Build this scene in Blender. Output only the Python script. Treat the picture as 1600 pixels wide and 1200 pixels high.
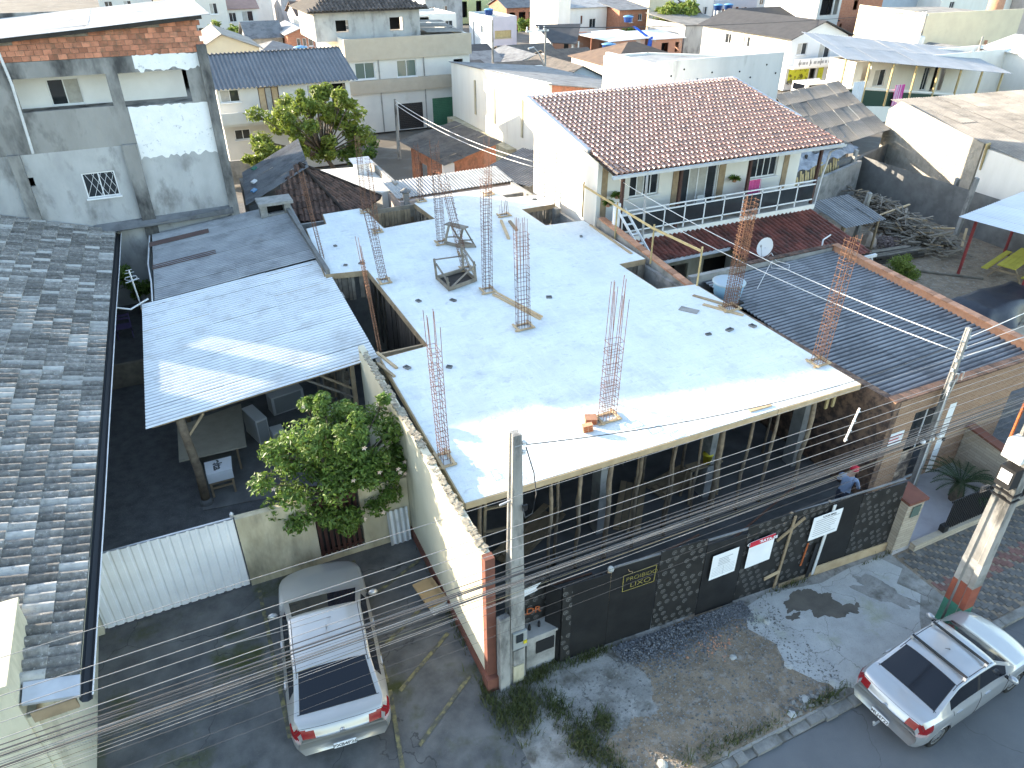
import bpy, math, random
import numpy as np
from mathutils import Vector, Matrix
random.seed(7)
for o in list(bpy.data.objects): bpy.data.objects.remove(o)
S = bpy.context.scene
C = S.collection
# ---------------------------------------------------------------- camera
cam = bpy.data.cameras.new('camera'); camo = bpy.data.objects.new('camera', cam); C.objects.link(camo)
cam.sensor_width = 36; cam.lens = 36*1140/1600
cam.clip_start = 0.2; cam.clip_end = 2000
camo.location = (0, 0, 14)
camo.rotation_euler = (math.radians(90-31.9), 0, math.radians(-25.2))
S.camera = camo
S.render.resolution_x = 1024; S.render.resolution_y = 768
# ---------------------------------------------------------------- light
SUN_EL = 14.2; SUN_H = Vector((-0.668, 0.744))       # horizontal direction towards the sun
az = math.atan2(SUN_H.x, SUN_H.y)
w = bpy.data.worlds.new('World'); S.world = w; w.use_nodes = True
nt = w.node_tree; nt.nodes.clear()
sky = nt.nodes.new('ShaderNodeTexSky'); sky.sky_type = 'NISHITA'; sky.sun_disc = False
sky.sun_elevation = math.radians(SUN_EL); sky.sun_rotation = az
sky.altitude = 50; sky.air_density = 1.0; sky.dust_density = 0.8; sky.ozone_density = 0.35
bg = nt.nodes.new('ShaderNodeBackground'); bg.inputs['Strength'].default_value = 0.15
wo = nt.nodes.new('ShaderNodeOutputWorld')
nt.links.new(sky.outputs[0], bg.inputs[0]); nt.links.new(bg.outputs[0], wo.inputs[0])
sl = bpy.data.lights.new('sun', 'SUN'); slo = bpy.data.objects.new('sun', sl); C.objects.link(slo)
sl.energy = 3.9; sl.angle = math.radians(0.55); sl.color = (1.0, 0.86, 0.68)
d = Vector((-SUN_H.x, -SUN_H.y, -math.tan(math.radians(SUN_EL))))
slo.rotation_euler = d.to_track_quat('-Z', 'Y').to_euler(); slo.location = (-30, 40, 40)
S.view_settings.view_transform = 'Standard'; S.view_settings.look = 'None'
S.view_settings.exposure = 2.33; S.view_settings.gamma = 1.0
S.view_settings.use_curve_mapping = False
cy_ = S.cycles; cy_.use_adaptive_sampling = True; cy_.adaptive_threshold = .02; cy_.use_denoising = True
cy_.max_bounces = 6; cy_.diffuse_bounces = 3; cy_.glossy_bounces = 3; cy_.transmission_bounces = 2; cy_.volume_bounces = 0; cy_.transparent_max_bounces = 4
cy_.caustics_reflective = False; cy_.caustics_refractive = False
# ---------------------------------------------------------------- helpers
def V(*a): return Vector(a)
class MB:
    def __init__(s): s.v = []; s.f = []
    def add(s, vs, fs):
        n = len(s.v); s.v += [tuple(p) for p in vs]; s.f += [tuple(i+n for i in f) for f in fs]; return s
    def box(s, x0, y0, z0, x1, y1, z1):
        return s.add([(x0,y0,z0),(x1,y0,z0),(x1,y1,z0),(x0,y1,z0),(x0,y0,z1),(x1,y0,z1),(x1,y1,z1),(x0,y1,z1)],
                     [(3,2,1,0),(4,5,6,7),(0,1,5,4),(1,2,6,5),(2,3,7,6),(3,0,4,7)])
    def obox(s, c, ex, ey, ez):                      # centre and three half-extent vectors
        c, ex, ey, ez = Vector(c), Vector(ex), Vector(ey), Vector(ez)
        return s.add([c-ex-ey-ez, c+ex-ey-ez, c+ex+ey-ez, c-ex+ey-ez, c-ex-ey+ez, c+ex-ey+ez, c+ex+ey+ez, c-ex+ey+ez],
                     [(3,2,1,0),(4,5,6,7),(0,1,5,4),(1,2,6,5),(2,3,7,6),(3,0,4,7)])
    def bar(s, p, q, w, h, up=(0,0,1)):              # rectangular bar from p to q
        p, q = Vector(p), Vector(q); dd = q-p; l = dd.length
        if l < 1e-6: return s
        dd /= l; u = Vector(up)
        if abs(dd.dot(u)) > .95: u = Vector((0,1,0)) if abs(dd.y) < .9 else Vector((1,0,0))
        a = dd.cross(u).normalized(); b = a.cross(dd)
        return s.obox((p+q)/2, dd*l/2, a*w/2, b*h/2)
    def tube(s, pts, r, n=6, caps=True):
        pts = [Vector(p) for p in pts]; m = len(pts)
        rs = r if isinstance(r, (list, tuple)) else [r]*m
        vs = []; fs = []
        for i, p in enumerate(pts):
            dd = (pts[min(i+1, m-1)]-pts[max(i-1, 0)]).normalized()
            u = Vector((0,0,1)) if abs(dd.z) < .9 else Vector((1,0,0))
            a = dd.cross(u).normalized(); b = a.cross(dd)
            for k in range(n):
                t = 2*math.pi*k/n; vs.append(p+a*math.cos(t)*rs[i]+b*math.sin(t)*rs[i])
        for i in range(m-1):
            for k in range(n):
                fs.append((i*n+k, i*n+(k+1) % n, (i+1)*n+(k+1) % n, (i+1)*n+k))
        if caps: fs.append(tuple(range(n-1, -1, -1))); fs.append(tuple((m-1)*n+k for k in range(n)))
        return s.add(vs, fs)
    def prism(s, poly, z0, z1):                      # plan polygon, counter-clockwise
        n = len(poly); z0s = z0 if isinstance(z0, (list, tuple)) else [z0]*n; z1s = z1 if isinstance(z1, (list, tuple)) else [z1]*n
        vs = [(p[0], p[1], z0s[i]) for i, p in enumerate(poly)]+[(p[0], p[1], z1s[i]) for i, p in enumerate(poly)]
        fs = [tuple(range(n-1, -1, -1)), tuple(range(n, 2*n))]+[(i, (i+1) % n, n+(i+1) % n, n+i) for i in range(n)]
        return s.add(vs, fs)
    def slab(s, pts, t):                             # planar polygon thickened downwards by t
        n = len(pts); vs = [Vector(p) for p in pts]+[Vector(p)-Vector((0,0,t)) for p in pts]
        return s.add(vs, [tuple(range(n)), tuple(range(2*n-1, n-1, -1))]+[(i, n+i, n+(i+1) % n, (i+1) % n) for i in range(n)])
    def face(s, *pts): return s.add(pts, [tuple(range(len(pts)))])
    def lathe(s, c, prof, n=16, cap=True):           # profile of (radius, z)
        c = Vector(c); vs = []; fs = []; m = len(prof)
        for r, z in prof:
            for k in range(n):
                t = 2*math.pi*k/n; vs.append(c+Vector((r*math.cos(t), r*math.sin(t), z)))
        for i in range(m-1):
            for k in range(n): fs.append((i*n+k, i*n+(k+1) % n, (i+1)*n+(k+1) % n, (i+1)*n+k))
        if cap: fs.append(tuple(range(n-1, -1, -1))); fs.append(tuple((m-1)*n+k for k in range(n)))
        return s.add(vs, fs)
    def disc(s, c, r, nrm, n=16, t=.01):
        nrm = Vector(nrm).normalized(); c = Vector(c); return s.tube([c-nrm*t/2, c+nrm*t/2], r, n)
    def mesh(s, name, off=(0,0,0)):
        me = bpy.data.meshes.new(name); off = Vector(off)
        me.from_pydata([Vector(p)-off for p in s.v], [], s.f); me.update(); return me
    def centre(s):
        a = np.array(s.v); lo = a.min(0); hi = a.max(0); return Vector(((lo[0]+hi[0])/2, (lo[1]+hi[1])/2, lo[2]))
    def build(s, name, m, parent=None, smooth=False, off=None):
        c = s.centre() if off is None else Vector(off)
        return link(name, s.mesh(name, c), m, parent, c, smooth)
WL = {}                                               # world location of every object made here (no rotations on parents)
def link(name, me, m, parent=None, loc=(0,0,0), smooth=False):
    o = bpy.data.objects.new(name, me); C.objects.link(o)
    if me is not None and m is not None and not me.materials: me.materials.append(m)
    if smooth and me is not None: me.polygons.foreach_set('use_smooth', [True]*len(me.polygons))
    loc = Vector(loc); WL[o] = loc
    if parent is not None: o.parent = parent; o.location = loc-WL[parent]
    else: o.location = loc
    return o
def tag(o, label, cat, group=None):
    o['label'] = label; o['category'] = cat
    if group: o['group'] = group
    return o
def thing(name, label, cat, loc=(0,0,0), group=None):
    o = bpy.data.objects.new(name, None); C.objects.link(o); o.empty_display_size = .2
    o.location = loc; WL[o] = Vector(loc); return tag(o, label, cat, group)
def kind(o, k): o['kind'] = k; return o
def struct(o): return kind(o, 'structure')
def piece(name, me, parent, M, m=None):              # shared-mesh part placed by a world matrix
    o = bpy.data.objects.new(name, me); C.objects.link(o); o.parent = parent
    M = M.copy(); M.translation -= WL[parent]; o.matrix_basis = M; WL[o] = M.translation+WL[parent]
    return o
def copytree(o, delta, parent=None):                 # copy a thing with its parts and sub-parts, moved by delta
    c = o.copy(); C.objects.link(c); c.parent = parent
    if parent is None: c.location = o.location+Vector(delta)
    for ch in o.children: copytree(ch, delta, c)
    return c
def text(body, m, parent, o, u, up, size, name='lettering', align='LEFT', bold=0.0, ex=.0015, sx=1):
    cu = bpy.data.curves.new(name, 'FONT'); cu.body = body; cu.size = size; cu.align_x = align; cu.offset = bold; cu.extrude = ex
    t = bpy.data.objects.new(name, cu); C.objects.link(t)
    me = bpy.data.meshes.new_from_object(t); bpy.data.objects.remove(t)
    u = Vector(u).normalized(); up = Vector(up).normalized(); n = u.cross(up)
    M = Matrix((u*sx, up, n)).transposed().to_4x4(); M.translation = Vector(o)
    me.materials.clear(); me.materials.append(m)
    return piece(name, me, parent, M)
# ---------------------------------------------------------------- materials
MATS = {}
def mat(name, c1, c2=None, scale=2.0, lo=.35, hi=.65, rough=.85, bump=0., bscale=30., metal=0., spec=.3, rnd=0., c3=None, s3=.7, lo3=.5, hi3=.7,
        coord='P', stretch=None, emit=None, alpha=1, trans=0, isl=False, groove=None, coat=0, coatr=.05, crack=None, speck=None):
    m = bpy.data.materials.new(name); m.use_nodes = True; t = m.node_tree; N = t.nodes; L = t.links
    b = N['Principled BSDF']; b.inputs['Roughness'].default_value = rough; b.inputs['Metallic'].default_value = metal
    b.inputs['Specular IOR Level'].default_value = spec; b.inputs['Coat Weight'].default_value = coat; b.inputs['Coat Roughness'].default_value = coatr
    c1 = tuple(c1)+(1,)
    if coord == 'P': src = N.new('ShaderNodeNewGeometry').outputs['Position']
    else: src = N.new('ShaderNodeTexCoord').outputs['Object']
    if stretch:
        mp = N.new('ShaderNodeMapping'); mp.inputs['Scale'].default_value = stretch; L.new(src, mp.inputs[0]); src = mp.outputs[0]
    if rnd or isl:
        oi = N.new('ShaderNodeObjectInfo'); rv = oi.outputs['Random']
        if isl:
            g = N.new('ShaderNodeNewGeometry'); ad = N.new('ShaderNodeMath'); ad.operation = 'ADD'
            L.new(rv, ad.inputs[0]); L.new(g.outputs['Random Per Island'], ad.inputs[1])
            fr = N.new('ShaderNodeMath'); fr.operation = 'FRACT'; L.new(ad.outputs[0], fr.inputs[0]); rv = fr.outputs[0]
    if coord == 'O' and (rnd or isl):
        ml = N.new('ShaderNodeVectorMath'); ml.operation = 'SCALE'; ml.inputs[0].default_value = (37, 19, 53); L.new(rv, ml.inputs['Scale'])
        av = N.new('ShaderNodeVectorMath'); av.operation = 'ADD'; L.new(src, av.inputs[0]); L.new(ml.outputs[0], av.inputs[1]); src = av.outputs[0]
    def noise(sc, det=6, ro=.6):
        n = N.new('ShaderNodeTexNoise'); n.inputs['Scale'].default_value = sc; n.inputs['Detail'].default_value = det
        n.inputs['Roughness'].default_value = ro; L.new(src, n.inputs['Vector']); return n.outputs['Fac']
    def ramp(f, a, z):
        r = N.new('ShaderNodeMapRange'); r.inputs[1].default_value = a; r.inputs[2].default_value = z; L.new(f, r.inputs[0]); return r.outputs[0]
    def ramp2(f, a, z, k):
        r = N.new('ShaderNodeMapRange'); r.inputs[1].default_value = a; r.inputs[2].default_value = z; r.inputs[4].default_value = k; L.new(f, r.inputs[0]); return r.outputs[0]
    def mix(f, a, z):
        x = N.new('ShaderNodeMix'); x.data_type = 'RGBA'; L.new(f, x.inputs[0])
        for s_, v in ((x.inputs[6], a), (x.inputs[7], z)):
            if isinstance(v, tuple): s_.default_value = v
            else: L.new(v, s_)
        return x.outputs[2]
    col = c1
    if c2 is not None: col = mix(ramp(noise(scale), lo, hi), c1, tuple(c2)+(1,))
    if c3 is not None: col = mix(ramp(noise(s3, 5, .65), lo3, hi3), col, tuple(c3)+(1,))
    if speck:                                          # fine grit: (scale, threshold, strength, colour)
        col = mix(ramp2(noise(speck[0], 2, .5), speck[1], speck[1]+.06, speck[2]), col, tuple(speck[3])+(1,))
    if crack:                                          # wandering cracks: (scale, width, colour)
        nv = N.new('ShaderNodeTexNoise'); nv.inputs['Scale'].default_value = crack[0]*2.5; nv.inputs['Detail'].default_value = 5; L.new(src, nv.inputs['Vector'])
        sv = N.new('ShaderNodeVectorMath'); sv.operation = 'SCALE'; sv.inputs['Scale'].default_value = .55/crack[0]; L.new(nv.outputs['Color'], sv.inputs[0])
        ax_ = N.new('ShaderNodeVectorMath'); L.new(src, ax_.inputs[0]); L.new(sv.outputs[0], ax_.inputs[1])
        vr = N.new('ShaderNodeTexVoronoi'); vr.feature = 'DISTANCE_TO_EDGE'; vr.inputs['Scale'].default_value = crack[0]; L.new(ax_.outputs[0], vr.inputs['Vector'])
        col = mix(ramp2(vr.outputs['Distance'], crack[1], crack[1]*.3, .8), col, tuple(crack[2])+(1,))
    if groove:                                         # valley shade put into the colour of corrugated sheets and tiles
        gg = N.new('ShaderNodeNewGeometry'); col = mix(ramp(gg.outputs['Pointiness'], groove[3] if len(groove) > 3 else .505, (groove[3] if len(groove) > 3 else .505)-.035), col, tuple(groove[:3])+(1,))
    if rnd:
        hs = N.new('ShaderNodeHueSaturation')
        mr = N.new('ShaderNodeMapRange'); mr.inputs[3].default_value = 1-rnd; mr.inputs[4].default_value = 1+rnd; L.new(rv, mr.inputs[0])
        L.new(mr.outputs[0], hs.inputs['Value'])
        if isinstance(col, tuple): hs.inputs['Color'].default_value = col
        else: L.new(col, hs.inputs['Color'])
        col = hs.outputs[0]
    if isinstance(col, tuple): b.inputs['Base Color'].default_value = col
    else: L.new(col, b.inputs['Base Color'])
    if bump:
        bp = N.new('ShaderNodeBump'); bp.inputs['Strength'].default_value = min(1, bump); bp.inputs['Distance'].default_value = .02*max(1, bump)
        L.new(noise(bscale, 4, .65), bp.inputs['Height']); L.new(bp.outputs[0], b.inputs['Normal'])
    if emit: b.inputs['Emission Color'].default_value = tuple(emit)+(1,); b.inputs['Emission Strength'].default_value = 1
    if trans: b.inputs['Transmission Weight'].default_value = trans
    if alpha < 1: b.inputs['Alpha'].default_value = alpha
    MATS[name] = m; return m
def slabmat():                                        # floated concrete: cloudy tone, trowel sweeps, damp smudges, pinholes and grit
    m = mat('concrete_slab', (.68,.72,.715), (.59,.625,.625), .8, .35, .65, .9, 1.8, 4.5, c3=(.48,.515,.52), s3=.7, lo3=.56, hi3=.75)
    t = m.node_tree; N = t.nodes; L = t.links; b = N['Principled BSDF']; col = b.inputs['Base Color'].links[0].from_socket
    P = N.new('ShaderNodeNewGeometry').outputs['Position']
    for sc, st, rot, a, z, k, c in ((1.6,(1,7,1),.5,.50,.72,.4,(.47,.495,.50,1)),(1.3,(6,1,1),-.3,.50,.70,.45,(.76,.78,.77,1)),(26,(1,1,1),0,.60,.68,.6,(.26,.27,.27,1)),(3.2,(1,1.8,1),.9,.58,.70,.5,(.34,.36,.37,1))):
        mp = N.new('ShaderNodeMapping'); mp.inputs['Scale'].default_value = st; mp.inputs['Rotation'].default_value = (0,0,rot); L.new(P, mp.inputs[0])
        n = N.new('ShaderNodeTexNoise'); n.inputs['Scale'].default_value = sc; n.inputs['Detail'].default_value = 7; n.inputs['Roughness'].default_value = .68; n.inputs['Distortion'].default_value = .6; L.new(mp.outputs[0], n.inputs['Vector'])
        r = N.new('ShaderNodeMapRange'); r.inputs[1].default_value = a; r.inputs[2].default_value = z; r.inputs[4].default_value = k; L.new(n.outputs[0], r.inputs[0])
        x = N.new('ShaderNodeMix'); x.data_type = 'RGBA'; L.new(r.outputs[0], x.inputs[0]); L.new(col, x.inputs[6]); x.inputs[7].default_value = c; col = x.outputs[2]
    L.new(col, b.inputs['Base Color'])
slabmat()
mat('concrete', (.34,.33,.31), (.24,.235,.22), 2, c3=(.14,.14,.13), s3=1.2, bump=.4)
mat('concrete_dark', (.19,.19,.185), (.12,.12,.117), 1.5, bump=.5)
mat('pole_concrete', (.34,.33,.31), (.22,.215,.20), 2.5, c3=(.075,.075,.072), s3=2.2, lo3=.47, hi3=.66, bump=.5, bscale=60, stretch=(1,1,.35))
mat('cream_wall', (.60,.56,.43), (.52,.48,.36), 1.2, c3=(.24,.23,.16), s3=.9, lo3=.55, hi3=.78, bump=.2, stretch=(1,1,.4))
mat('cream_dirty', (.52,.47,.34), (.36,.32,.22), 1.6, c3=(.15,.14,.10), s3=1.1, lo3=.5, hi3=.75, bump=.3, stretch=(1,1,.35))
mat('rubble_top', (.40,.36,.27), (.17,.15,.12), 9, bump=1.5, bscale=12)
mat('asphalt', (.15,.148,.142), (.08,.081,.08), 1.6, c3=(.062,.068,.022), s3=.55, lo3=.53, hi3=.66, bump=.6, bscale=70, crack=(.33,.005,(.05,.05,.048)), speck=(60,.66,.5,(.26,.26,.25)))
mat('road', (.135,.14,.145), (.105,.11,.115), .7, c3=(.135,.138,.14), s3=3, lo3=.5, hi3=.8, bump=.6, bscale=90, rough=.8, crack=(.22,.003,(.07,.07,.07)), speck=(75,.64,.4,(.24,.24,.24)))
mat('ground', (.16,.14,.115), (.11,.10,.085), .15, c3=(.20,.19,.17), s3=.5, bump=.5, bscale=8)
mat('dirt', (.29,.225,.155), (.155,.12,.085), 2.2, .3, .7, c3=(.30,.275,.24), s3=5, lo3=.52, hi3=.7, bump=2, bscale=14, speck=(45,.62,.6,(.36,.34,.31)))
mat('gravel_yard', (.135,.136,.138), (.085,.086,.088), 3, c3=(.21,.21,.21), s3=30, lo3=.55, hi3=.7, bump=1.2, bscale=40)
mat('pavement_old', (.34,.33,.305), (.20,.193,.177), 1.4, c3=(.10,.092,.075), s3=1.3, lo3=.48, hi3=.64, bump=1.2, bscale=18, crack=(.55,.007,(.08,.075,.06)), speck=(40,.62,.5,(.12,.11,.10)))
mat('forecourt_tiles', (.40,.385,.395), (.35,.335,.345), 2.5, rough=.6, c3=(.28,.27,.265), s3=1.5, lo3=.56, hi3=.8); mat('pale_concrete', (.44,.44,.42), (.33,.33,.315), 1.9, .3, .7, c3=(.29,.30,.20), s3=.9, lo3=.56, hi3=.78, bump=1.4, bscale=11, crack=(.6,.006,(.18,.18,.165)), speck=(50,.62,.5,(.2,.2,.19)))
mat('mud', (.13,.115,.095), (.08,.072,.06), 2, bump=.8, rough=.6)
mat('moss', (.045,.055,.018), (.06,.06,.035), 5, bump=1.2, bscale=40)
mat('yellow_paint', (.25,.22,.10), (.09,.088,.07), 6, .36, .56)
mat('kerb', (.25,.245,.23), (.15,.147,.138), 3, c3=(.10,.09,.07), s3=2, bump=1.2)
mat('wood', (.33,.25,.16), (.22,.165,.105), 3, coord='O', rnd=.25, stretch=(1,1,1), bump=.3)
mat('wood_fresh', (.50,.38,.24), (.40,.29,.17), 3, coord='O', rnd=.15, bump=.2)
mat('wood_yellow', (.46,.36,.19), (.38,.29,.14), 3, coord='O', rnd=.1)
mat('wood_grey', (.24,.21,.17), (.15,.13,.105), 3, coord='O', rnd=.3, bump=.3)
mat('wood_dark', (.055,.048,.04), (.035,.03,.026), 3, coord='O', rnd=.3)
mat('log', (.26,.20,.135), (.14,.105,.075), 5, coord='O', rnd=.3, bump=.8, bscale=25)
mat('rust', (.20,.10,.055), (.115,.06,.04), 14, coord='O', rnd=.25, rough=.8)
mat('rust_dark', (.19,.095,.06), (.095,.055,.045), 14, coord='O', rnd=.25, rough=.75)
mat('brick_orange', (.46,.25,.155), (.38,.19,.115), 6, coord='O', rnd=.25, bump=.3)
mat('brick_paint', (.18,.072,.05), (.145,.06,.042), 4, bump=.3)
mat('mortar', (.30,.27,.235), (.2,.18,.16), 5, bump=.5)
mat('plywood_black', (.013,.013,.014), (.021,.021,.021), 2.5, rough=.5, spec=.3, bump=.1, bscale=12, coord='O', rnd=.2)
mat('plywood_edge', (.34,.25,.15), (.26,.19,.11), 5)
mat('paper', (.78,.79,.80), (.72,.73,.74), 2)
mat('red_print', (.50,.03,.05)); mat('ink', (.10,.10,.105)); mat('ink_light', (.32,.33,.34))
mat('paint_yellow_chalk', (.27,.225,.06)); mat('paint_orange', (.45,.12,.03), (.25,.07,.03), 20)
mat('fib_grey', (.33,.335,.335), (.26,.265,.27), 1.2, groove=(.13,.13,.13), rough=.9, c3=(.15,.15,.15), s3=1.0, lo3=.5, hi3=.8, rnd=.10, bump=.15)
mat('fib_dark', (.20,.205,.21), (.14,.145,.15), 1.4, groove=(.07,.07,.075), rough=.85, c3=(.085,.085,.09), s3=1.2, rnd=.12, bump=.15)
mat('fib_beige', (.29,.268,.235), (.21,.195,.172), 1.2, groove=(.18,.165,.14), rough=.9, c3=(.15,.14,.125), s3=.8, rnd=.15, bump=.15)
mat('fib_brown', (.105,.07,.06), (.085,.055,.05), 2, rnd=.1)
mat('metal_white', (.70,.715,.72), (.63,.645,.65), .8, groove=(.36,.37,.37), rough=.5, spec=.4, c3=(.46,.45,.42), s3=1.6, lo3=.52, hi3=.80, rnd=.05)
mat('galv', (.50,.51,.52), (.40,.41,.42), 2, rough=.45, metal=.5)
mat('white_paint', (.78,.78,.77), (.72,.72,.71), 1.5)
mat('white_metal', (.75,.76,.77), (.66,.67,.68), 1.5, rough=.45)
mat('tile_grey', (.265,.255,.235), (.135,.128,.116), 9, .3, .65, groove=(.055,.053,.05,.485), rough=.85, spec=.4, c3=(.42,.41,.38), s3=14, lo3=.56, hi3=.70, coord='O', isl=True, rnd=.38, bump=1.2, bscale=45)
mat('tile_pale_rim', (.50,.49,.46), (.36,.35,.33), 12, rough=.9, c3=(.16,.155,.145), s3=9, lo3=.54, hi3=.68, coord='O', isl=True, rnd=.2)
mat('tile_pale', (.41,.40,.375), (.31,.305,.285), 6, rough=.9, c3=(.17,.17,.16), s3=8, lo3=.55, hi3=.75, coord='O', isl=True, rnd=.2, bump=.6)
mat('tile_clay', (.195,.078,.044), (.135,.055,.035), 5, rough=.45, spec=.6, coat=1, coatr=.28, groove=(.045,.026,.022,.485), c3=(.10,.05,.04), s3=4, lo3=.55, hi3=.78, coord='O', isl=True, rnd=.3, bump=.3)
mat('tile_clay_red', (.21,.068,.05), (.155,.052,.04), 3, groove=(.05,.028,.024,.485), rough=.65, c3=(.055,.035,.03), s3=1.2, lo3=.45, hi3=.7, isl=True, rnd=.25, bump=.3)
mat('tile_clay_old', (.13,.078,.058), (.085,.055,.044), 6, groove=(.03,.022,.018,.485), rough=.85, c3=(.035,.03,.026), s3=3, coord='O', isl=True, rnd=.35, bump=.5)
mat('dark_void', (.012,.012,.013), rough=.9)
mat('glass_dark', (.02,.024,.028), (.035,.04,.045), 1, rough=.06, spec=.6)
mat('glass_green', (.10,.14,.12), rough=.08, spec=.6)
mat('curtain', (.42,.41,.38), (.34,.33,.3), 6, rough=.7)
mat('gutter_dark', (.035,.038,.042), rough=.5); mat('gutter_white', (.62,.63,.63), (.5,.5,.5), 3, rough=.5)
mat('brown_paint', (.075,.035,.028), (.055,.027,.022), 4, rough=.5)
mat('black_metal', (.02,.02,.021), rough=.45); mat('black_cable', (.06,.06,.062), rough=.6); mat('grey_cable', (.22,.22,.22), rough=.7)
mat('plastic_blue', (.12,.30,.52), (.10,.25,.45), 3, rough=.5); mat('plastic_navy', (.02,.06,.22), rough=.45)
mat('plastic_yellow', (.55,.45,.03), rough=.5); mat('plastic_white', (.6,.6,.58), rough=.5); mat('plastic_grey', (.30,.31,.30), rough=.5)
mat('bark', (.13,.105,.08), (.075,.06,.048), 8, bump=1, bscale=20)
mat('paint_green', (.045,.20,.14), (.05,.15,.105), 3, bump=.3); mat('paint_redbrown', (.28,.085,.05), (.20,.06,.04), 3, bump=.3)
mat('stone_grey', (.22,.215,.20), (.13,.13,.125), 2, coord='O', isl=True, rnd=.4, bump=.6); mat('gravel_blue', (.15,.155,.165), (.10,.105,.115), 2, coord='O', isl=True, rnd=.45)
def leafmat(name, a, b_, tr=.35, sc=.8):
    m = mat(name, a, b_, sc, .35, .65, rough=.45, spec=.35, isl=True, rnd=.35)
    t = m.node_tree; N = t.nodes; b = N['Principled BSDF']; out = N['Material Output']
    tb = N.new('ShaderNodeBsdfTranslucent'); mx = N.new('ShaderNodeMixShader'); mx.inputs[0].default_value = tr
    l = b.inputs['Base Color'].links
    if l: t.links.new(l[0].from_socket, tb.inputs[0])
    t.links.new(b.outputs[0], mx.inputs[1]); t.links.new(tb.outputs[0], mx.inputs[2]); t.links.new(mx.outputs[0], out.inputs[0]); return m
leafmat('leaf', (.10,.175,.033), (.16,.235,.048), .4); leafmat('leaf_olive', (.13,.19,.033), (.20,.245,.045), .42); leafmat('leaf_dark', (.022,.045,.014), (.035,.06,.02))
leafmat('grass', (.065,.085,.025), (.10,.11,.04))
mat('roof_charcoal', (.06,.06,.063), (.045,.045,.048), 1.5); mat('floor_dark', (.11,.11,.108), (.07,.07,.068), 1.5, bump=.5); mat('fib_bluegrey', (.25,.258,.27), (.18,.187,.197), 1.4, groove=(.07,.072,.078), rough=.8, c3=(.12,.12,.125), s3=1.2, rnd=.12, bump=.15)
M_ = MATS
# ---------------------------------------------------------------- compound builders
def wavesheet(O, U, Wv, pitch, amp, res=6, shape='sin'):
    """corrugated sheet: O corner, U along the corrugation, Wv across the waves"""
    O, U, Wv = Vector(O), Vector(U), Vector(Wv); n = U.cross(Wv).normalized()
    if n.z < 0: n = -n
    L = Wv.length; wd = Wv/L; k = max(1, round(L/pitch)); N = k*res; vs = []; fs = []
    for j in range(N+1):
        ph = j/res
        if shape == 'sin': a = amp*math.sin(2*math.pi*ph)
        else:
            q = ph % 1; a = amp*(1 if q < .22 else (1-(q-.22)/.08 if q < .30 else (0 if q < .92 else (q-.92)/.08)))
        p = O+wd*(L*j/N)+n*a; vs += [p, p+U]
    for j in range(N): fs.append((2*j, 2*j+1, 2*j+3, 2*j+2))
    return MB().add(vs, fs)
def corr_roof(parent, O, U, W, m, pitch=.177, amp=.026, waves=6, nu=3, res=6, jit=.012, special=None, name='sheet'):
    """roof of single corrugated sheets: U the slope direction (full), W across (full)"""
    O, U, W = Vector(O), Vector(U), Vector(W); n = U.cross(W).normalized()
    if n.z < 0: n = -n
    cnt = max(1, round(W.length/(pitch*waves))); mm = 0
    for i in range(nu):
        for j in range(cnt):
            mt = m
            if special and (i, j) in special: mt = special[(i, j)]
            o = O+U*(i/nu)+W*(j/cnt)+n*(.008*(i % 2)+.004*(j % 2)+random.uniform(0, jit))
            u = U/nu*1.03; ww = W/cnt*1.01
            tilt = n*random.uniform(-jit, jit)
            wavesheet(o, u+tilt, ww, pitch, amp, res).build(name, mt, parent, smooth=True); mm += 1
    return mm
def tile_mesh(kind_, w, l, h):
    """single roof tile: local x across, y up the slope (length l), z normal"""
    if kind_ == 'barrel':  pr = [(0,.0),(.10,.0),(.17,.55),(.34,.92),(.5,1),(.66,.92),(.83,.55),(.90,0),(1,.0)]
    elif kind_ == 'roman': pr = [(0,.28),(.12,.04),(.26,0),(.34,.02),(.37,.42),(.42,.76),(.54,.95),(.66,1),(.80,.9),(.92,.6),(1,.30)]
    b = MB(); n = len(pr); vs = []; t = h*.42
    for y, z in ((0, t), (l, 0)):
        for x, q in pr: vs.append((x*w, y, q*h+z))
    fs = [(i, i+1, n+i+1, n+i) for i in range(n-1)]
    for x, q in pr: vs.append((x*w, 0, q*h*.80))
    for x, q in pr: vs.append((x*w, 0, q*h+t))         # the lip keeps its own vertices so the edge stays crisp
    fs += [(2*n+i, 2*n+i+1, 3*n+i+1, 3*n+i) for i in range(n-1)]
    return b.add(vs, fs)
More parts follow.
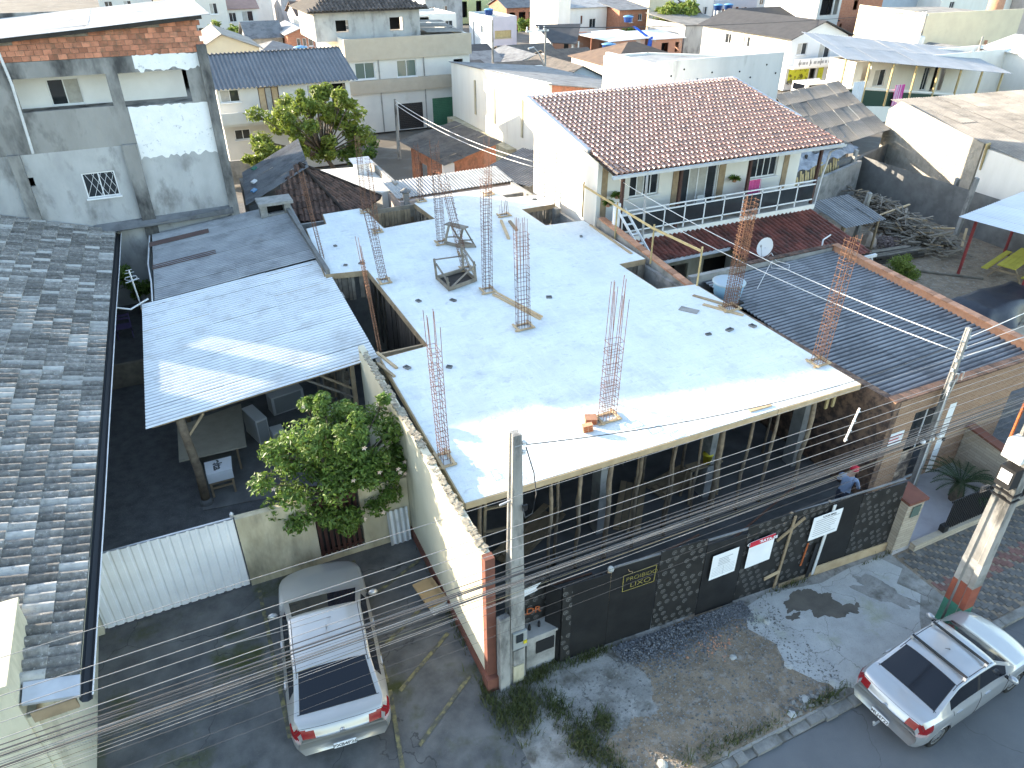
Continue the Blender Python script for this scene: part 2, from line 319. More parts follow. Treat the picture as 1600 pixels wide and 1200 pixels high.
def tile_roof(parent, O, U, W, kind_, w, l, h, m, nind, inside=None, alt=None, jit=.02, lap=1.12, lime=None, cs=(0,0,14)):
    """U across the roof along the eave (full vector), W up the slope (full vector)"""
    O, U, W = Vector(O), Vector(U), Vector(W); nu = max(1, round(U.length/w)); nw = max(1, round(W.length/l))
    u = U.normalized(); wv = W.normalized(); n = u.cross(wv)
    if n.z < 0: n = -n
    tw = U.length/nu; tl = W.length/nw; tm = tile_mesh(kind_, tw, tl*lap, h); pl = []
    for j in range(nw):
        for i in range(nu):
            o = O+u*(tw*i)+wv*(tl*j)
            c = o+u*tw/2+wv*tl/2
            if inside and not inside(c): continue
            ax = random.gauss(0, jit); bx_ = random.gauss(0, jit*.6)
            uu = (u+wv*bx_*.5+n*ax*.6).normalized(); ww = (wv-u*bx_*.5+n*ax*.5).normalized(); nn = uu.cross(ww)
            if nn.z < 0: nn = -nn
            M = Matrix((uu, ww, nn)).transposed().to_4x4(); M.translation = o+n*(random.random()*.006)
            pl.append(((c-Vector(cs)).length, M, random.random()))
    pl.sort(key=lambda a: a[0])
    nf = len(tm.f)//2; pale = {nf-1, nf-2}|set(range(nf, 2*nf)) if lime else set()   # pale far flange and lip: sunlit rims and mortar put into the colour
    me = tm.mesh('tile'); me.materials.append(m)
    if lime:  # lime holds the pale rim colour that carries the sunlit edges
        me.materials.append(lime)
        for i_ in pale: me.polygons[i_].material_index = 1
    me.polygons.foreach_set('use_smooth', [True]*len(me.polygons))
    me2 = None
    if alt: me2 = me.copy(); me2.materials[0] = alt[0]
    for dd, M, r in pl[:nind]: piece('tile', me2 if (alt and r < alt[1]) else me, parent, M)
    rest = pl[nind:]
    for sel, mm in ((0, m), (1, alt[0] if alt else None)):
        if mm is None: continue
        b = MB()
        for dd, M, r in rest:
            if bool(alt and r < alt[1]) != bool(sel): continue
            b.add([M @ Vector(p) for p in tm.v], tm.f)
        if b.v:
            ro = kind(b.build('tiles', mm, parent, smooth=True), 'stuff')
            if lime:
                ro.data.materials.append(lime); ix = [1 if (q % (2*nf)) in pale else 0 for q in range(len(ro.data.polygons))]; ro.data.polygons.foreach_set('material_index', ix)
def bwall(parent, m, p0, p1, z0, z1, t=.15, ops=(), name='wall', mats=None):
    """wall from p0 to p1 (outside is on the right hand), with real openings; ops: (s0,s1,za,zb,kind[,opts])"""
    p0, p1 = Vector(p0+(0,)), Vector(p1+(0,)); dd = p1-p0; L = dd.length; dd /= L; n = Vector((dd.y, -dd.x, 0)); up = Vector((0,0,1))
    ss = sorted({0, L}|{o[0] for o in ops}|{o[1] for o in ops}); b = MB()
    for a, z in zip(ss[:-1], ss[1:]):
        mid = (a+z)/2; cuts = sorted([(o[2], o[3]) for o in ops if o[0] < mid < o[1]]); cur = z0; segs = []
        for lo, hi in cuts:
            if lo > cur+1e-4: segs.append((cur, lo))
            cur = max(cur, hi)
        if cur < z1-1e-4: segs.append((cur, z1))
        for lo, hi in segs:
            b.obox(p0+dd*mid-n*t/2+up*(lo+hi)/2, dd*(z-a)/2, n*t/2, up*(hi-lo)/2)
    wobj = b.build(name, m, parent)
    for o in ops: opening(parent, p0+dd*o[0], dd, n, o[1]-o[0], o[2], o[3], o[4], o[5] if len(o) > 5 else {})
    return wobj
def opening(parent, o, u, n, wd, za, zb, kd, op={}):
    """window or door filling an opening; set back from the outer face"""
    up = Vector((0,0,1)); h = zb-za; o = Vector(o)+up*za; rec = op.get('rec', .07); fm = op.get('frame', M_['white_metal']); gm = op.get('glass', M_['glass_dark']); fw = op.get('fw', .05)
    def P(s, z, dpt): return o+u*s+up*z-n*dpt
    if kd == 'void':
        b = MB(); b.obox(P(wd/2, h/2, op.get('deep', .9)), u*wd*.5, n*.01, up*h*.5); b.build('recess', M_['dark_void'], parent); return
    if kd in ('win', 'door'):
        np_ = op.get('panes', 2); nr = op.get('rows', 1)
        f = MB(); c = rec+.03
        f.obox(P(fw/2, h/2, c), u*fw/2, n*.03, up*h/2); f.obox(P(wd-fw/2, h/2, c), u*fw/2, n*.03, up*h/2)
        f.obox(P(wd/2, h-fw/2, c), u*(wd/2-fw), n*.03, up*fw/2); f.obox(P(wd/2, fw/2, c), u*(wd/2-fw), n*.03, up*fw/2)
        pw = (wd-2*fw)/np_; ph = (h-2*fw)/nr
        for i in range(1, np_): f.obox(P(fw+pw*i, h/2, c), u*fw*.4, n*.025, up*(h/2-fw))
        for j in range(1, nr): f.obox(P(wd/2, fw+ph*j, c), u*(wd/2-fw), n*.022, up*fw*.35)
        fo = f.build('window' if kd == 'win' else 'door', fm, parent)
        for i in range(np_):
            for j in range(nr):
                b = MB(); b.obox(P(fw+pw*(i+.5), fw+ph*(j+.5), c+(.012 if i % 2 else 0)), u*(pw/2-.002), n*.006, up*(ph/2-.002))
                g_ = op['mix'][(i+j) % len(op['mix'])] if 'mix' in op else gm
                b.build('pane', g_, fo)
        if kd == 'win' and op.get('sill', True):
            b = MB(); b.obox(P(wd/2, -.03, -.03), u*(wd/2+.05), n*.06, up*.028); b.build('sill', op.get('sillm', fm), fo)
    if kd == 'panel':
        b = MB(); b.obox(P(wd/2, h/2, rec), u*wd/2, n*.02, up*h/2); d_ = b.build('door', op.get('m', M_['white_paint']), parent)
        b = MB(); b.obox(P(wd*.88, h*.48, rec-.05), u*.03, n*.03, up*.06); b.build('handle', M_['black_metal'], d_)
    if kd == 'shutter':
        k = max(4, round(h/.14)); d_ = None
        b = MB(); b.obox(P(wd/2, h/2, rec+.02), u*wd/2, n*.01, up*h/2); d_ = b.build('roller_shutter', op.get('m', M_['galv']), parent)
        for i in range(k):
            b = MB(); b.obox(P(wd/2, h*(i+.5)/k, rec), u*(wd/2-.01), n*.018, up*h/k*.42); b.build('slat', op.get('m', M_['galv']), d_)
def plank(name, p, q, w, h, m, parent=None, up=(0,0,1)): return MB().bar(p, q, w, h, up).build(name, m, parent)
# ================================================================ ground and pavements
def sheet(name, poly, z0, z1, m): return struct(MB().prism(poly, z0, z1).build(name, m))
def rect(x0, y0, x1, y1): return [(x0,y0),(x1,y0),(x1,y1),(x0,y1)]
sheet('ground', rect(-500,-300,900,1200), -.3, -.14, M_['ground'])
sheet('road', rect(-90,-30,160,5.58), -.2, -.12, M_['road'])
parking = sheet('parking', rect(-3.9,5.78,3.84,14.45), -.2, 0, M_['asphalt'])
pavement = sheet('pavement', rect(3.84,5.78,15.0,9.35), -.2, 0, M_['pavement_old'])
sheet('pavement_left', rect(-90,5.78,-3.9,9.0), -.2, 0, M_['pavement_old'])
yard = sheet('yard', rect(-3.9,14.45,3.84,46), -.2, 0, M_['gravel_yard'])
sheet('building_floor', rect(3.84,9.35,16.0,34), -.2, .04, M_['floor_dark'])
shop_floor = sheet('forecourt', rect(15.0,8.36,21.4,10.4), -.2, .12, M_['forecourt_tiles'])
sheet('gravel_lot', rect(21.4,8.36,40,15), -.2, 0, M_['gravel_yard'])
sheet('back_yard', rect(16.0,15,48,36), -.2, 0, M_['dirt'])
# yard concrete pad under the shed
struct(MB().prism([(-1.25,17.9),(3.7,17.3),(3.7,26),(-1.0,26)], -.1, .03).build('shed_floor', M_['concrete_dark']))
# paver pavement: bed plus herringbone of real pavers
bed = sheet('brick_pavement', rect(15.0,5.78,60,8.36), -.2, -.012, M_['dirt'])
mat('paver', (.135,.13,.12), (.095,.092,.086), 3, isl=True, rnd=.22, bump=.4, bscale=60); mat('paver_red', (.20,.105,.085), (.15,.08,.068), 3, isl=True, rnd=.2, bump=.4, bscale=60)
pv = {False: MB(), True: MB()}; a = .104
for i in range(-10, 160):
    for j in range(-70, 70):
        for (dx, dy, lx, ly) in ((0, 0, 2, 1), (0, 1, 1, 2)):
            # herringbone lattice: cells step (1,1) and (4-cycle) in units of the paver's width
            gx, gy = i*1+dx, j*4+i*-1+dy
            x, y = 15.0+gx*a, 5.8+gy*a
            if not (15.02 <= x and x+lx*a <= 24 and 5.8 <= y and y+ly*a <= 8.34): continue
            hgt = random.uniform(-.003, .003); g = .006
            red = 6.75 < y+.1 < 7.2
            pv[red].box(x+g/2, y+g/2, -.05, x+lx*a-g/2, y+ly*a-g/2, hgt)
for r, b in pv.items(): kind(b.build('pavers', M_['paver_red' if r else 'paver'], bed), 'stuff')
# kerb stones
kb = thing('kerb', 'row of worn concrete kerb stones along the road', 'kerb', (14, 5.68, 0)); del kb['label'], kb['category']; struct(kb)
x = -6.0
while x < 30:
    L = random.uniform(.7, 1.0) if x > 14.6 else random.uniform(.18, .7)
    rough = x < 14.6; z = .012 if not rough else random.uniform(-.10, .004); y0 = 5.58+(random.uniform(-.03, .05) if rough else 0)
    b = MB(); q = .02
    b.prism([(x+.006, y0), (x+L-.006, y0), (x+L-.006, 5.775), (x+.006, 5.775)], -.16, [z-q, z-q, z, z])
    b.build('kerb_stone', M_['kerb'], kb); x += L
# patches on the pavement
def blob(cx, cy, rx, ry, n=120, wob=.18, rot=0, seed=0):
    r = random.Random(seed); ph = [r.uniform(0, 6.28) for _ in range(4)]; out = []
    for k in range(n):
        t = 2*math.pi*k/n; q = 1+wob*(math.sin(2*t+ph[0])*.5+math.sin(3*t+ph[1])*.4+math.sin(5*t+ph[2])*.35+math.sin(9*t+ph[3])*.2)
        q += wob*.12*r.uniform(-1,1); x, y = rx*q*math.cos(t), ry*q*math.sin(t); out.append((cx+x*math.cos(rot)-y*math.sin(rot), cy+x*math.sin(rot)+y*math.cos(rot)))
    return out
def patch(name, poly, z, m): return struct(MB().prism(poly, z-.02, z).build(name, m))
patch('dirt_patch', [(min(max(x,3.9),14.9), min(max(y,5.83),9.0)) for x, y in blob(8.4,7.2,2.6,1.9,60,.2,0,3)], .004, M_['dirt'])
patch('concrete_patch', [(10.35,8.62),(11.1,8.75),(12.6,8.42),(13.6,8.50),(14.6,8.46),(14.85,7.9),(14.3,7.6),(14.55,7.1),(13.9,6.6),(13.2,5.9),(12.2,5.84),(11.0,5.84),(10.4,6.3),(10.05,6.9),(10.25,7.5),(9.95,8.1)], .008, M_['pale_concrete'])
for k_, (cx_, cy_, rx_, ry_, ro_) in enumerate(((12.0,7.95,.62,.36,-.35),(11.55,8.2,.42,.2,.2),(12.45,7.62,.3,.2,-.6),(11.2,7.9,.16,.1,0),(12.75,7.5,.14,.08,.4))): patch('mud_patch', blob(cx_,cy_,rx_,ry_,120,.5,ro_,5+k_), .0115+.0006*k_, M_['mud'])
patch('worn_patch', blob(13.75,7.55,.28,.85,140,.45,.5,8), .012, M_['pavement_old'])
patch('concrete_patch', blob(6.0,8.05,.9,1.0,140,.3,.3,9), .008, M_['pavement_old'])
# parking: moss and painted lines
def line(p, q, w=.09, z=.016):
    p, q = Vector(p+(z,)), Vector(q+(z,)); return MB().bar(p, q, w, .006).build('painted_line', M_['yellow_paint'], parking)
line((-.34,9.9),(-.28,14.2)); line((1.42,7.6),(1.83,10.1)); line((1.99,8.63),(3.55,9.71)); line((2.02,9.99),(3.51,10.98)); line((2.1,11.3),(3.6,12.2)); line((2.27,12.84),(3.7,13.5)); line((1.83,10.3),(2.1,14.2))
# pebbles: gravel heap beside the hoarding and loose stones
def pebbles(name, pts, m, lab, cat='gravel'):
    b = MB()
    for x, y, z, r in pts:
        s = [r*random.uniform(.7,1.3) for _ in range(6)]; c = Vector((x,y,z)); t = random.uniform(0,3); e1 = Vector((math.cos(t),math.sin(t),0)); e2 = Vector((-math.sin(t),math.cos(t),random.uniform(-.3,.3)))
        b.add([c+e1*s[0],c-e1*s[1],c+e2*s[2],c-e2*s[3],c+Vector((0,0,s[4]*.8)),c-Vector((0,0,s[5]*.6))], [(0,2,4),(2,1,4),(1,3,4),(3,0,4),(2,0,5),(1,2,5),(3,1,5),(0,3,5)])
    o = b.build(name, m); tag(o, lab, cat); return kind(o, 'stuff')
pts = []
for _ in range(5200):
    t = random.random(); x = 6.75+3.6*t; wdt = .85*math.sin(min(1, t*1.2+.15)*2.6)+.15
    y = 8.98-.06*(x-6.8)-abs(random.gauss(0,.42))*wdt; r = random.uniform(.012,.032)
    pts.append((x, y, r*.4+.10*max(0, 1-abs(y-8.75)*1.8)*random.random(), r))
pebbles('gravel', pts, M_['gravel_blue'], 'blue grey gravel heaped along the foot of the black hoarding')
pts = [(random.uniform(5,11), random.uniform(5.9,8.6), .008, random.choice((.008,.012,.014,.02,.03))) for _ in range(4200)]+[(random.uniform(9.2,10.4), random.uniform(5.85,6.2), .02, random.uniform(.03,.07)) for _ in range(60)]
pebbles('loose_stones', pts, M_['stone_grey'], 'loose stones and grit scattered over the dirt pavement', 'stones')
pts = [(random.gauss(8.9,.35), random.gauss(8.1,.22), .01, random.uniform(.012,.035)) for _ in range(90)]
pebbles('brick_rubble', pts, M_['brick_orange'], 'orange brick crumbs lying beside the gravel heap', 'rubble')
for i, (x, y, r) in enumerate(((10.5,8.05,.09),(10.1,6.9,.11),(9.1,7.6,.08),(10.7,6.1,.16),(9.8,6.1,.12),(9.3,5.95,.10),(6.2,6.2,.12),(4.95,8.35,.10),(7.0,8.9,.08),(9.8,8.75,.10))):
    b = MB(); b.lathe((x,y,-.01), [(r*.8,0),(r,.03),(r*.75,.06),(r*.3,.075)], 7)
    b.v = [(p[0]+random.uniform(-.02,.02), p[1]+random.uniform(-.02,.02), p[2]) for p in b.v]
    tag(b.build('stone', M_['pale_concrete']), 'pale flat broken stone lying on the dirt pavement', 'stone', 'loose flat stones on the pavement')
# weeds and grass
def grass(spots, name, lab, hmax=.22):
    b = MB()
    for x, y, rx, ry, n in spots:
        for _ in range(n):
            if random.random() < .35: continue
            px, py = random.gauss(x, rx*.62), random.gauss(y, ry*.62); t = random.uniform(0, 6.28); h = random.uniform(.4,1)*hmax; lean = random.uniform(.1,.9)*h
            e = Vector((math.cos(t), math.sin(t), 0)); s_ = Vector((-e.y, e.x, 0))*random.uniform(.005,.011); p = Vector((px,py,-.005))
            b.add([p-s_, p+s_, p+e*lean*.4+Vector((0,0,h*.65))+s_*.7, p+e*lean*.4+Vector((0,0,h*.65))-s_*.7, p+e*lean+Vector((0,0,h*.9))], [(0,1,2,3),(3,2,4)])
    o = b.build(name, M_['grass']); tag(o, lab, 'grass'); return kind(o, 'stuff')
grass([(4.3,8.55,.35,.45,1500),(3.95,8.3,.3,.5,900),(4.9,8.2,.22,.4,700),(5.05,7.3,.3,.45,1300),(5.6,7.5,.18,.22,500),(5.3,6.6,.25,.4,500),(5.4,9.3,.3,.2,450),(6.2,9.0,.5,.1,450),(4.9,9.05,.35,.14,500),(3.7,9.0,.15,.5,500),(10.2,5.92,.5,.09,300),(8.3,5.95,1,.1,300),(11.9,8.68,.8,.06,160),(14.6,8.42,.5,.04,80),(3.72,11.5,.06,1.5,250),(7.2,6.1,.8,.2,250),(19.8,8.3,1.5,.05,200)],
      'grass', 'green weeds and grass growing along the pavement and wall foot')
# ================================================================ hoarding of black plywood
fx = [5.47,6.64,7.84,9.06,10.15,11.42,12.5,13.55,14.97]
def fy(x): return 9.17-.061*(x-5.47)
hob = thing('hoarding', 'black plywood hoarding closing off the building site along the pavement', 'hoarding', (10.2, 8.88, 0))
def pmat(name, seed):                                 # film faced plywood with its printed ring marks
    m = mat(name, (.016,.016,.0155), (.026,.025,.024), 2.5, rough=.55, spec=.3, bump=.1, bscale=12)
    t = m.node_tree; N = t.nodes; L = t.links; b = N['Principled BSDF']; base = b.inputs['Base Color'].links[0].from_socket
    def mth(op, a, z=None, c=None):
        n = N.new('ShaderNodeMath'); n.operation = op
        for i, v in enumerate((a, z, c)):
            if v is None: continue
            if isinstance(v, (int, float)): n.inputs[i].default_value = v
            else: L.new(v, n.inputs[i])
        return n.outputs[0]
    sp = N.new('ShaderNodeSeparateXYZ'); g = N.new('ShaderNodeNewGeometry'); L.new(g.outputs['Position'], sp.inputs[0])
    x = mth('MULTIPLY', sp.outputs[0], 1/.21); z = mth('MULTIPLY', sp.outputs[2], 1/.19)
    row = mth('FLOOR', z); x = mth('ADD', x, mth('MULTIPLY', row, .37+seed))
    fxx = mth('MULTIPLY', mth('SUBTRACT', mth('FRACT', x), .5), .21); fz = mth('MULTIPLY', mth('SUBTRACT', mth('FRACT', z), .5), .19)
    d_ = mth('SQRT', mth('ADD', mth('MULTIPLY', fxx, fxx), mth('MULTIPLY', fz, fz)))
    ring = mth('LESS_THAN', mth('ABSOLUTE', mth('SUBTRACT', d_, .056)), .0075)
    inner = mth('LESS_THAN', mth('ABSOLUTE', mth('SUBTRACT', d_, .024)), .006)
    gap = mth('MULTIPLY', mth('LESS_THAN', fz, .028), mth('GREATER_THAN', fxx, .012)); bar_ = mth('MULTIPLY', mth('LESS_THAN', mth('ABSOLUTE', fz), .008), mth('LESS_THAN', mth('ABSOLUTE', mth('SUBTRACT', fxx, .02)), .022))
    mk = mth('MAXIMUM', mth('MULTIPLY', mth('MAXIMUM', ring, inner), mth('SUBTRACT', 1, mth('MULTIPLY', gap, .6))), bar_)
    wn = N.new('ShaderNodeTexWhiteNoise'); wn.noise_dimensions = '2D'; cv = N.new('ShaderNodeCombineXYZ'); L.new(mth('FLOOR', x), cv.inputs[0]); L.new(row, cv.inputs[1]); L.new(cv.outputs[0], wn.inputs['Vector'])
    mk = mth('MULTIPLY', mk, mth('ADD', mth('MULTIPLY', mth('GREATER_THAN', wn.outputs[0], .25), .5), .0))
    x_ = N.new('ShaderNodeMix'); x_.data_type = 'RGBA'; L.new(mk, x_.inputs[0]); L.new(base, x_.inputs[6]); x_.inputs[7].default_value = (.25,.24,.23,1)
    L.new(x_.outputs[2], b.inputs['Base Color']); return m
pmat('plywood_print', .0)
pk = ['p','k','r','k','r','r','w','r']; hs = [2.36,2.42,2.44,2.28,2.42,2.42,2.36,2.30]
for i in range(8):
    x0, x1 = fx[i], fx[i+1]; y0, y1 = fy(x0), fy(x1); dz = (0,.02,.05,-.02,.03,.02,0,0)[i]
    dy = random.uniform(-.012,.012); b = MB(); a0 = Vector((x0+.008, y0+dy, .03+dz)); a1 = Vector((x1-.008, y1+dy, .03+dz)); n = Vector((0,.018,0)); up0 = Vector((0,0.02,hs[i])); up1 = Vector((0,0.02,hs[i]-.03))
    b.add([a0,a1,a1+n,a0+n,a0+up0,a1+up1,a1+up1+n,a0+up0+n], [(3,2,1,0),(4,5,6,7),(0,1,5,4),(1,2,6,5),(2,3,7,6),(3,0,4,7)])
    b.build('panel', M_['plywood_print'] if pk[i] == 'r' else M_['plywood_black'], hob)
# printed strip on the first panel, return panel, posts, battens, pale edge caps
MB().obox((5.60,9.145,1.22), (.11,-.007,0), (0,.004,0), (0,.01,1.18)).build('panel', M_['plywood_print'], hob)
MB().obox((5.36,9.33,1.2), (.10,-.16,0), (.006,.009,0), (0,0,1.15)).build('panel', M_['plywood_black'], hob)
for x, m in ((6.62,'wood_fresh'),(11.40,'wood'),(12.52,'wood_grey')):
    plank('post', (x,fy(x)+.06,0), (x,fy(x)+.06,2.45), .06,.06, M_[m], hob)
plank('batten', (11.36,fy(11.36)-.03,.05), (11.44,fy(11.44)-.03,2.4), .07,.03, M_['wood'], hob, (0,1,0))
plank('batten', (11.05,fy(11)-.035,1.75), (11.75,fy(11.7)-.035,2.25), .10,.025, M_['wood'], hob, (0,1,0)); plank('batten', (10.95,fy(11)-.035,.52), (11.4,fy(11.4)-.035,.62), .10,.025, M_['wood_fresh'], hob, (0,1,0))
plank('batten', (12.55,fy(12.5)-.03,.05), (12.62,fy(12.6)-.03,2.35), .09,.02, M_['plastic_white'], hob, (0,1,0))
plank('batten', (12.35,fy(12.4)-.045,.05), (12.4,fy(12.4)-.045,1.2), .12,.02, M_['black_metal'], hob, (0,1,0))
plank('batten', (12.05,fy(12)-.035,.55), (12.10,fy(12)-.035,1.3), .05,.015, M_['paint_orange'], hob, (0,1,0))
plank('skirting_board', (12.6,fy(12.6)-.03,.16), (14.97,fy(14.97)-.03,.16), .03,.30, M_['wood_fresh'], hob); plank('skirting_board', (11.5,fy(11.5)-.03,.06), (12.5,fy(12.5)-.03,.08), .03,.12, M_['wood'], hob)
for x0, x1, z in ((6.7,8.9,2.47),(9.1,10.9,2.40),(11.5,14.9,2.43)): plank('top_rail', (x0,fy(x0)+.05,z), (x1,fy(x1)+.05,z-.03), .05,.025, M_['concrete_dark'], hob)
MB().lathe((6.62,fy(6.62)+.03,2.42), [(.02,0),(.06,.01),(.07,.06),(.045,.11),(.01,.12)], 10).build('post_cap', M_['plastic_grey'], hob)
# writing sprayed and chalked on the panels
U_ = Vector((1,-.061,0)); Z_ = Vector((0,.008,1))
def onf(x, z, off=.006): return Vector((x, fy(x)-.014-off, z))
text('PROIBIDO', M_['paint_yellow_chalk'], hob, onf(6.99,1.99), U_, (-.02,0,1), .165, sx=1.05, bold=-.003); text('LIXO', M_['paint_yellow_chalk'], hob, onf(7.1,1.77), U_, Z_, .19, sx=1.25, bold=-.003)
fr = MB()
for p, q in (((6.92,2.19),(7.74,2.22)),((7.74,2.22),(7.72,1.72)),((7.72,1.72),(6.93,1.70)),((6.93,1.70),(6.92,2.19))): fr.bar(onf(*p), onf(*q), .014,.003, (0,1,0))
fr.build('chalk_frame', M_['paint_yellow_chalk'], hob)
fr = MB(); cr = [(7.02,2.36),(7.05,2.28),(7.12,2.26),(7.14,2.2)]
for p, q in zip(cr[:-1], cr[1:]): fr.bar(onf(*p), onf(*q), .012,.003, (0,1,0))
fr.build('scratch', M_['plywood_edge'], hob)
# site office panel behind the pole with sprayed letters
adr = thing('plywood_panel', 'black plywood sheet sprayed with orange letters behind the concrete pole', 'panel', (5.0,9.62,1.1))
MB().box(4.62,9.60,1.05,5.42,9.62,2.35).build('board', M_['plywood_print'], adr)
text('ADR', M_['paint_orange'], adr, (4.66,9.588,1.47), (1,0,.05), (0.12,0,1), .26, bold=.004)
MB().add([(4.66,9.592,2.0),(5.12,9.592,2.08),(5.08,9.592,2.16),(5.2,9.592,2.28),(4.66,9.592,2.24)], [(0,1,2,3,4)]).build('torn_paper', M_['paper'], adr)
# signs on the hoarding
def sign(name, x0, x1, z0, z1, lab, head=None, headm=None, lines=0, tilt=0, table=False):
    t = thing(name, lab, 'sign', onf((x0+x1)/2, z0, .04)); p = [onf(x0,z0+0,.05), onf(x1,z0+tilt,.05), onf(x1,z1+tilt,.05), onf(x0,z1,.05)]; n = Vector((0,.006,0))
    MB().add(p+[q+n for q in p], [(0,1,2,3),(7,6,5,4),(0,4,5,1),(1,5,6,2),(2,6,7,3),(3,7,4,0)]).build('board', M_['paper'], t)
    u = (p[1]-p[0]).normalized(); v = (p[3]-p[0]).normalized(); W, H = (p[1]-p[0]).length, (p[3]-p[0]).length; f = p[0]+Vector((0,-.003,0))
    def q(s, h): return f+u*s*W+v*h*H
    if headm:
        MB().add([q(0,.80), q(1,.80), q(1,1), q(0,1)], [(0,1,2,3)]).build('header', headm, t)
        text(head, M_['paper'], t, q(.5,.845)+Vector((0,-.002,0)), u, v, H*.145, align='CENTER', bold=.004)
    elif head: text(head, M_['ink'], t, q(.5,.86), u, v, H*.11, align='CENTER', bold=.002)
    if lines:
        b = MB(); r = random.Random(x0)
        for k in range(lines):
            h = .80-.74*k/lines; 
            if table and k > lines*.45:
                b.bar(q(.06,h), q(.94,h), .006,.001, (0,1,0))
                continue
            b.bar(q(.1+(.15 if table else 0),h), q(r.uniform(.7,.92)-(.1 if table else 0),h), H*.022,.001, (0,1,0))
        if table: b.bar(q(.5,.08), q(.5,.45), .006,.001, (0,1,0))
        b.build('text_lines', M_['ink_light'], t)
    return t
sign('notice_sign', 9.22,9.92,1.18,1.95, 'white notice with a printed table on a plain black panel', lines=11, tilt=.05, table=True)
sign('hiring_sign', 10.22,10.92,1.18,2.02, 'white hiring sign with a red header strip', 'CONTRATA-SE', M_['red_print'], tilt=.06)
sign('site_data_sign', 12.02,12.88,1.42,2.16, 'white site data sign with dark lettering on the patterned panels', 'DADOS PPCI', lines=8, tilt=.05)
# ================================================================ side wall of the site
sw = thing('boundary_wall', 'tall cream rendered boundary wall with crumbling top beside the parked car', 'wall', (3.88,14,0))
b = MB(); ys = [9.42+.6*i for i in range(16)]; r = random.Random(4)
tops = [3.86+r.uniform(-.05,.05) for _ in ys]
for i in range(len(ys)-1): b.prism([(3.80,ys[i]),(3.97,ys[i]),(3.97,ys[i+1]),(3.80,ys[i+1])], .34, [tops[i],tops[i],tops[i+1],tops[i+1]])
b.build('render', M_['cream_wall'], sw)
MB().box(3.775,9.42,0,3.99,18.4,.34).build('plinth', M_['brick_paint'], sw)
MB().box(3.78,9.24,.02,3.985,9.418,3.84).build('end_pier', M_['brick_paint'], sw); MB().box(3.72,9.12,0,4.02,9.42,.42).build('pier_foot', M_['brick_paint'], sw)
b = MB()
for i in range(560):
    y = random.uniform(9.5,18.3); t = tops[min(14, int((y-9.42)/.6))]; x = random.uniform(3.82,3.95); s = random.uniform(.015,.05)
    b.obox((x,y,t+.005), (s,s*.3,0), (-s*.3,s,0), (0,0,s*.5))
kind(b.build('crumbling_mortar', M_['rubble_top'], sw), 'stuff')
# left concrete pole and its meter post
def hpole(name, lab, x, y, h, w0, d0, w1, d1, m='pole_concrete', lean=(0,0)):
    t = thing(name, lab, 'utility pole', (x,y,0)); b = MB(); n = 12
    def sec(z):
        k = z/h; w_, d_ = (w0+(w1-w0)*k)/2, (d0+(d1-d0)*k)/2; f = .28*w_; cx, cy = x+lean[0]*k, y+lean[1]*k
        # double-T section: flanges front and back, recessed web at the sides
        return [(cx-w_,cy-d_),(cx+w_,cy-d_),(cx+w_,cy-d_*.5),(cx+w_-f,cy-d_*.35),(cx+w_-f,cy+d_*.35),(cx+w_,cy+d_*.5),(cx+w_,cy+d_),(cx-w_,cy+d_),(cx-w_,cy+d_*.5),(cx-w_+f,cy+d_*.35),(cx-w_+f,cy-d_*.35),(cx-w_,cy-d_*.5)]
    vs = []; zs = [-.1,h*.5,h]; k = 12
    for z in zs: vs += [(p[0],p[1],z) for p in sec(max(0,z))]
    fs = [tuple(range(k-1,-1,-1)), tuple(2*k+i for i in range(k))]+[(s_*k+i, s_*k+(i+1) % k, (s_+1)*k+(i+1) % k, (s_+1)*k+i) for s_ in range(2) for i in range(k)]
    b.add(vs, fs).build('shaft', M_[m], t); return t
pl = hpole('utility_pole', 'weathered concrete utility pole with a meter box in front of the building site', 4.43,9.28,6.6,.38,.34,.17,.18)
MB().box(4.30,9.07,1.15,4.62,9.12,1.65).build('meter_box', M_['plastic_grey'], pl); MB().box(4.36,9.045,1.38,4.52,9.068,1.6).build('meter_window', M_['glass_dark'], pl); MB().box(4.53,9.05,1.27,4.61,9.068,1.36).build('seal', M_['plastic_yellow'], pl)
MB().box(4.31,9.08,.62,4.56,9.14,1.10).build('cover_plate', M_['pole_concrete'], pl); MB().box(4.31,9.075,.05,4.56,9.14,.60).build('cover_plate', M_['cream_dirty'], pl)
for z in (6.35,6.15): MB().lathe((4.56,9.2,z), [(.02,0),(.045,.02),(.03,.05),(.045,.08),(.015,.1)], 8).build('insulator', M_['plastic_white'], pl)
MB().bar((4.38,9.2,6.38),(4.62,9.2,6.38),.03,.03).build('bracket', M_['galv'], pl); MB().bar((4.1,9.25,5.1),(4.36,9.27,5.12),.03,.03).build('bracket', M_['galv'], pl)
MB().tube([(4.6,9.2,6.3),(4.75,9.17,5.7),(4.8,9.15,5.2),(4.7,9.1,4.8),(4.55,9.1,4.75),(4.5,9.1,5.0)], .012, 6).build('drop_cable', M_['black_cable'], pl, smooth=True)
MB().box(4.50,9.095,4.92,4.60,9.13,5.05).build('clamp', M_['black_metal'], pl)
sp_ = MB().prism([(3.98,9.02),(4.2,9.02),(4.2,9.2),(3.98,9.2)], 0, [2.28,2.32,2.25,2.22]).build('concrete_stub', M_['pole_concrete']); tag(sp_, 'short cut-off dark concrete post beside the meter pole', 'post')
mb_ = thing('meter_cabinet', 'low rendered concrete meter cabinet with a dark panel under the sprayed plywood', 'cabinet', (5.1,9.35,0))
b = MB().box(4.70,9.24,0,5.50,9.58,1.08); b.build('casing', M_['concrete'], mb_); MB().box(4.92,9.215,.55,5.36,9.236,.92).build('panel', M_['black_metal'], mb_); MB().box(4.66,9.2,1.083,5.54,9.6,1.15).build('cap', M_['concrete'], mb_)
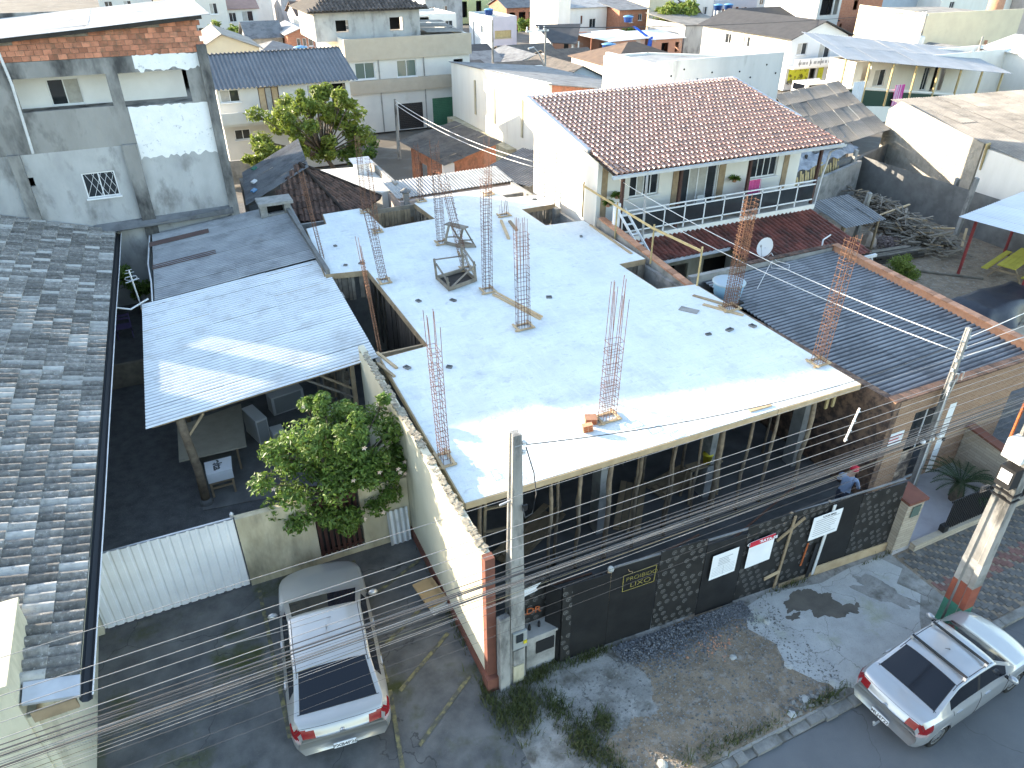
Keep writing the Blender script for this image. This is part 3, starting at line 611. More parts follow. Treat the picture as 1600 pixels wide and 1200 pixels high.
for x in (4.85,5.08): MB().lathe((x,9.42,1.15), [(.03,0),(.035,.1),(.02,.16)], 8).build('pipe', M_['black_metal'], mb_)
# ================================================================ unfinished concrete building
ub = thing('unfinished_building', 'concrete building under construction with a bare upper floor slab on timber props', 'building', (10,20,0))
outl = [(4.16,11.2),(15.62,11.12),(15.62,18.3),(14.2,18.55),(14.2,21.0),(15.36,21.0),(15.4,25.65),(13.67,25.78),(13.67,28.05),(15.33,28.1),(15.35,29.55),(13.75,29.8),(13.65,30.75),(10.2,31.25),(9.68,30.85),(9.82,28.5),(7.5,28.3),(7.42,30.7),(7.25,31.2),(5.64,31.1),(5.5,29.82),(4.62,29.6),(4.25,24.62),(5.72,24.35),(5.8,18.08),(4.32,17.95)]
ZT = 3.6
b = MB().prism(outl, ZT-.14, ZT); sl_o = b.build('slab', M_['concrete_slab'], ub)
# skirting boards of the formwork round the slab edge
def edge(a, z, w=.03, hgt=.2, m='wood_fresh', drop=0, out=.017, seg=2.6):
    a, z = Vector(a+(0,)), Vector(z+(0,)); dd = (z-a); L = dd.length; dd /= L; n = Vector((dd.y,-dd.x,0)); k = max(1, round(L/seg))
    for i in range(k):
        p = a+dd*(L*i/k+.004)+n*(out+random.uniform(0,.006)); q = a+dd*(L*(i+1)/k-.004)+n*(out+random.uniform(0,.006)); zz = ZT-hgt/2+random.uniform(-.012,.004)-drop
        plank('form_board', p+Vector((0,0,zz)), q+Vector((0,0,zz+random.uniform(-.01,.01))), w, hgt, M_[m], ub)
for i in range(len(outl)):
    a, z = outl[i], outl[(i+1) % len(outl)]
    edge(a, z, m='wood_fresh' if i in (0,25,24) else 'wood', hgt=.2 if i != 0 else .16)
# deeper shuttering in the voids: vertical boards
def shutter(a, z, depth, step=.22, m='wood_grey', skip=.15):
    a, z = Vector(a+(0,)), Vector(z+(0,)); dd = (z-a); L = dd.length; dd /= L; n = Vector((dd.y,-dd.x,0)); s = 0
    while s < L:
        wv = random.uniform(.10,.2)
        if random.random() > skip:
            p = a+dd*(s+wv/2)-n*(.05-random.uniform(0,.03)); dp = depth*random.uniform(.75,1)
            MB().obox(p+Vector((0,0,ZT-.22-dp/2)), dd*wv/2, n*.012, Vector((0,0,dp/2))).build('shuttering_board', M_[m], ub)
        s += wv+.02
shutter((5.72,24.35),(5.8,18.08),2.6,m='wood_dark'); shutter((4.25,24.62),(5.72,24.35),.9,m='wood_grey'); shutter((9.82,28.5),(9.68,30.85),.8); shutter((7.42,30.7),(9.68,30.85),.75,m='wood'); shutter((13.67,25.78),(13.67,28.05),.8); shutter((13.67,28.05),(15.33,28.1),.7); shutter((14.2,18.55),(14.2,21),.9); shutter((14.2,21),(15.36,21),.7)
b = MB(); b.box(7.42,30.86,3.0,9.68,30.92,3.55); b.build('form_board', M_['wood_grey'], ub)
# joists and stringers under the slab
for i, y in enumerate((11.45,12.6,14.0,15.4,16.8,18.6)): plank('stringer', (4.3,y,ZT-.27), (15.5,y,ZT-.27), .08,.14, M_['wood'], ub)
for i in range(15): x = 4.5+.78*i; plank('joist', (x,11.22,ZT-.17), (x,18.0,ZT-.17), .07,.055, M_['wood'], ub)
# ground floor columns, back and inner walls
for x in (4.35,8.45,12.0,15.35):
    for y in (12.5,18.2,23,28): MB().box(x-.13,y-.2,.04,x+.13,y+.2,ZT-.145).build('column', M_['concrete'], ub)
MB().box(4.3,24.7,.04,13.5,24.85,ZT-.35).build('inner_wall', M_['concrete_dark'], ub); MB().box(15.45,18.6,.04,15.6,33,ZT-.35).build('inner_wall', M_['concrete'], ub); MB().box(4.4,31.2,.04,15.3,31.35,ZT-.35).build('inner_wall', M_['concrete'], ub)  # first cross wall added to keep the space under the slab dark
# timber props: each one a thing
def prop(x, y, z0, z1, r, m, lab, grp):
    b = MB(); k = 5; pts = []
    for i in range(k+1): pts.append((x+random.uniform(-.05,.05)*(0<i<k), y+random.uniform(-.04,.04)*(0<i<k), z0+(z1-z0)*i/k))
    o = b.tube(pts, [r*random.uniform(.85,1.15) for _ in pts], 7).build('timber_prop', M_[m], None, smooth=True); return tag(o, lab, 'prop', grp)
front = [(4.62,0),(6.4,0),(6.75,1),(7.2,0),(7.36,1),(8.06,2),(8.92,0),(9.05,1),(9.95,0),(10.1,1),(11.0,1),(11.4,2),(11.62,1),(12.4,0),(13.25,0),(14.5,2)]
ORD = 'first second third fourth fifth sixth seventh eighth ninth tenth eleventh twelfth thirteenth fourteenth fifteenth sixteenth'.split()
for i_, (x, k) in enumerate(front): prop(x, 11.5+.28*(k == 1), .04, 3.2, (.045,.04,.065)[k], 'log', '%s rough timber prop from the left in the front row under the slab' % ORD[i_], 'timber props in the front row')
for y in (13.3,14.7,16.1,17.5):
    for i in range(8): prop(4.9+1.42*i+random.uniform(-.3,.3), y+random.uniform(-.2,.2), .04, 3.2, .042, 'log', 'round timber prop standing in the shade deep under the slab', 'timber props further inside')
for x in (4.62,6.4,7.2,9.0,10.05,12.4,13.25,14.5):     # head pieces above the front row
    plank('prop_head', (x-.14,11.46,3.26), (x+.14,11.46,3.28), .12,.05, M_['kerb'], ub)
for x in (15.0,15.25): plank('prop', (x,11.5,2.75), (x,11.5,3.4), .09,.05, M_['wood_yellow'], ub)
# clutter below: stacked boards, trestle, bucket, rubble, tile stacks along the hoarding
def board_stack(x, y, n, L, ang, lab):
    t = thing('board_stack', lab, 'boards', (x,y,.04)); c, s_ = math.cos(ang), math.sin(ang)
    for i in range(n):
        dx = random.uniform(-.15,.15); l = L*random.uniform(.7,1); k = i % 4; z = .07+.035*(i//4)
        px, py = x-s_*(k-1.5)*.19+c*dx, y+c*(k-1.5)*.19+s_*dx
        plank('board', (px-c*l/2,py-s_*l/2,z), (px+c*l/2,py+s_*l/2,z), .17,.028, M_['wood'], t)
board_stack(6.6,13.0,14,2.6,.5,'low stack of old boards on the site floor left of the grey column'); board_stack(9.8,12.9,12,2.4,.9,'stack of boards on the site floor near the middle props'); board_stack(11.5,13.2,16,1.6,.2,'short crate-like stack of boards by the yellow bucket')
fr_ = thing('shoring_ladder', 'rectangular timber frame leaning under the slab corner near the concrete pole', 'frame', (5.2,12.0,.04))
for p, q in (((4.85,12.0,.05),(5.0,12.1,2.6)),((5.6,11.9,.05),(5.7,12.0,2.6)),((4.9,12.0,1.0),(5.62,11.9,1.0)),((4.95,12.05,1.7),(5.65,11.95,1.7)),((4.97,12.08,2.4),(5.68,11.98,2.4))): plank('rail', p, q, .07,.04, M_['wood'], fr_)
bk = thing('bucket', 'yellow plastic bucket on the shaded site floor', 'bucket', (11.9,12.4,.04))
MB().lathe((11.9,12.4,1.25), [(.11,0),(.14,.3),(.15,.3),(.148,.33)], 14).build('body', M_['plastic_yellow'], bk, smooth=True); MB().tube([(11.75,12.4,1.56),(11.85,12.4,1.46),(11.95,12.4,1.46),(12.05,12.4,1.56)], .006, 5).build('handle', M_['galv'], bk)
tb = thing('trestle', 'rough timber trestle carrying the yellow bucket', 'trestle', (11.9,12.45,.04))
plank('top', (11.3,12.45,1.2), (12.4,12.45,1.2), .3,.05, M_['wood'], tb)
for x in (11.35,12.35):
    for s_ in (-.2,.2): plank('leg', (x,12.45+s_,.04), (x,12.45+s_*.4,1.17), .06,.05, M_['wood'], tb)
def tile_stack(x0, x1, y, lab):
    t = thing('tile_stack', lab, 'roof tiles', ((x0+x1)/2,y,.04)); b = MB(); x = x0; n = 0
    while x < x1:
        for r_ in range(3):
            yy = y+.2*(r_-1)+random.uniform(-.03,.03); an = random.uniform(-.25,.25)
            bb = MB().obox((x,yy,.30+random.uniform(-.06,.06)), (.012,.0,.004), (an*.1,.085,0), (0,.01,.2+random.uniform(-.03,.03)))
            if n < 120: bb.build('tile', M_['tile_clay_old'], t)
            else: b.add(bb.v, bb.f)
            n += 1
        x += random.uniform(.055,.085)
    if b.v: kind(b.build('tiles', M_['tile_clay_old'], t), 'stuff')
tile_stack(5.6,8.0,10.35,'row of old clay tiles stacked on edge behind the left hoarding panels'); tile_stack(9.2,12.0,9.75,'row of old clay tiles stacked on edge behind the sign panels')
pts = [(random.uniform(12.1,12.8), random.uniform(9.5,10), random.uniform(.1,.4), random.uniform(.06,.13)) for _ in range(60)]
pebbles('rubble_bags', pts, M_['stone_grey'], 'heap of grey rubble lumps behind the hoarding near the site data sign', 'rubble')
for x, y, l, an in ((9.0,10.6,3,.1),(6.0,10.9,2.5,-.1),(12.6,10.7,3.2,.3),(8.6,10.2,3.4,.05)):
    tag(plank('rebar_bundle', (x-l/2,y-an*l/2,.42), (x+l/2,y+an*l/2,.5), .05,.03, M_['rust_dark']), 'thin rusty bars lying across the tile stacks behind the hoarding', 'rebar', 'bars lying behind the hoarding')
# ================================================================ rebar starter columns
def rebar(x, y, h, wx, wy, nx, ny, m, lab, lean=(0,0), st=(.05,.75), step=.16, base=True, z0=ZT, extra=.25):
    t = thing('rebar_column', lab, 'rebar', (x,y,z0)); r = .0078
    pos = []
    for i in range(nx):
        for j in range(ny):
            if 0 < i < nx-1 and 0 < j < ny-1: continue
            pos.append((-wx/2+wx*i/max(1,nx-1), -wy/2+wy*j/max(1,ny-1)))
    for px, py in pos:
        hh = h-random.choice((0,0,.1,extra,extra*2)); k = 5; pts = []
        bx_, by_ = random.gauss(0,.035), random.gauss(0,.035)
        for i in range(k+1):
            f = i/k; pts.append((x+px+lean[0]*f*hh/h+bx_*f*f, y+py+lean[1]*f*hh/h+by_*f*f, z0-.05+hh*f))
        MB().tube(pts, r, 5).build('bar', m, t)
    ring = MB(); a, c = wx/2+.012, wy/2+.012; q = .0045
    for p1_, p2_ in (((-a,-c),(a,-c)),((a,-c),(a,c)),((a,c),(-a,c)),((-a,c),(-a,-c))): ring.bar((p1_[0],p1_[1],0),(p2_[0],p2_[1],0), q*2,q*2)
    me = ring.mesh('stirrup'); me.materials.append(m); z = st[0]*h+.1
    while z < st[1]*h:
        f = z/h; M = Matrix.Rotation(random.uniform(-.05,.05), 4, 'X') @ Matrix.Rotation(random.uniform(-.06,.06), 4, 'Y'); M.translation = Vector((x+lean[0]*f, y+lean[1]*f, z0+z)); piece('stirrup', me, t, M); z += step*random.uniform(.55,1.75)
    if base:
        e = .16
        for (p, q_) in (((x-wx/2-e,y-wy/2-.06),(x+wx/2+e*.8,y-wy/2-.06)),((x-wx/2-e*.5,y+wy/2+.06),(x+wx/2+e,y+wy/2+.06))): plank('base_plank', p+(z0+.03,), q_+(z0+.03,), .07,.03, M_['wood_fresh'], t)
        for (p, q_) in (((x-wx/2-.06,y-wy/2-e),(x-wx/2-.06,y+wy/2+e*.8)),((x+wx/2+.06,y-wy/2-e*.7),(x+wx/2+.06,y+wy/2+e))): plank('base_plank', p+(z0+.062,), q_+(z0+.062,), .07,.03, M_['wood_fresh'], t)
    return t
R1, R2 = M_['rust'], M_['rust_dark']
rebar(4.28,12.75,3.85,.16,.36,2,3,R2,'slim rebar column on the sunlit slab corner above the cream wall',(-.12,0),(.02,.8),.13)
rebar(8.57,12.62,3.85,.38,.22,5,2,R2,'broad rebar column beside the two hollow bricks on the slab',(.05,0),(.02,.6),.14)
rebar(15.42,12.45,3.85,.34,.22,4,2,R1,'orange rusty rebar column at the front right slab corner',(.12,0),(.0,.98),.15)
rebar(15.45,16.3,3.75,.40,.24,6,3,R1,'dense rusty rebar column in front of the blue water tank',(.12,0),(.0,.95),.07)
rebar(8.83,17.95,3.6,.38,.22,5,3,R2,'tall broad rebar column in the middle of the slab beside a leaning plank',(-.1,0),(.02,.85),.17)
rebar(8.9,20.86,4.0,.26,.26,3,3,R2,'rebar column next to the upturned timber frame',(0,0),(.02,.98),.12)
rebar(8.95,22.9,3.6,.24,.22,3,3,R2,'leaning rebar column behind the upturned timber frame',(-.75,-.1),(.02,.9),.13)
rebar(5.95,23.1,3.1,.22,.28,3,2,R2,'rebar column at the corner of the long dark void',(-.35,0),(.02,.98),.11)
rebar(9.05,25.7,4.0,.26,.26,3,3,R2,'rebar column beside the timber trestle',(-.1,0),(.02,.98),.12)
rebar(4.42,18.45,3.55,.07,.07,2,2,R1,'bundled rusty rebar leaning over the void beside the metal shed roof',(-.25,0),(.02,.8),.06,base=False)
rebar(4.5,26.1,3.4,.10,.14,2,2,R1,'rusty rebar column at the left slab edge beside the grey roof',(-.35,0),(.02,.95),.07,base=False)
rebar(10.05,31.0,2.6,.2,.2,3,2,R2,'rebar column at the back slab edge behind the square opening',(-.05,0),(.02,.95),.14)
rebar(7.35,30.6,3.3,.18,.2,2,2,R1,'rusty rebar column at the back left corner of the square opening',(0,0),(.02,.98),.09)
rebar(7.15,28.0,3.0,.16,.2,2,2,R1,'rusty rebar column at the front left corner of the square opening',(-.1,0),(.02,.98),.09)
rebar(12.6,27.6,.75,.34,.2,5,2,R2,'short stub of rebar bars near the loose planks',(0,0),(.9,.9))
rebar(13.2,30.6,2.6,.26,.2,4,2,R2,'rebar column at the back right of the slab in front of the white roof',(0,0),(.02,.5),.15)
# ================================================================ things lying on the slab
fr_ = thing('upturned_frame', 'upturned timber form frame with legs in the air beside a rebar column', 'timber frame', (8.2,21.9,ZT))
fa = [V(7.68,22.5,0),V(7.72,21.4,0),V(8.85,21.75,0),V(8.80,22.75,0)]
for i in range(4):
    p, q = fa[i], fa[(i+1) % 4]; plank('frame_board', p+V(0,0,ZT+.08), q+V(0,0,ZT+.08), .045,.13, M_['wood_grey'], fr_)
MB().prism([(p.x,p.y) for p in fa], ZT+.012, ZT+.025).build('bottom_panel', M_['wood_dark'], fr_)
for i, hh in enumerate((.78,.5,.75,.95)): plank('leg', fa[i]+V(0,0,ZT+.02), fa[i]+V(-.05,.02,ZT+hh), .07,.05, M_['wood_grey'], fr_)
for p, q in ((fa[0]+V(0,0,ZT+.75),fa[3]+V(0,0,ZT+.6)),(fa[3]+V(0,0,ZT+.9),fa[2]+V(0,0,ZT+.6)),(fa[1]+V(.1,0,ZT+.15),fa[2]+V(0,0,ZT+.65)),(fa[2]+V(0,0,ZT+.15),fa[3]+V(0,0,ZT+.7)),(fa[0]+V(0,0,ZT+.6),fa[1]+V(0,0,ZT+.3))): plank('brace', p, q, .06,.03, M_['wood_grey'], fr_)
tr = thing('timber_trestle', 'A-shaped timber trestle standing on the slab beside a rebar column', 'trestle', (9.5,25.2,ZT))
for s_ in (0,1):
    x, y = 9.25+s_*.35, 25.5-.55*s_
    plank('leg', (x-.12,y+.05,ZT), (x+.05,y-.05,ZT+.78), .08,.05, M_['wood_grey'], tr); plank('leg', (x+.5,y-.2,ZT), (x+.12,y-.06,ZT+.78), .08,.05, M_['wood_grey'], tr); plank('rung', (x-.05,y,ZT+.3), (x+.4,y-.15,ZT+.3), .05,.04, M_['wood_grey'], tr)
plank('top_board', (9.28,25.6,ZT+.81), (9.75,24.8,ZT+.81), .3,.05, M_['wood_grey'], tr); plank('side_board', (9.15,25.5,ZT+.08), (9.5,24.95,ZT+.08), .05,.12, M_['wood_grey'], tr); plank('side_board', (9.75,25.3,ZT+.08), (10.05,24.75,ZT+.08), .05,.12, M_['wood_grey'], tr); plank('side_board', (9.5,24.93,ZT+.08), (10.05,24.74,ZT+.08), .05,.12, M_['wood_grey'], tr)
def loose(p, q, w_, h_, lab, m='wood_fresh'): return tag(plank('loose_plank', V(*p)+V(0,0,ZT+h_/2+.004), V(*q)+V(0,0,ZT+h_/2+.004), w_, h_, M_[m]), lab, 'plank')
loose((8.95,20.5,.0),(9.55,18.2,.0),.09,.06,'long pale plank lying behind the tall middle rebar column'); loose((9.05,20.5,.06),(9.62,18.2,.06),.05,.05,'narrow pale batten resting on the long plank in the slab middle')
loose((12.2,27.0,0),(11.6,24.95,0),.10,.08,'left one of two short planks near the rebar stub'); loose((12.5,26.8,0),(12.3,25.7,0),.12,.07,'right one of two short planks near the rebar stub','wood')
loose((14.85,16.9,0),(15.5,15.7,0),.14,.03,'pale board at the foot of the dense rusty rebar column'); loose((14.98,17.6,0),(15.5,16.5,.02),.12,.03,'second pale board along the right slab edge','wood')
loose((4.3,18.3,.0),(4.55,17.2,.0),.08,.05,'short pale board at the slab edge near the shed roof corner'); loose((4.15,17.7,.0),(4.35,16.8,.0),.08,.05,'short weathered board at the slab edge beside the cream wall','wood')
loose((9.3,24.6,0),(9.2,24.1,0),.07,.04,'short offcut between trestle and upturned frame'); loose((14.0,17.0,0),(14.35,16.5,0),.3,.02,'small grey grating lying flat on the right side of the slab','concrete')
loose((15.15,21.6,0),(15.35,25,0),.1,.04,'long board along the right slab edge under the guard rail'); loose((12.0,11.35,0),(12.7,11.33,0),.09,.03,'small board lying at the front slab edge')
def hollow_brick(x, y, z, ex, ey, ez, lab):
    """six-hole brick: ex the length of the holes, ey and ez the face"""
    t = thing('hollow_brick', lab, 'brick', (x,y,ZT)); c = V(x,y,z); ex, ey, ez = Vector(ex), Vector(ey), Vector(ez); b = MB()
    for s_ in (-1,1): b.obox(c+ez*.92*s_, ex, ey, ez*.08); b.obox(c+ey*.9*s_, ex, ey*.1, ez*.84)
    b.obox(c, ex, ey*.07, ez*.84)
    for k in (-.31,.31): b.obox(c+ez*k, ex, ey*.8, ez*.05)
    b.build('shell', M_['brick_orange'], t); MB().obox(c, ex*.9, ey*.85, ez*.85).build('holes', M_['paint_orange'], t); return t
hollow_brick(8.12,12.66,ZT+.08,(.05,.12,0),(.135,-.06,0),(0,0,.075),'hollow orange brick lying flat against the rebar base frame'); hollow_brick(7.85,12.36,ZT+.105,(.02,.07,.0),(.12,-.035,.02),(-.015,.0,.10),'hollow orange brick standing upright near the slab front edge')
for i, (x, y) in enumerate(((5.22,27.15),(5.10,25.10),(5.68,25.03),(4.82,17.13),(5.90,16.66),(7.57,20.65),(6.52,21.09),(10.55,19.52),(14.34,24.0),(13.69,15.14),(14.46,15.1),(15.27,15.0),(14.78,29.0))):
    t = MB(); a_ = random.uniform(0,3); s_ = random.uniform(.045,.085); e1 = V(math.cos(a_),math.sin(a_),0)*s_*random.uniform(1.1,1.7); e2 = V(-math.sin(a_),math.cos(a_),0)*s_
    for sg in (-1,1): t.obox((x,y,ZT+.02), e1*.12, e2, (0,0,.03)); t.v[-8:] = [(p[0]+e1.x*sg*.9,p[1]+e1.y*sg*.9,p[2]) for p in t.v[-8:]]; t.obox((x+e2.x*sg*.9,y+e2.y*sg*.9,ZT+.02), e1*.78, e2*.1, (0,0,.03))
    t.obox((x,y,ZT+.006), e1*.78, e2*.8, (0,0,.003)); tag(t.build('slab_sleeve', M_['concrete_dark']), 'small dark pipe sleeve cast into the slab surface', 'sleeve', 'pipe sleeves in the slab')
# guard rail of fresh timber on the right slab edge
gr = thing('guard_rail', 'pale timber guard rail along the right slab edge beside the tiled house', 'guard rail', (15.5,22,ZT))
rp = [(15.72,26.3),(15.55,23.4),(15.4,20.7),(15.60,18.2)]
for i, (x, y) in enumerate(rp): plank('post', (x,y,ZT-.1), (x,y,ZT+1.42), .05,.04, M_['wood_yellow'], gr)
for a_, z_ in zip(rp[:-1], rp[1:]): plank('rail', (a_[0]-.05,a_[1],ZT+1.28), (z_[0]-.05,z_[1],ZT+1.28), .025,.09, M_['wood_yellow'], gr)
# ================================================================ left neighbour: house with grey tile roof
lh = thing('tiled_house', 'long cream house with a mossy grey tiled roof on the left', 'house', (-8,20,0))
EL = V(-3.28,9.85,3.36); EV = V(.74,23.5,0); SLP = V(-1,.03,.30)      # eave line and slope direction
bwall(lh, M_['cream_wall'], (-3.9,9.75), (-3.9,33.3), 0, 3.25, .18)
MB().box(-13.5,9.75,0,-4.085,9.9,3.2).build('wall', M_['cream_wall'], lh)
MB().box(-13.5,33.1,0,-4.085,33.28,3.2).build('wall', M_['cream_wall'], lh)
MB().box(-13.5,9.7,0,-4.02,11.5,4.15).build('parapet_block', M_['cream_wall'], lh)
MB().box(-13.5,9.62,4.153,-3.99,11.55,4.22).build('parapet_cap', M_['cream_wall'], lh)
b = MB(); t_ = 9.2; Sv = SLP*t_; p = [EL+V(0,0,-.02), EL+EV+V(0,0,-.02), EL+EV+Sv+V(0,0,-.02), EL+Sv+V(0,0,-.02)]; b.slab(p, .07); b.build('roof_deck', M_['fib_dark'], lh)
b = MB(); q = [EL+Sv+V(0,0,-.02), EL+EV+Sv+V(0,0,-.02), EL+EV+V(-19,0,-.1), EL+V(-19,0,-.1)]; b.slab(q, .07); b.build('roof_deck', M_['fib_dark'], lh)
def ins(c):
    if c.y < 10.12: return False
    if c.x < -4.0 and c.y < 11.55: return False
    if c.x < -9.6: return False
    return True
tile_roof(lh, EL+V(.02,0,.0), EV, SLP*7.0, 'barrel', .262, .50, .095, M_['tile_grey'], 300, ins, alt=(M_['tile_pale'], .17), jit=.03, lime=M_['tile_pale_rim'])
MB().add([(-3.98,9.72,3.63),(-3.22,9.72,3.40),(-3.22,10.14,3.42),(-3.98,10.14,3.66),(-3.98,9.72,3.58),(-3.22,9.72,3.35),(-3.22,10.14,3.37),(-3.98,10.14,3.6)], [(0,1,2,3),(4,7,6,5),(0,4,5,1),(1,5,6,2)]).build('flashing', M_['galv'], lh)
MB().box(-3.95,9.74,3.1,-3.3,9.78,3.34).build('fascia', M_['wood'], lh)
# gutter: open half channel with a pale outer lip
g = MB(); e = EV.normalized(); a0, a1 = EL+V(.03,-.15,-.03), EL+EV+V(.03,.05,-.03); sec = [(0,0),(.02,-.09),(.10,-.12),(.18,-.09),(.20,0.01)]
vs = [a0+V(x,0,z) for x, z in sec]+[a1+V(x,0,z) for x, z in sec]; g.add(vs, [(i,i+1,6+i,5+i) for i in range(4)]).build('gutter', M_['gutter_dark'], lh)
MB().tube([a0+V(.205,0,.012)]+[a0+(a1-a0)*f+V(.205+random.uniform(-.015,.015),0,.012) for f in (.2,.35,.5,.65,.8)]+[a1+V(.205,0,.012)], .014, 6).build('gutter_lip', M_['gutter_white'], lh)
MB().tube([(-3.55,12.2,3.0),(-3.62,11.2,2.35)], .06, 8).build('downpipe', M_['cream_wall'], lh)
# ================================================================ yard: gate, front wall, grille, sheet
gt = thing('sliding_gate', 'white ribbed metal sliding gate across the yard entrance', 'gate', (-2.1,14.48,0))
for i in range(4):
    x0 = -3.74+.82*i; wavesheet((x0,14.46,.06), (0,.0,2.22-.02*i), (.83,0,0), .207, .03, 12, 'trap').build('ribbed_sheet', M_['white_metal'], gt)
MB().bar((-3.76,14.53,2.24),(-.45,14.53,2.2),.05,.05).build('top_rail', M_['galv'], gt); MB().bar((-3.76,14.53,.09),(-.45,14.53,.09),.05,.05).build('bottom_rail', M_['galv'], gt); MB().lathe((-.46,14.56,2.2), [(.03,0),(.05,.05),(.05,.12),(.02,.16)], 8).build('roller', M_['galv'], gt)
MB().box(-3.9,14.38,0,-3.76,14.62,2.4).build('gate_post', M_['cream_wall'], gt)
yw = thing('yard_wall', 'stained cream yard wall behind the parked sedan', 'wall', (1.6,14.5,0))
for x0, x1, zt in ((-.42,1.36,2.2),(2.52,3.79,2.08)): MB().prism([(x0,14.45),(x1,14.45),(x1,14.62),(x0,14.62)], 0, [zt,zt-.05,zt-.05,zt]).build('wall', M_['cream_dirty'], yw)
MB().box(1.36,14.46,0,2.52,14.6,.16).build('sill', M_['cream_dirty'], yw)
grl = thing('wooden_grille', 'brown vertical slat grille in the cream yard wall', 'grille', (1.95,14.52,.16))
for i in range(8): MB().box(1.39+.14*i,14.49,.2,1.47+.14*i,14.53,2.0).build('slat', M_['brown_paint'], grl)
for z in (.24,1.1,1.92): MB().box(1.37,14.535,z,2.51,14.57,z+.07).build('rail', M_['brown_paint'], grl)
MB().box(1.37,14.60,.16,2.51,14.62,2.0).build('backing', M_['wood_dark'], grl)
ps = thing('metal_sheet', 'small white corrugated sheet leaning on the cream yard wall', 'sheet', (3.45,14.4,0)); wavesheet((3.16,14.28,.03), (0,.12,1.08), (.56,0,0), .14, .022, 8).build('sheet', M_['metal_white'], ps, smooth=True)
# ================================================================ shed with pale corrugated roof
sd = thing('open_shed', 'open yard shed with a large pale corrugated roof on a log post', 'shed', (1,22,0))
corr_roof(sd, (-2.03,18.15,2.92), (6.28,.12,.56), (.18,8.2,0), M_['metal_white'], .177, .036, 6, 3, 6, .004)
lgp = MB().tube([(-1.12,18.2,0),(-1.1,18.25,1.2),(-1.16,18.3,2.2),(-1.2,18.35,2.88)], [.13,.12,.115,.12], 10).build('log_post', M_['log'], sd, smooth=True); MB().lathe((-1.12,18.2,0), [(.19,0),(.18,.12),(.14,.2)], 9).build('post_foot', M_['concrete_dark'], sd)
for x, y, z in ((3.55,18.5,3.3),(-1.2,22.2,2.9),(-1.2,26,2.9),(3.6,22.2,3.3),(3.6,26,3.3)): plank('post', (x,y,0), (x,y,z), .12,.12, M_['wood'], sd)
for y in (18.35,20.3,22.2,24.1,26): plank('rafter', (-1.9,y,2.86), (4.1,y+.1,3.40), .07,.12, M_['wood'], sd)
plank('brace', (-1.12,18.3,2.3), (-.6,18.35,2.9), .07,.06, M_['wood'], sd); plank('brace', (2.6,18.5,3.2), (3.5,18.5,2.5), .08,.05, M_['wood'], sd); plank('brace', (3.5,18.5,2.2), (2.2,18.6,3.1), .06,.05, M_['wood_grey'], sd)
MB().box(-1.2,26.0,0,3.7,26.12,3.0).build('back_wall', M_['concrete_dark'], sd)
# grey lean-to behind
lt = thing('grey_roofed_store', 'store with a grey corrugated roof and two brown sheets behind the pale shed roof', 'shed', (1.5,30,0))
bw = {(0,2): M_['fib_brown'], (0,4): M_['fib_brown']}
corr_roof(lt, (-1.42,26.25,3.02), (5.75,.1,.55), (.22,7.1,.0), M_['fib_grey'], .177, .034, 6, 2, 6, .004, special={})
for y in (29.15,31.75): wavesheet((-1.36,y,3.055), (2.35,.05,.225), (.02,.53,0), .177, .022).build('brown_sheet', M_['fib_brown'], lt, smooth=True)
MB().box(-1.2,26.3,0,-1.05,33.2,2.95).build('wall', M_['concrete_dark'], lt); MB().box(-1.04,33.0,0,4.1,33.2,2.9).build('wall', M_['concrete_dark'], lt); MB().box(4.05,24.7,0,4.2,33.3,3.35).build('wall', M_['concrete_dark'], lt)
b = MB().prism([(4.28,24.6),(4.42,24.6),(4.42,33.2),(4.28,33.2)], 3.3, 3.78); b.build('side_parapet', M_['concrete_dark'], lt)
MB().tube([(-1.5,26.3,3.0),(-1.46,28,3.02),(-1.5,30,2.98),(-1.3,33.4,3.0)], .03, 6).build('gutter_lip', M_['gutter_white'], lt)
MB().prism([(-3.2,32.9),(2.2,33.2),(2.2,33.46),(-3.2,33.46)], 3.5, [3.45,3.75,3.8,3.7]).build('ledge', M_['fib_dark'], lt)
ch = thing('vent_stack', 'squat concrete vent stack with a flat cap on the grey roof corner', 'vent', (3.85,32.4,3.3))
for x in (3.35,4.35): MB().box(x-.14,32.05,3.3,x+.14,32.75,4.0).build('pier', M_['concrete'], ch)
MB().box(3.5,32.6,3.3,4.2,32.74,4.0).build('back', M_['dark_void'], ch); MB().box(3.5,32.05,3.3,4.2,32.12,3.62).build('front', M_['concrete'], ch); MB().box(3.15,31.9,4.003,4.6,32.9,4.13).build('cap', M_['concrete'], ch)
# things under the shed
tbl = thing('board_table', 'large beige board lying on trestles under the pale shed roof', 'table', (-.6,20.1,0))
MB().prism([(-1.58,19.13),(.28,19.07),(.45,21.5),(-1.5,21.0)], .98, 1.03).build('board', mat('board_beige', (.33,.30,.235), (.28,.255,.2), 3), tbl)
for x in (-1.2,0.0):
    for y in (19.4,20.7): plank('leg', (x,y,.03), (x,y,.97), .06,.06, M_['wood'], tbl)
stl = thing('saw_table', 'small timber stand topped with white packaging beside the log post', 'stand', (-.6,18.85,0))
MB().prism([(-.95,18.35),(-.25,18.35),(-.2,19.0),(-.95,19.0)], .80, .86).build('packaging', M_['paper'], stl)
MB().box(-.95,18.34,.55,-.25,18.36,.80).build('packaging_flap', M_['paper'], stl)
text('elta', M_['ink'], stl, (-.72,18.98,.863), (0,-1,0), (1,0,0), .34, bold=.012)
for x in (-.9,-.3):
    for y in (18.42,18.92): plank('leg', (x,y-.05,.03), (x,y,.79), .06,.05, M_['wood'], stl)
plank('rung', (-.9,18.42,.3), (-.3,18.42,.3), .05,.05, M_['wood'], stl); plank('apron', (-.9,18.4,.5), (-.3,18.4,.5), .05,.08, M_['wood'], stl)
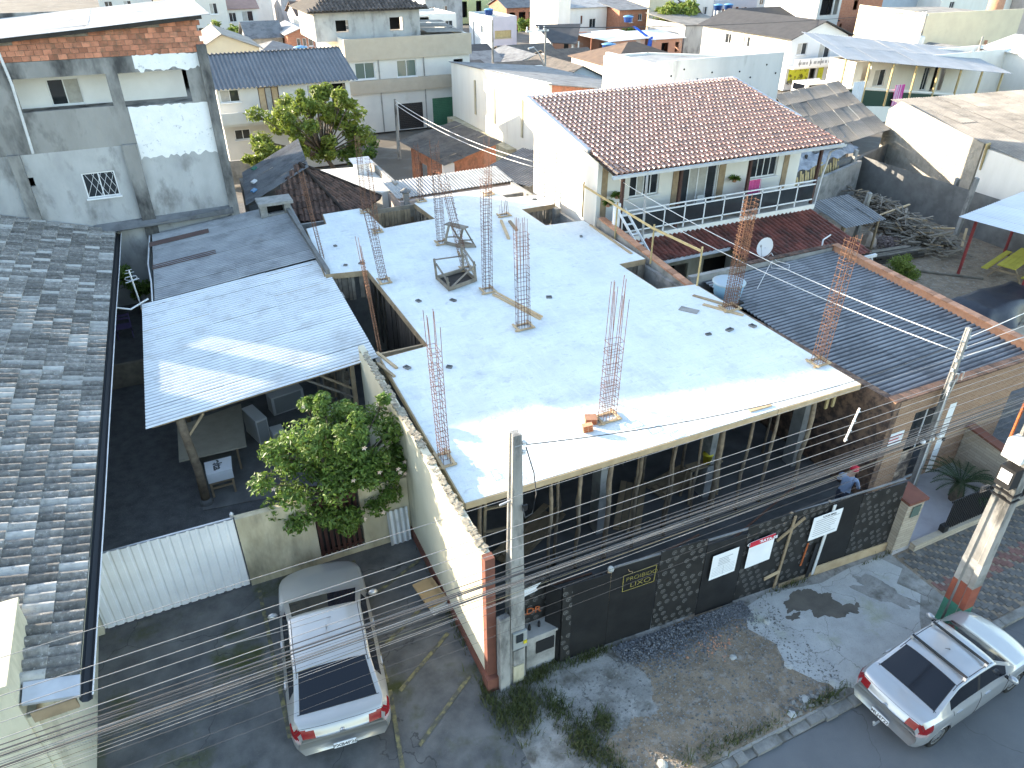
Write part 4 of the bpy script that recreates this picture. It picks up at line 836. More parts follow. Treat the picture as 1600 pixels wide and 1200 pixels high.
for i, (x, y, sx_, sy_, sz, an, lab) in enumerate(((.75,20.9,.3,.8,.9,.3,'tall pale cabinet lying under the shed behind the board table'),(1.3,20.3,.3,.35,.5,.1,'small white box on the shed floor'),(1.9,22.2,.9,.4,.7,.2,'long pale cabinet deep under the shed'),(2.9,19.6,.8,.35,1.1,.1,'white appliance under the shed behind the flowering tree'))):
    t = thing('cabinet', lab, 'cabinet', (x,y,0)); c, s_ = math.cos(an), math.sin(an)
    MB().obox((x,y,sz/2+.05), (c*sx_/1.6,s_*sx_/1.6,0), (-s_*sy_/1.6,c*sy_/1.6,0), (0,0,sz/2)).build('casing', M_['plastic_white'], t); MB().obox((x+s_*sy_/1.58,y-c*sy_/1.58,sz*.5+.05), (c*sx_/1.9,s_*sx_/1.9,0), (s_*.008,-c*.008,0), (0,0,sz*.42)).build('door', M_['plastic_grey'], t)
for i in range(14):
    x = 2.9+.09*i*random.uniform(.6,1.2); p = plank('leaning_board', (min(3.6,x),20.0+random.uniform(-.5,2),.05), (min(3.68,x+.15),20.4+random.uniform(-.5,2),2.3+random.uniform(-.4,.5)), .12,.025, M_['wood_grey']); tag(p, 'weathered board leaning against the site wall under the shed', 'board', 'boards leaning under the shed')
# folding chair, antenna and shrub in the alley
fc = thing('folding_chair', 'folding chair with a purple frame in the narrow alley', 'chair', (-3.0,30.4,0)); mat('purple_metal', (.10,.075,.17), rough=.5)
for s_ in (0,.55):
    x = -3.3+s_; plank('leg', (x,30.1,0), (x,30.7,.85), .04,.04, M_['purple_metal'], fc); plank('leg', (x,30.7,0), (x,30.1,.45), .04,.04, M_['purple_metal'], fc)
for k in range(5): plank('slat', (-3.32,30.1+.11*k,.46), (-2.73,30.1+.11*k,.46), .08,.02, M_['purple_metal'], fc)
for k in range(2): plank('back_slat', (-3.32,30.62+.04*k,.66+.13*k), (-2.73,30.62+.04*k,.66+.13*k), .02,.09, M_['purple_metal'], fc)
an = thing('tv_antenna', 'tv antenna on a pole between the two roofs', 'antenna', (-1.9,26.6,2.4)); MB().tube([(-1.85,26.5,1.2),(-2.0,27.1,3.95)], .03, 6).build('mast', M_['galv'], an)
MB().tube([(-2.2,26.95,3.55),(-1.75,27.05,3.6)], .02, 5).build('crossbar', M_['galv'], an)
for z, l in ((3.7,.18),(3.85,.15),(3.95,.1)): MB().tube([(-2.0-l,27.05,z),(-2.0+l,27.1,z)], .012, 5).build('element', M_['galv'], an)
MB().tube([(-2.0+.2*math.cos(a_*.524),27.05+.2*math.sin(a_*.524),3.66) for a_ in range(13)], .01, 5).build('loop', M_['galv'], an)
tag(MB().box(-3.7,26.1,0,-1.4,26.25,.9).build('alley_gate', M_['wood_grey']), 'low timber barrier across the dark alley', 'barrier')
pipe = MB().tube([(-2.75,25.9,3.2),(-2.2,25.9,3.0),(-1.6,26.2,3.15)], .03, 6).build('pipe', M_['gutter_white']); tag(pipe, 'white pipe spanning the alley between the two gutters', 'pipe')
# ================================================================ tall grey rendered building, upper left
gb = thing('rendered_building', 'tall bare grey rendered building with white painted patches and a brick top course', 'building', (-2,37,0))
mat('render_grey', (.30,.295,.28), (.19,.188,.18), .7, .3, .7, c3=(.055,.055,.055), s3=.8, lo3=.46, hi3=.66, bump=.5, bscale=10, stretch=(1,1,.45)); mat('render_pale', (.44,.445,.44), (.33,.335,.335), .9, c3=(.16,.16,.155), s3=1.1, lo3=.52, hi3=.74, bump=.4, stretch=(1,1,.5))
mat('white_patch', (.80,.80,.79), (.72,.73,.73), 3, c3=(.36,.36,.36), s3=5, lo3=.60, hi3=.72, bump=.4)
YF = 33.5
# lower storey walls between pilasters, with openings
bwall(gb, M_['render_pale'], (-9.9,YF), (2.1,YF), 0, 6.7, .16, [(4.72,5.12,5.5,5.84,'void'),(6.75,7.95,4.78,5.78,'win',dict(panes=2, glass=M_['glass_dark'], rec=.04))])
gl = MB()
for i in range(5):
    a_ = -3.12+.24*i
    gl.bar((a_,YF-.02,4.83),(min(-2.02,a_+.45),YF-.02,4.83+.95*min(1,(min(-2.02,a_+.45)-a_)/.45)), .012,.012, (0,1,0)); gl.bar((a_+.1,YF-.02,5.73),(min(-2.02,a_+.55),YF-.02,5.73-.95*min(1,(min(-2.02,a_+.55)-a_-.1)/.45)), .012,.012, (0,1,0))
gl.build('window_bars', M_['white_metal'], gb)
bwall(gb, M_['render_grey'], (-9.9,YF), (2.1,YF), 6.7, 9.92, .16, [(1.0,4.6,8.25,9.36,'none'),(5.50,8.58,8.2,9.36,'none'),(9.0,11.45,8.12,9.34,'none')])
MB().box(-9.9,YF+.165,0,-9.75,41.75,9.85).build('wall', M_['render_grey'], gb)
MB().box(-13.9,YF,8.45,-9.92,YF+.2,10.3).build('sun_mask_top', M_['render_grey'], gb); MB().box(-12.1,YF+.005,0,-11.25,YF+.4,8.44).build('sun_mask_pillar', M_['render_grey'], gb); MB().box(-24,YF+.005,0,-14.2,YF+.4,8.44).build('sun_mask_wall', M_['render_grey'], gb); MB().box(-14.19,YF+.005,0,-9.92,YF+.2,6.9).build('sun_mask_wall', M_['render_grey'], gb)  # unseen walls added left of the building, gaps shaped to let sun patches through
for x0, x1 in ((-5.35,-4.95),(-1.42,-.9)): MB().prism([(x0,YF-.2),(x1,YF-.2),(x1,YF-.002),(x0,YF-.002)], 0, 6.75).build('pilaster', M_['render_grey'], gb)
MB().box(2.1,YF-.22,0,2.46,YF+.1,10.2).build('corner_column', M_['render_grey'], gb)
MB().box(2.1,YF+.1,0,2.3,42,8.0).build('wall', M_['render_grey'], gb); MB().box(2.1,36.2,8.0,2.3,42,10.9).build('wall', M_['render_grey'], gb); MB().box(-9.9,41.8,0,2.1,42,10.9).build('wall', M_['render_grey'], gb)
MB().box(2.1,34.0,9.85,2.3,36.2,10.9).build('beam', M_['render_grey'], gb)
MB().box(-9.7,YF+.17,8.0,2.08,41.7,8.1).build('balcony_floor', M_['render_grey'], gb)
MB().box(-9.7,YF+.17,9.86,2.08,41.7,9.95).build('ceiling', M_['white_paint'], gb)
bwall(gb, M_['white_paint'], (-9.7,34.9), (1.3,34.9), 8.1, 9.86, .15, [(6.2,7.35,8.12,9.1,'win',dict(panes=2, sill=False, mix=[M_['glass_dark'],M_['curtain']]))])
MB().box(1.3,34.9,8.1,1.45,41.5,9.86).build('wall', M_['white_paint'], gb)
def ragged(x0, x1, z0, z1, seed):
    r_ = random.Random(seed); p = []
    n = 26
    for i in range(n+1): p.append((x0+(x1-x0)*i/n, YF-.012, z0+r_.uniform(-.1,.07)))
    for i in range(n+1): p.append((x1-(x1-x0)*i/n, YF-.012, z1+r_.uniform(-.04,.03)))
    return p
MB().add(ragged(-.85,2.09,6.15,8.1,1), [tuple(range(54))]).build('paint_patch', M_['white_patch'], gb); MB().add(ragged(-.25,2.09,9.40,9.93,2), [tuple(range(54))]).build('paint_patch', M_['white_patch'], gb)
# brick top course under the roof
bm = MB().box(0,0,0,.28,.12,.175).mesh('brick'); bm.materials.append(mat('brick_pale', (.50,.22,.135), (.38,.155,.095), 5, coord='O', rnd=.32, bump=.4, c3=(.24,.14,.09), s3=2.5))
MB().prism([(-9.9,YF+.03),(2.3,YF+.03),(2.3,YF+.15),(-9.9,YF+.15)], 9.925, [10.2,11.12,11.12,10.2]).build('brick_backing', M_['mortar'], gb)
for rw in range(7):
    x = -6.2+.15*(rw % 2)
    while x < 2.15:
        zz = 9.93+.187*rw
        if zz+.15 < 9.97+(x+13)/15.3*1.15: 
            M = Matrix.Translation((x, YF-.01+random.uniform(-.012,.012), zz+.006)); piece('brick', bm, gb, M)
        x += .292
rl = MB(); Uv = V(0,8.5,-.25)
corr_roof(gb, (-10.1,YF-.35,10.33), (12.85,.0,.92), (.0,8.7,.0), mat('fib_white', (.50,.50,.485), (.40,.395,.38), 1.2, rough=.9, c3=(.26,.25,.23), s3=1.5, lo3=.5, hi3=.75, rnd=.12), .177, .022, 6, 6, 4, .01)
MB().tube([(-4.5,YF-.1,10.3),(-4.42,YF-.12,9.2),(-4.5,YF-.1,6.75)], .05, 8).build('downpipe', M_['gutter_white'], gb)
MB().bar((-10,YF-.3,10.25),(2.5,YF-.3,11.17),.05,.12).build('eave_beam', M_['wood_dark'], gb)
# ================================================================ white house with clay tile roof and balcony
th = thing('balcony_house', 'white two-storey house with a clay tiled roof and a long balcony', 'house', (21,27,0))
mat('house_white', (.72,.70,.65), (.66,.64,.59), 1.2, c3=(.50,.47,.41), s3=.8, lo3=.62, hi3=.85, bump=.1, stretch=(1,1,.4)); mat('stone_clad', (.36,.27,.17), (.26,.19,.12), 4, bump=.8, bscale=14)
YB = 25.6; DZ = 3.25
gd = dict(panes=4, frame=M_['white_metal'], mix=[M_['glass_dark'],M_['glass_dark'],M_['curtain'],M_['glass_dark']])
bwall(th, M_['house_white'], (15.95,YB), (27.0,YB), DZ, 6.25, .16, [(1.6,3.1,4.28,5.4,'win',dict(panes=4,mix=[M_['glass_dark'],M_['curtain'],M_['glass_dark'],M_['glass_dark']])),(4.2,6.25,DZ+.02,5.4,'door',dict(panes=4,frame=M_['white_metal'],fw=.06,mix=[M_['glass_dark'],M_['curtain'],M_['curtain'],M_['glass_dark']])),(8.15,9.7,4.28,5.4,'win',dict(panes=4))])
for x0, x1 in ((16.15,16.42),(19.75,20.12),(22.25,22.6),(26.0,26.3)): MB().box(x0,YB-.035,DZ+.01,x1,YB-.003,6.1).build('stone_pilaster', M_['stone_clad'], th)
bwall(th, M_['house_white'], (16.0,31.4), (16.0,YB+.17), 0, 6.15, .16, name='side_wall')
bwall(th, M_['house_white'], (15.99,YB-.01), (15.99,24.9), 0, 3.02, .16, name='side_wall')
g_ = MB().add([(15.86,YB,6.15),(15.86,31.2,6.15),(15.86,31.2,7.35),(15.86,YB,6.28)], [(0,3,2,1)]); g_.build('gable', M_['house_white'], th)
for y in (30.6,29.0):
    b = MB()
    for k in range(22): b.box(15.80,y-.07,1.5+.19*k,15.835,y+.07,1.62+.19*k)
    b.build('toothing', M_['concrete'], th)
bwall(th, M_['house_white'], (27.0,YB+.165), (27.0,31.39), 0, 6.3, .16, name='side_wall'); bwall(th, M_['house_white'], (16,31.4), (27,31.4), 0, 7.3, .15, name='back_wall'); bwall(th, M_['house_white'], (16.155,24.9), (27.0,24.9), 0, 3.0, .15, [(5,6,.2,2.2,'void'),(7.5,9.5,.9,2.2,'void')])
MB().box(15.6,31.2,7.40,27.3,31.45,7.62).build('ridge_flashing', M_['white_metal'], th)
for x in (15.38,27.08): 
    b = MB(); b.add([(x,23.6,5.98),(x+.2,23.6,5.98),(x+.2,31.3,7.52),(x,31.3,7.52),(x,23.6,6.13),(x+.2,23.6,6.13),(x+.2,31.3,7.66),(x,31.3,7.66)], [(3,2,1,0),(4,5,6,7),(0,1,5,4),(1,2,6,5),(2,3,7,6),(3,0,4,7)])
    if x > 20: b.v = [(p[0], max(p[1], 26.3), p[2]+(.54 if p[1] < 26 else 0)) for p in b.v]
    else: b.v = [(p[0], max(p[1], 25.6), p[2]+(.4 if p[1] < 26 else 0)) for p in b.v]
    b.build('verge_flashing', M_['galv'], th)
RO, RU, RW = V(15.45,23.55,6.0), V(11.75,0,0), V(0,7.7,1.54)
MB().slab([RO+V(.1,.15,-.03), RO+RU+V(-.05,.15,-.03), RO+RU+RW+V(-.05,0,-.06), RO+RW+V(.1,0,-.06)], .08).build('roof_deck', M_['wood_dark'], th)
tile_roof(th, RO, RU, RW, 'roman', .24, .39, .10, M_['tile_clay'], 300, jit=.012)
g_ = MB(); sec = [(0,.02),(.01,-.08),(.12,-.10),(.15,.02)]; vs = [(15.3,23.55-y,6.0+z) for y, z in sec]+[(27.3,23.55-y,6.0+z) for y, z in sec]
g_.add(vs, [(i,i+1,5+i,4+i) for i in range(3)]).build('gutter', M_['gutter_white'], th)
MB().tube([(27.15,23.5,5.9),(26.95,23.9,5.6),(26.85,24.0,4.4),(26.75,24.0,3.1),(26.5,23.8,2.95)], .05, 7).build('downpipe', M_['gutter_white'], th, smooth=True)
MB().box(16.0,23.9,DZ-.22,26.7,YB+.0,DZ).build('balcony_slab', M_['house_white'], th)
MB().box(16.05,23.93,DZ+.003,26.65,YB-.04,DZ+.012).build('balcony_tiles', M_['concrete'], th)
for x in (16.15,18.95,22.55,26.55): MB().box(x-.06,23.98,DZ+.01,x+.06,24.1,5.98).build('post', M_['brown_paint'], th)
for i in range(10):
    x0, x1 = 16.2+1.03*i, 16.2+1.03*(i+1)
    if i == 9: x1 = 26.5
    for z in (DZ+.25,DZ+.95,DZ+1.12): MB().bar((x0,23.95,z),(x1,23.95,z),.05,.05).build('rail', M_['white_metal'], th)
    MB().bar((x0,23.95,DZ+.02),(x0,23.95,DZ+1.12),.05,.05).build('baluster', M_['white_metal'], th)
    MB().box(x0+.03,23.945,DZ+.28,x1-.03,23.955,DZ+.92).build('glass_panel', M_['glass_dark'], th)
MB().tube([(16.95,23.4,0),(16.85,23.45,6.0)], .05, 8).build('steel_post', M_['galv'], th)
st = thing('white_ladder', 'white metal stair stringer descending beside the balcony end', 'ladder', (16.1,23.4,2.5))
for dx in (0,.35): MB().bar((15.95+dx,24.0,4.5),(16.5+dx,22.2,2.6),.04,.10).build('stringer', M_['white_metal'], st)
for k in range(6): f = (k+.5)/6; MB().bar((15.97+.55*f,24-1.8*f,4.45-1.9*f),(16.3+.55*f,24-1.8*f,4.45-1.9*f),.12,.03).build('tread', M_['white_metal'], st)
MB().box(15.78,23.9,3.3,16.05,24.05,4.75).build('panel', M_['white_metal'], st)
# things on the balcony
def hang_plant(x, y, z, lab):
    t = thing('hanging_plant', lab, 'plant', (x,y,z)); MB().lathe((x,y,z), [(.08,0),(.13,.12),(.14,.16)], 10).build('pot', M_['brick_orange'], t); b = MB()
    for _ in range(140):
        a_ = random.uniform(0,6.28); l = random.uniform(.12,.34); p = V(x,y,z+.16); e = V(math.cos(a_),math.sin(a_)*.8,random.uniform(-.2,.9)).normalized(); s_ = e.cross(V(0,0,1)).normalized()*.018
        b.add([p-s_*.4, p+s_*.4, p+e*l*.6+s_, p+e*l+V(0,0,-.08), p+e*l*.6-s_], [(0,1,2,3,4)])
    b.build('foliage', M_['leaf'], t)
hang_plant(16.75,25.3,4.45,'potted fern on the balcony wall left of the first window'); hang_plant(15.95,24.7,4.4,'potted plant at the left balcony corner by the brown post'); hang_plant(23.0,25.35,4.35,'potted plant on the balcony wall right of the sliding door')
cl = thing('pink_blanket', 'pink blanket hung over a drying stand on the balcony', 'blanket', (23.75,24.9,DZ)); mat('pink', (.62,.10,.28), (.52,.08,.22), 4)
wavesheet((23.4,24.85,3.75), (0,.05,.75), (.75,0,0), .19, .025, 6).build('cloth', M_['pink'], cl, smooth=True); MB().bar((23.35,24.88,4.5),(24.2,24.88,4.5),.02,.02).build('rack', M_['white_metal'], cl)
for x in (23.4,24.1): MB().bar((x,24.88,DZ+.01),(x,24.88,4.5),.02,.02).build('rack_leg', M_['white_metal'], cl)
ac = thing('air_conditioner', 'white air conditioning unit under the eave at the right balcony end', 'air conditioner', (26.6,25.4,5.2)); MB().box(26.2,25.3,5.3,26.95,25.58,5.8).build('casing', M_['plastic_white'], ac); MB().disc((26.5,25.29,5.55),.2,(0,1,0),16,.02).build('fan_grille', M_['black_metal'], ac)
ch_ = thing('balcony_chair', 'white plastic chair behind the sliding doors on the balcony', 'chair', (21.0,24.9,DZ))
MB().box(20.8,24.7,DZ+.40,21.2,25.1,DZ+.44).build('seat', M_['plastic_white'], ch_); MB().box(20.8,25.08,DZ+.44,21.2,25.12,DZ+.85).build('backrest', M_['plastic_white'], ch_)
for x in (20.83,21.17):
    for y in (24.73,25.07): MB().bar((x,y,DZ+.01),(x,y,DZ+.4),.04,.04).build('leg', M_['plastic_white'], ch_)
pot = thing('flower_pot', 'round terracotta pot on the balcony floor', 'pot', (22.3,24.5,DZ)); MB().lathe((22.0,24.5,DZ+.01), [(.14,0),(.22,.25),(.25,.4),(.22,.4)], 14).build('pot', M_['brick_orange'], pot); MB().lathe((22.0,24.5,DZ+.36), [(.2,0),(.2,.03)], 12).build('soil', M_['mud'], pot)
# lower tiled roof in front
LO, LU, LW = V(16.7,19.95,2.28), V(9.75,.15,0), V(.12,4.6,.85)
def ins2(c): return not (c.x < 20.6 and c.y < 22.35)
tile_roof(th, LO, LU, LW, 'roman', .235, .38, .07, M_['tile_clay_red'], 240, ins2, jit=.012)
MB().slab([LO+V(3.9,.1,-.03),LO+LU+V(0,.1,-.03),LO+LU+LW+V(0,0,-.04),LO+LW+V(3.9,0,-.04)], .06).build('roof_deck', M_['wood_dark'], th); MB().slab([V(16.75,22.4,2.70),V(20.58,22.4,2.70),V(20.7,24.55,3.09),V(16.82,24.5,3.09)], .06).build('roof_deck', M_['wood_dark'], th)
MB().bar((16.8,22.28,2.66),(20.6,22.33,2.66),.12,.12).build('gutter', M_['gutter_white'], th); MB().bar((24.2,19.9,2.2),(26.6,19.98,2.2),.12,.12).build('gutter', M_['gutter_white'], th); MB().tube([(26.4,20.0,2.15),(26.2,19.6,1.4),(26.2,19.6,0)], .05, 6).build('downpipe', M_['gutter_white'], th)
bwall(th, M_['cream_dirty'], (16.8,22.9), (26.4,22.9), 0, 2.4, .15, [(1,2.2,.5,2.1,'void'),(3,5,.5,2.1,'void')])
dk = thing('low_yard_wall', 'low stained concrete wall between the unfinished slab and the tiled house', 'wall', (15.8,21,0))
MB().prism([(15.62,18.4),(15.82,18.4),(15.82,25),(15.62,25)], 0, [3.3,3.3,3.9,3.9]).build('wall', M_['concrete'], dk); 
for k in range(16): MB().obox((15.72,18.55+.4*k,3.36+.6*(.15+.4*k)/6.6), (.14,0,0), (0,.19,.017), (0,0,.035)).build('cap_tile', M_['brick_orange'], dk)
MB().box(15.83,19.9,0,15.98,22,3.0).build('return_wall', M_['concrete'], dk)
# ================================================================ brick shop house on the right
bh = thing('brick_house', 'single-storey brick-clad shop with a corrugated roof behind a parapet', 'house', (19.5,14,0))
def brickmat(name, a, b_, mort, bw_=.2, bh_=.065, ax='XZ'):
    m = mat(name, a, b_, 3, bump=0); t = m.node_tree; N = t.nodes; L = t.links; bs = N['Principled BSDF']
    g = N.new('ShaderNodeNewGeometry'); sp = N.new('ShaderNodeSeparateXYZ'); L.new(g.outputs['Position'], sp.inputs[0]); ad = N.new('ShaderNodeMath'); ad.operation = 'ADD'; L.new(sp.outputs[0], ad.inputs[0]); L.new(sp.outputs[1], ad.inputs[1])
    cv = N.new('ShaderNodeCombineXYZ'); L.new(ad.outputs[0], cv.inputs[0]); L.new(sp.outputs[2], cv.inputs[1])
    br = N.new('ShaderNodeTexBrick'); L.new(cv.outputs[0], br.inputs[0]); br.inputs['Scale'].default_value = 1; br.inputs['Brick Width'].default_value = bw_; br.inputs['Row Height'].default_value = bh_; br.inputs['Mortar Size'].default_value = .006
    br.inputs['Color1'].default_value = a+(1,); br.inputs['Color2'].default_value = b_+(1,); br.inputs['Mortar'].default_value = mort+(1,)
    L.new(br.outputs[0], bs.inputs['Base Color']); bp = N.new('ShaderNodeBump'); bp.inputs['Strength'].default_value = .5; bp.inputs['Distance'].default_value = .01; L.new(br.outputs['Fac'], bp.inputs['Height']); bp.invert = True; L.new(bp.outputs[0], bs.inputs['Normal']); return m
brickmat('brick_clad', (.33,.20,.125), (.25,.145,.09), (.36,.29,.22)); brickmat('stone_strips', (.42,.36,.28), (.34,.29,.225), (.25,.21,.17), .45, .09); mat('brick_mottled', (.24,.15,.10), (.09,.06,.05), 4, .4, .6, c3=(.05,.04,.035), s3=6, bump=.8, bscale=9)
bwall(bh, M_['brick_clad'], (16.12,10.3), (21.35,10.3), .12, 3.36, .2, [(1.0,2.2,.14,2.72,'door',dict(panes=2,rows=1,frame=M_['white_metal'],fw=.04,rec=.06)),(2.45,2.75,.14,2.6,'panel',dict(m=M_['white_paint'],rec=.03))], name='front_wall')
MB().box(21.352,10.32,2.25,23.0,10.5,3.36).build('fascia', M_['brick_clad'], bh)
MB().prism([(16.06,10.26),(16.30,10.26),(16.30,19.6),(16.06,19.6)], 0, [3.36,3.36,3.12,3.12]).build('side_wall', M_['brick_mottled'], bh)
bwall(bh, M_['brick_clad'], (21.35,10.5), (21.35,19.4), 0, 2.9, .2, name='side_wall')
MB().box(16.3,19.4,0,23.2,19.6,3.3).build('back_wall', M_['concrete'], bh)
MB().add([(22.3,10.52,2.7),(22.5,10.52,2.7),(23.4,19.5,2.9),(23.2,19.5,2.9),(22.35,10.52,3.36),(22.6,10.52,3.36),(23.5,19.5,3.36),(23.25,19.5,3.36)], [(3,2,1,0),(4,5,6,7),(0,1,5,4),(1,2,6,5),(2,3,7,6),(3,0,4,7)]).build('side_parapet', M_['brick_orange'], bh)
for k in range(30):                                    # clay coping pieces on the right parapet
    f = (k+.5)/30; MB().obox((22.47+.9*f,10.6+8.9*f,3.385), (.15,0,0), (.015,.142,0), (0,0,.02)).build('coping_tile', M_['brick_orange'], bh)
for k in range(17): MB().obox((16.25+.4*k,10.38,3.385), (.192,0,0), (0,.15,0), (0,0,.02)).build('coping_tile', M_['tile_clay_old'], bh)
for k in range(20): MB().obox((18.6+.25*k,19.52,3.34), (.115,0,0), (0,.12,0), (0,0,.02)).build('coping_tile', M_['tile_clay_old'], bh)
corr_roof(bh, (16.32,10.55,3.02), (6.35,.1,.12), (.55,8.8,.02), M_['fib_bluegrey'], .177, .03, 6, 3, 6, .004)
sg = thing('shop_banner', 'white shop banner with red lettering on the brick wall beside the door', 'banner', (16.5,10.27,1.8)); MB().box(16.14,10.27,1.80,16.85,10.285,2.25).build('board', M_['paper'], sg)
b = MB()
for k in range(3): b.box(16.2,10.266,2.12-.11*k,16.78-.1*(k == 1),10.268,2.17-.11*k)
b.build('lettering', M_['red_print'], sg)
ds = thing('door_poster', 'large photo poster of a pale face on the shop door glass', 'poster', (17.2,10.33,.3)); mat('poster_face', (.50,.40,.31), (.10,.08,.07), 2.2, .42, .58); MB().box(17.16,10.330,.25,17.68,10.336,1.35).build('print', M_['poster_face'], ds)
lm = thing('wall_lamp', 'twin white globe lamp beside the shop door', 'lamp', (17.85,10.2,1.6)); 
for x in (17.6,17.95,18.25): MB().lathe((x,10.12,1.72), [(.02,-.08),(.06,-.05),(.08,0),(.06,.05),(.02,.08)], 10).build('globe', M_['paper'], lm, smooth=True)
MB().bar((17.55,10.18,1.72),(18.3,10.18,1.72),.03,.03).build('bracket', M_['black_metal'], lm)
bk = MB().lathe((17.0,9.75,.12), [(.13,0),(.17,.32),(.18,.32)], 12).build('tub', M_['plastic_navy'], None, smooth=True); tag(bk, 'blue plastic tub at the shop entrance behind the hoarding end', 'tub')
# forecourt: stone pier, low wall, black railing, side wall
fp = thing('stone_pier', 'stone-clad gate pier with a meter window at the end of the hoarding', 'pier', (15.25,8.5,0)); MB().prism([(14.98,8.38),(15.55,8.36),(15.62,8.95),(15.02,8.95)], 0, 1.72).build('pier', M_['stone_strips'], fp); MB().prism([(14.93,8.33),(15.6,8.31),(15.67,9.0),(14.97,9.0)], 1.723, 1.8).build('cap', M_['brick_paint'], fp); MB().box(15.15,8.345,1.25,15.45,8.36,1.6).build('meter_window', M_['glass_green'], fp); MB().box(15.55,8.6,.121,15.9,8.95,.128).build('mat', M_['black_metal'], fp)
rlg = thing('black_railing', 'black vertical bar railing on a low stone wall in front of the cycad', 'railing', (18.1,8.4,0))
MB().box(15.62,8.20,-.05,20.8,8.36,.22).build('low_wall', M_['stone_strips'], rlg)
for k in range(40): MB().box(16.75+.088*k,8.27,.25,16.79+.088*k,8.30,1.28).build('bar', M_['black_metal'], rlg)
for z in (.3,1.18): MB().box(16.72,8.305,z,20.3,8.335,z+.05).build('rail', M_['black_metal'], rlg)
MB().box(16.68,8.22,.22,16.86,8.38,.42).build('foot', M_['black_metal'], rlg)
fw = thing('forecourt_side_wall', 'light stone-clad side wall with a brown coping beside the cycad', 'wall', (20.1,9.4,0)); MB().prism([(19.62,8.38),(19.8,8.38),(19.95,10.28),(19.77,10.28)], .12, [1.35,1.35,1.5,1.5]).build('wall', M_['stone_strips'], fw); MB().prism([(19.55,8.3),(19.87,8.3),(20.02,10.29),(19.70,10.29)], [1.353,1.353,1.503,1.503], [1.42,1.42,1.57,1.57]).build('coping', M_['brick_paint'], fw)
ww = thing('street_wall', 'light stone-clad street wall beyond the railing behind the painted pole', 'wall', (22,8.3,0)); MB().prism([(20.82,8.18),(26,8.1),(26,8.34),(20.82,8.34)], 0, 1.75).build('wall', M_['stone_strips'], ww); MB().prism([(20.80,8.1),(26,8.02),(26,8.4),(20.80,8.4)], 1.753, 1.82).build('coping', M_['brick_paint'], ww)
# cycad
cy = thing('cycad', 'dark green cycad with arching feathery fronds in the forecourt', 'cycad', (18.3,9.1,.12)); MB().lathe((18.3,9.1,.12), [(.16,0),(.2,.25),(.15,.5),(.08,.6)], 10).build('trunk', M_['bark'], cy)
for k in range(26):
    a_ = 2*math.pi*k/26+random.uniform(-.1,.1); L = random.uniform(.95,1.25); el = random.uniform(.25,1.15); b = MB(); pts = []
    for i in range(9):
        f = i/8; r_ = L*f*math.cos(el*(1-.5*f)); z = .70+L*f*math.sin(el)*(1-.75*f*f); pts.append(V(18.3+r_*math.cos(a_),9.1+r_*math.sin(a_),z))
    b.tube(pts, .012, 4)
    for i in range(1, 26):
        f = i/26; q = f*8; i0 = min(7, int(q)); p = pts[i0].lerp(pts[i0+1], q-i0); dd = (pts[i0+1]-pts[i0]).normalized(); s_ = dd.cross(V(0,0,1)).normalized(); l = .19*math.sin(math.pi*min(1, f*.85+.12))
        for sg_ in (-1,1):
            e = (s_*sg_+dd*.6+V(0,0,.25)).normalized()*l; w_ = dd*.013; b.add([p-w_, p+w_, p+e+V(0,0,-.01)], [(0,1,2)])
    b.build('frond', M_['leaf_dark'], cy)
# blue water tank on the roof
wt = thing('water_tank', 'round pale blue plastic water tank on the corrugated roof edge', 'water tank', (16.55,17.7,3.05)); mat('tank_blue', (.22,.40,.58), (.18,.34,.5), 3, rough=.5)
MB().lathe((16.55,17.7,3.08), [(.40,0),(.42,.02),(.52,.62),(.53,.66)], 22).build('body', M_['tank_blue'], wt, smooth=True); MB().lathe((16.55,17.7,3.745), [(.56,0),(.57,.04),(.50,.08),(.3,.13),(.05,.15)], 22).build('lid', mat('tank_lid', (.30,.38,.44), rough=.45), wt, smooth=True)
MB().box(16.1,17.3,3.0,17.0,18.1,3.078).build('plinth', M_['wood_dark'], wt)
# dish and small aerial on the lower roof
dh = thing('satellite_dish', 'pale satellite dish on the lower tiled roof', 'satellite dish', (20.6,20.6,2.6)); b = MB(); cN = V(-.75,-.35,.55).normalized(); c0 = V(20.7,20.5,3.35); a1 = cN.cross(V(0,0,1)).normalized(); a2 = a1.cross(cN); vs = [c0-cN*.08]; fs = []
for r_, dpt in ((.14,.065),(.26,.03),(.36,.02-.02)):
    for k in range(18): t = k/18*6.283; vs.append(c0+a1*math.cos(t)*r_*.85+a2*math.sin(t)*r_*1.1-cN*dpt)
for k in range(18): fs.append((0,1+k,1+(k+1) % 18))
for q in range(2):
    for k in range(18): fs.append((1+q*18+k,1+(q+1)*18+k,1+(q+1)*18+(k+1) % 18,1+q*18+(k+1) % 18))
b.add(vs, fs); b.build('reflector', M_['plastic_white'], dh, smooth=True); MB().tube([c0-cN*.07,V(20.8,20.6,3.0),V(20.8,20.6,2.55)], .025, 6).build('mast', M_['galv'], dh); MB().tube([c0-a2*.36,c0+cN*.45-a2*.1], .012, 5).build('feed_arm', M_['galv'], dh); MB().lathe(c0+cN*.45-a2*.1, [(.03,-.04),(.04,0),(.03,.05)], 8).build('feed_horn', M_['plastic_grey'], dh)
ae = thing('roof_pipe', 'bent white pipe rising from the lower tiled roof', 'pipe', (23.6,20.4,2.5)); MB().tube([(23.3,19.9,2.3),(23.5,20.2,3.1),(23.6,20.3,3.25),(24.2,20.5,3.3)], .03, 6).build('pipe', M_['gutter_white'], ae)
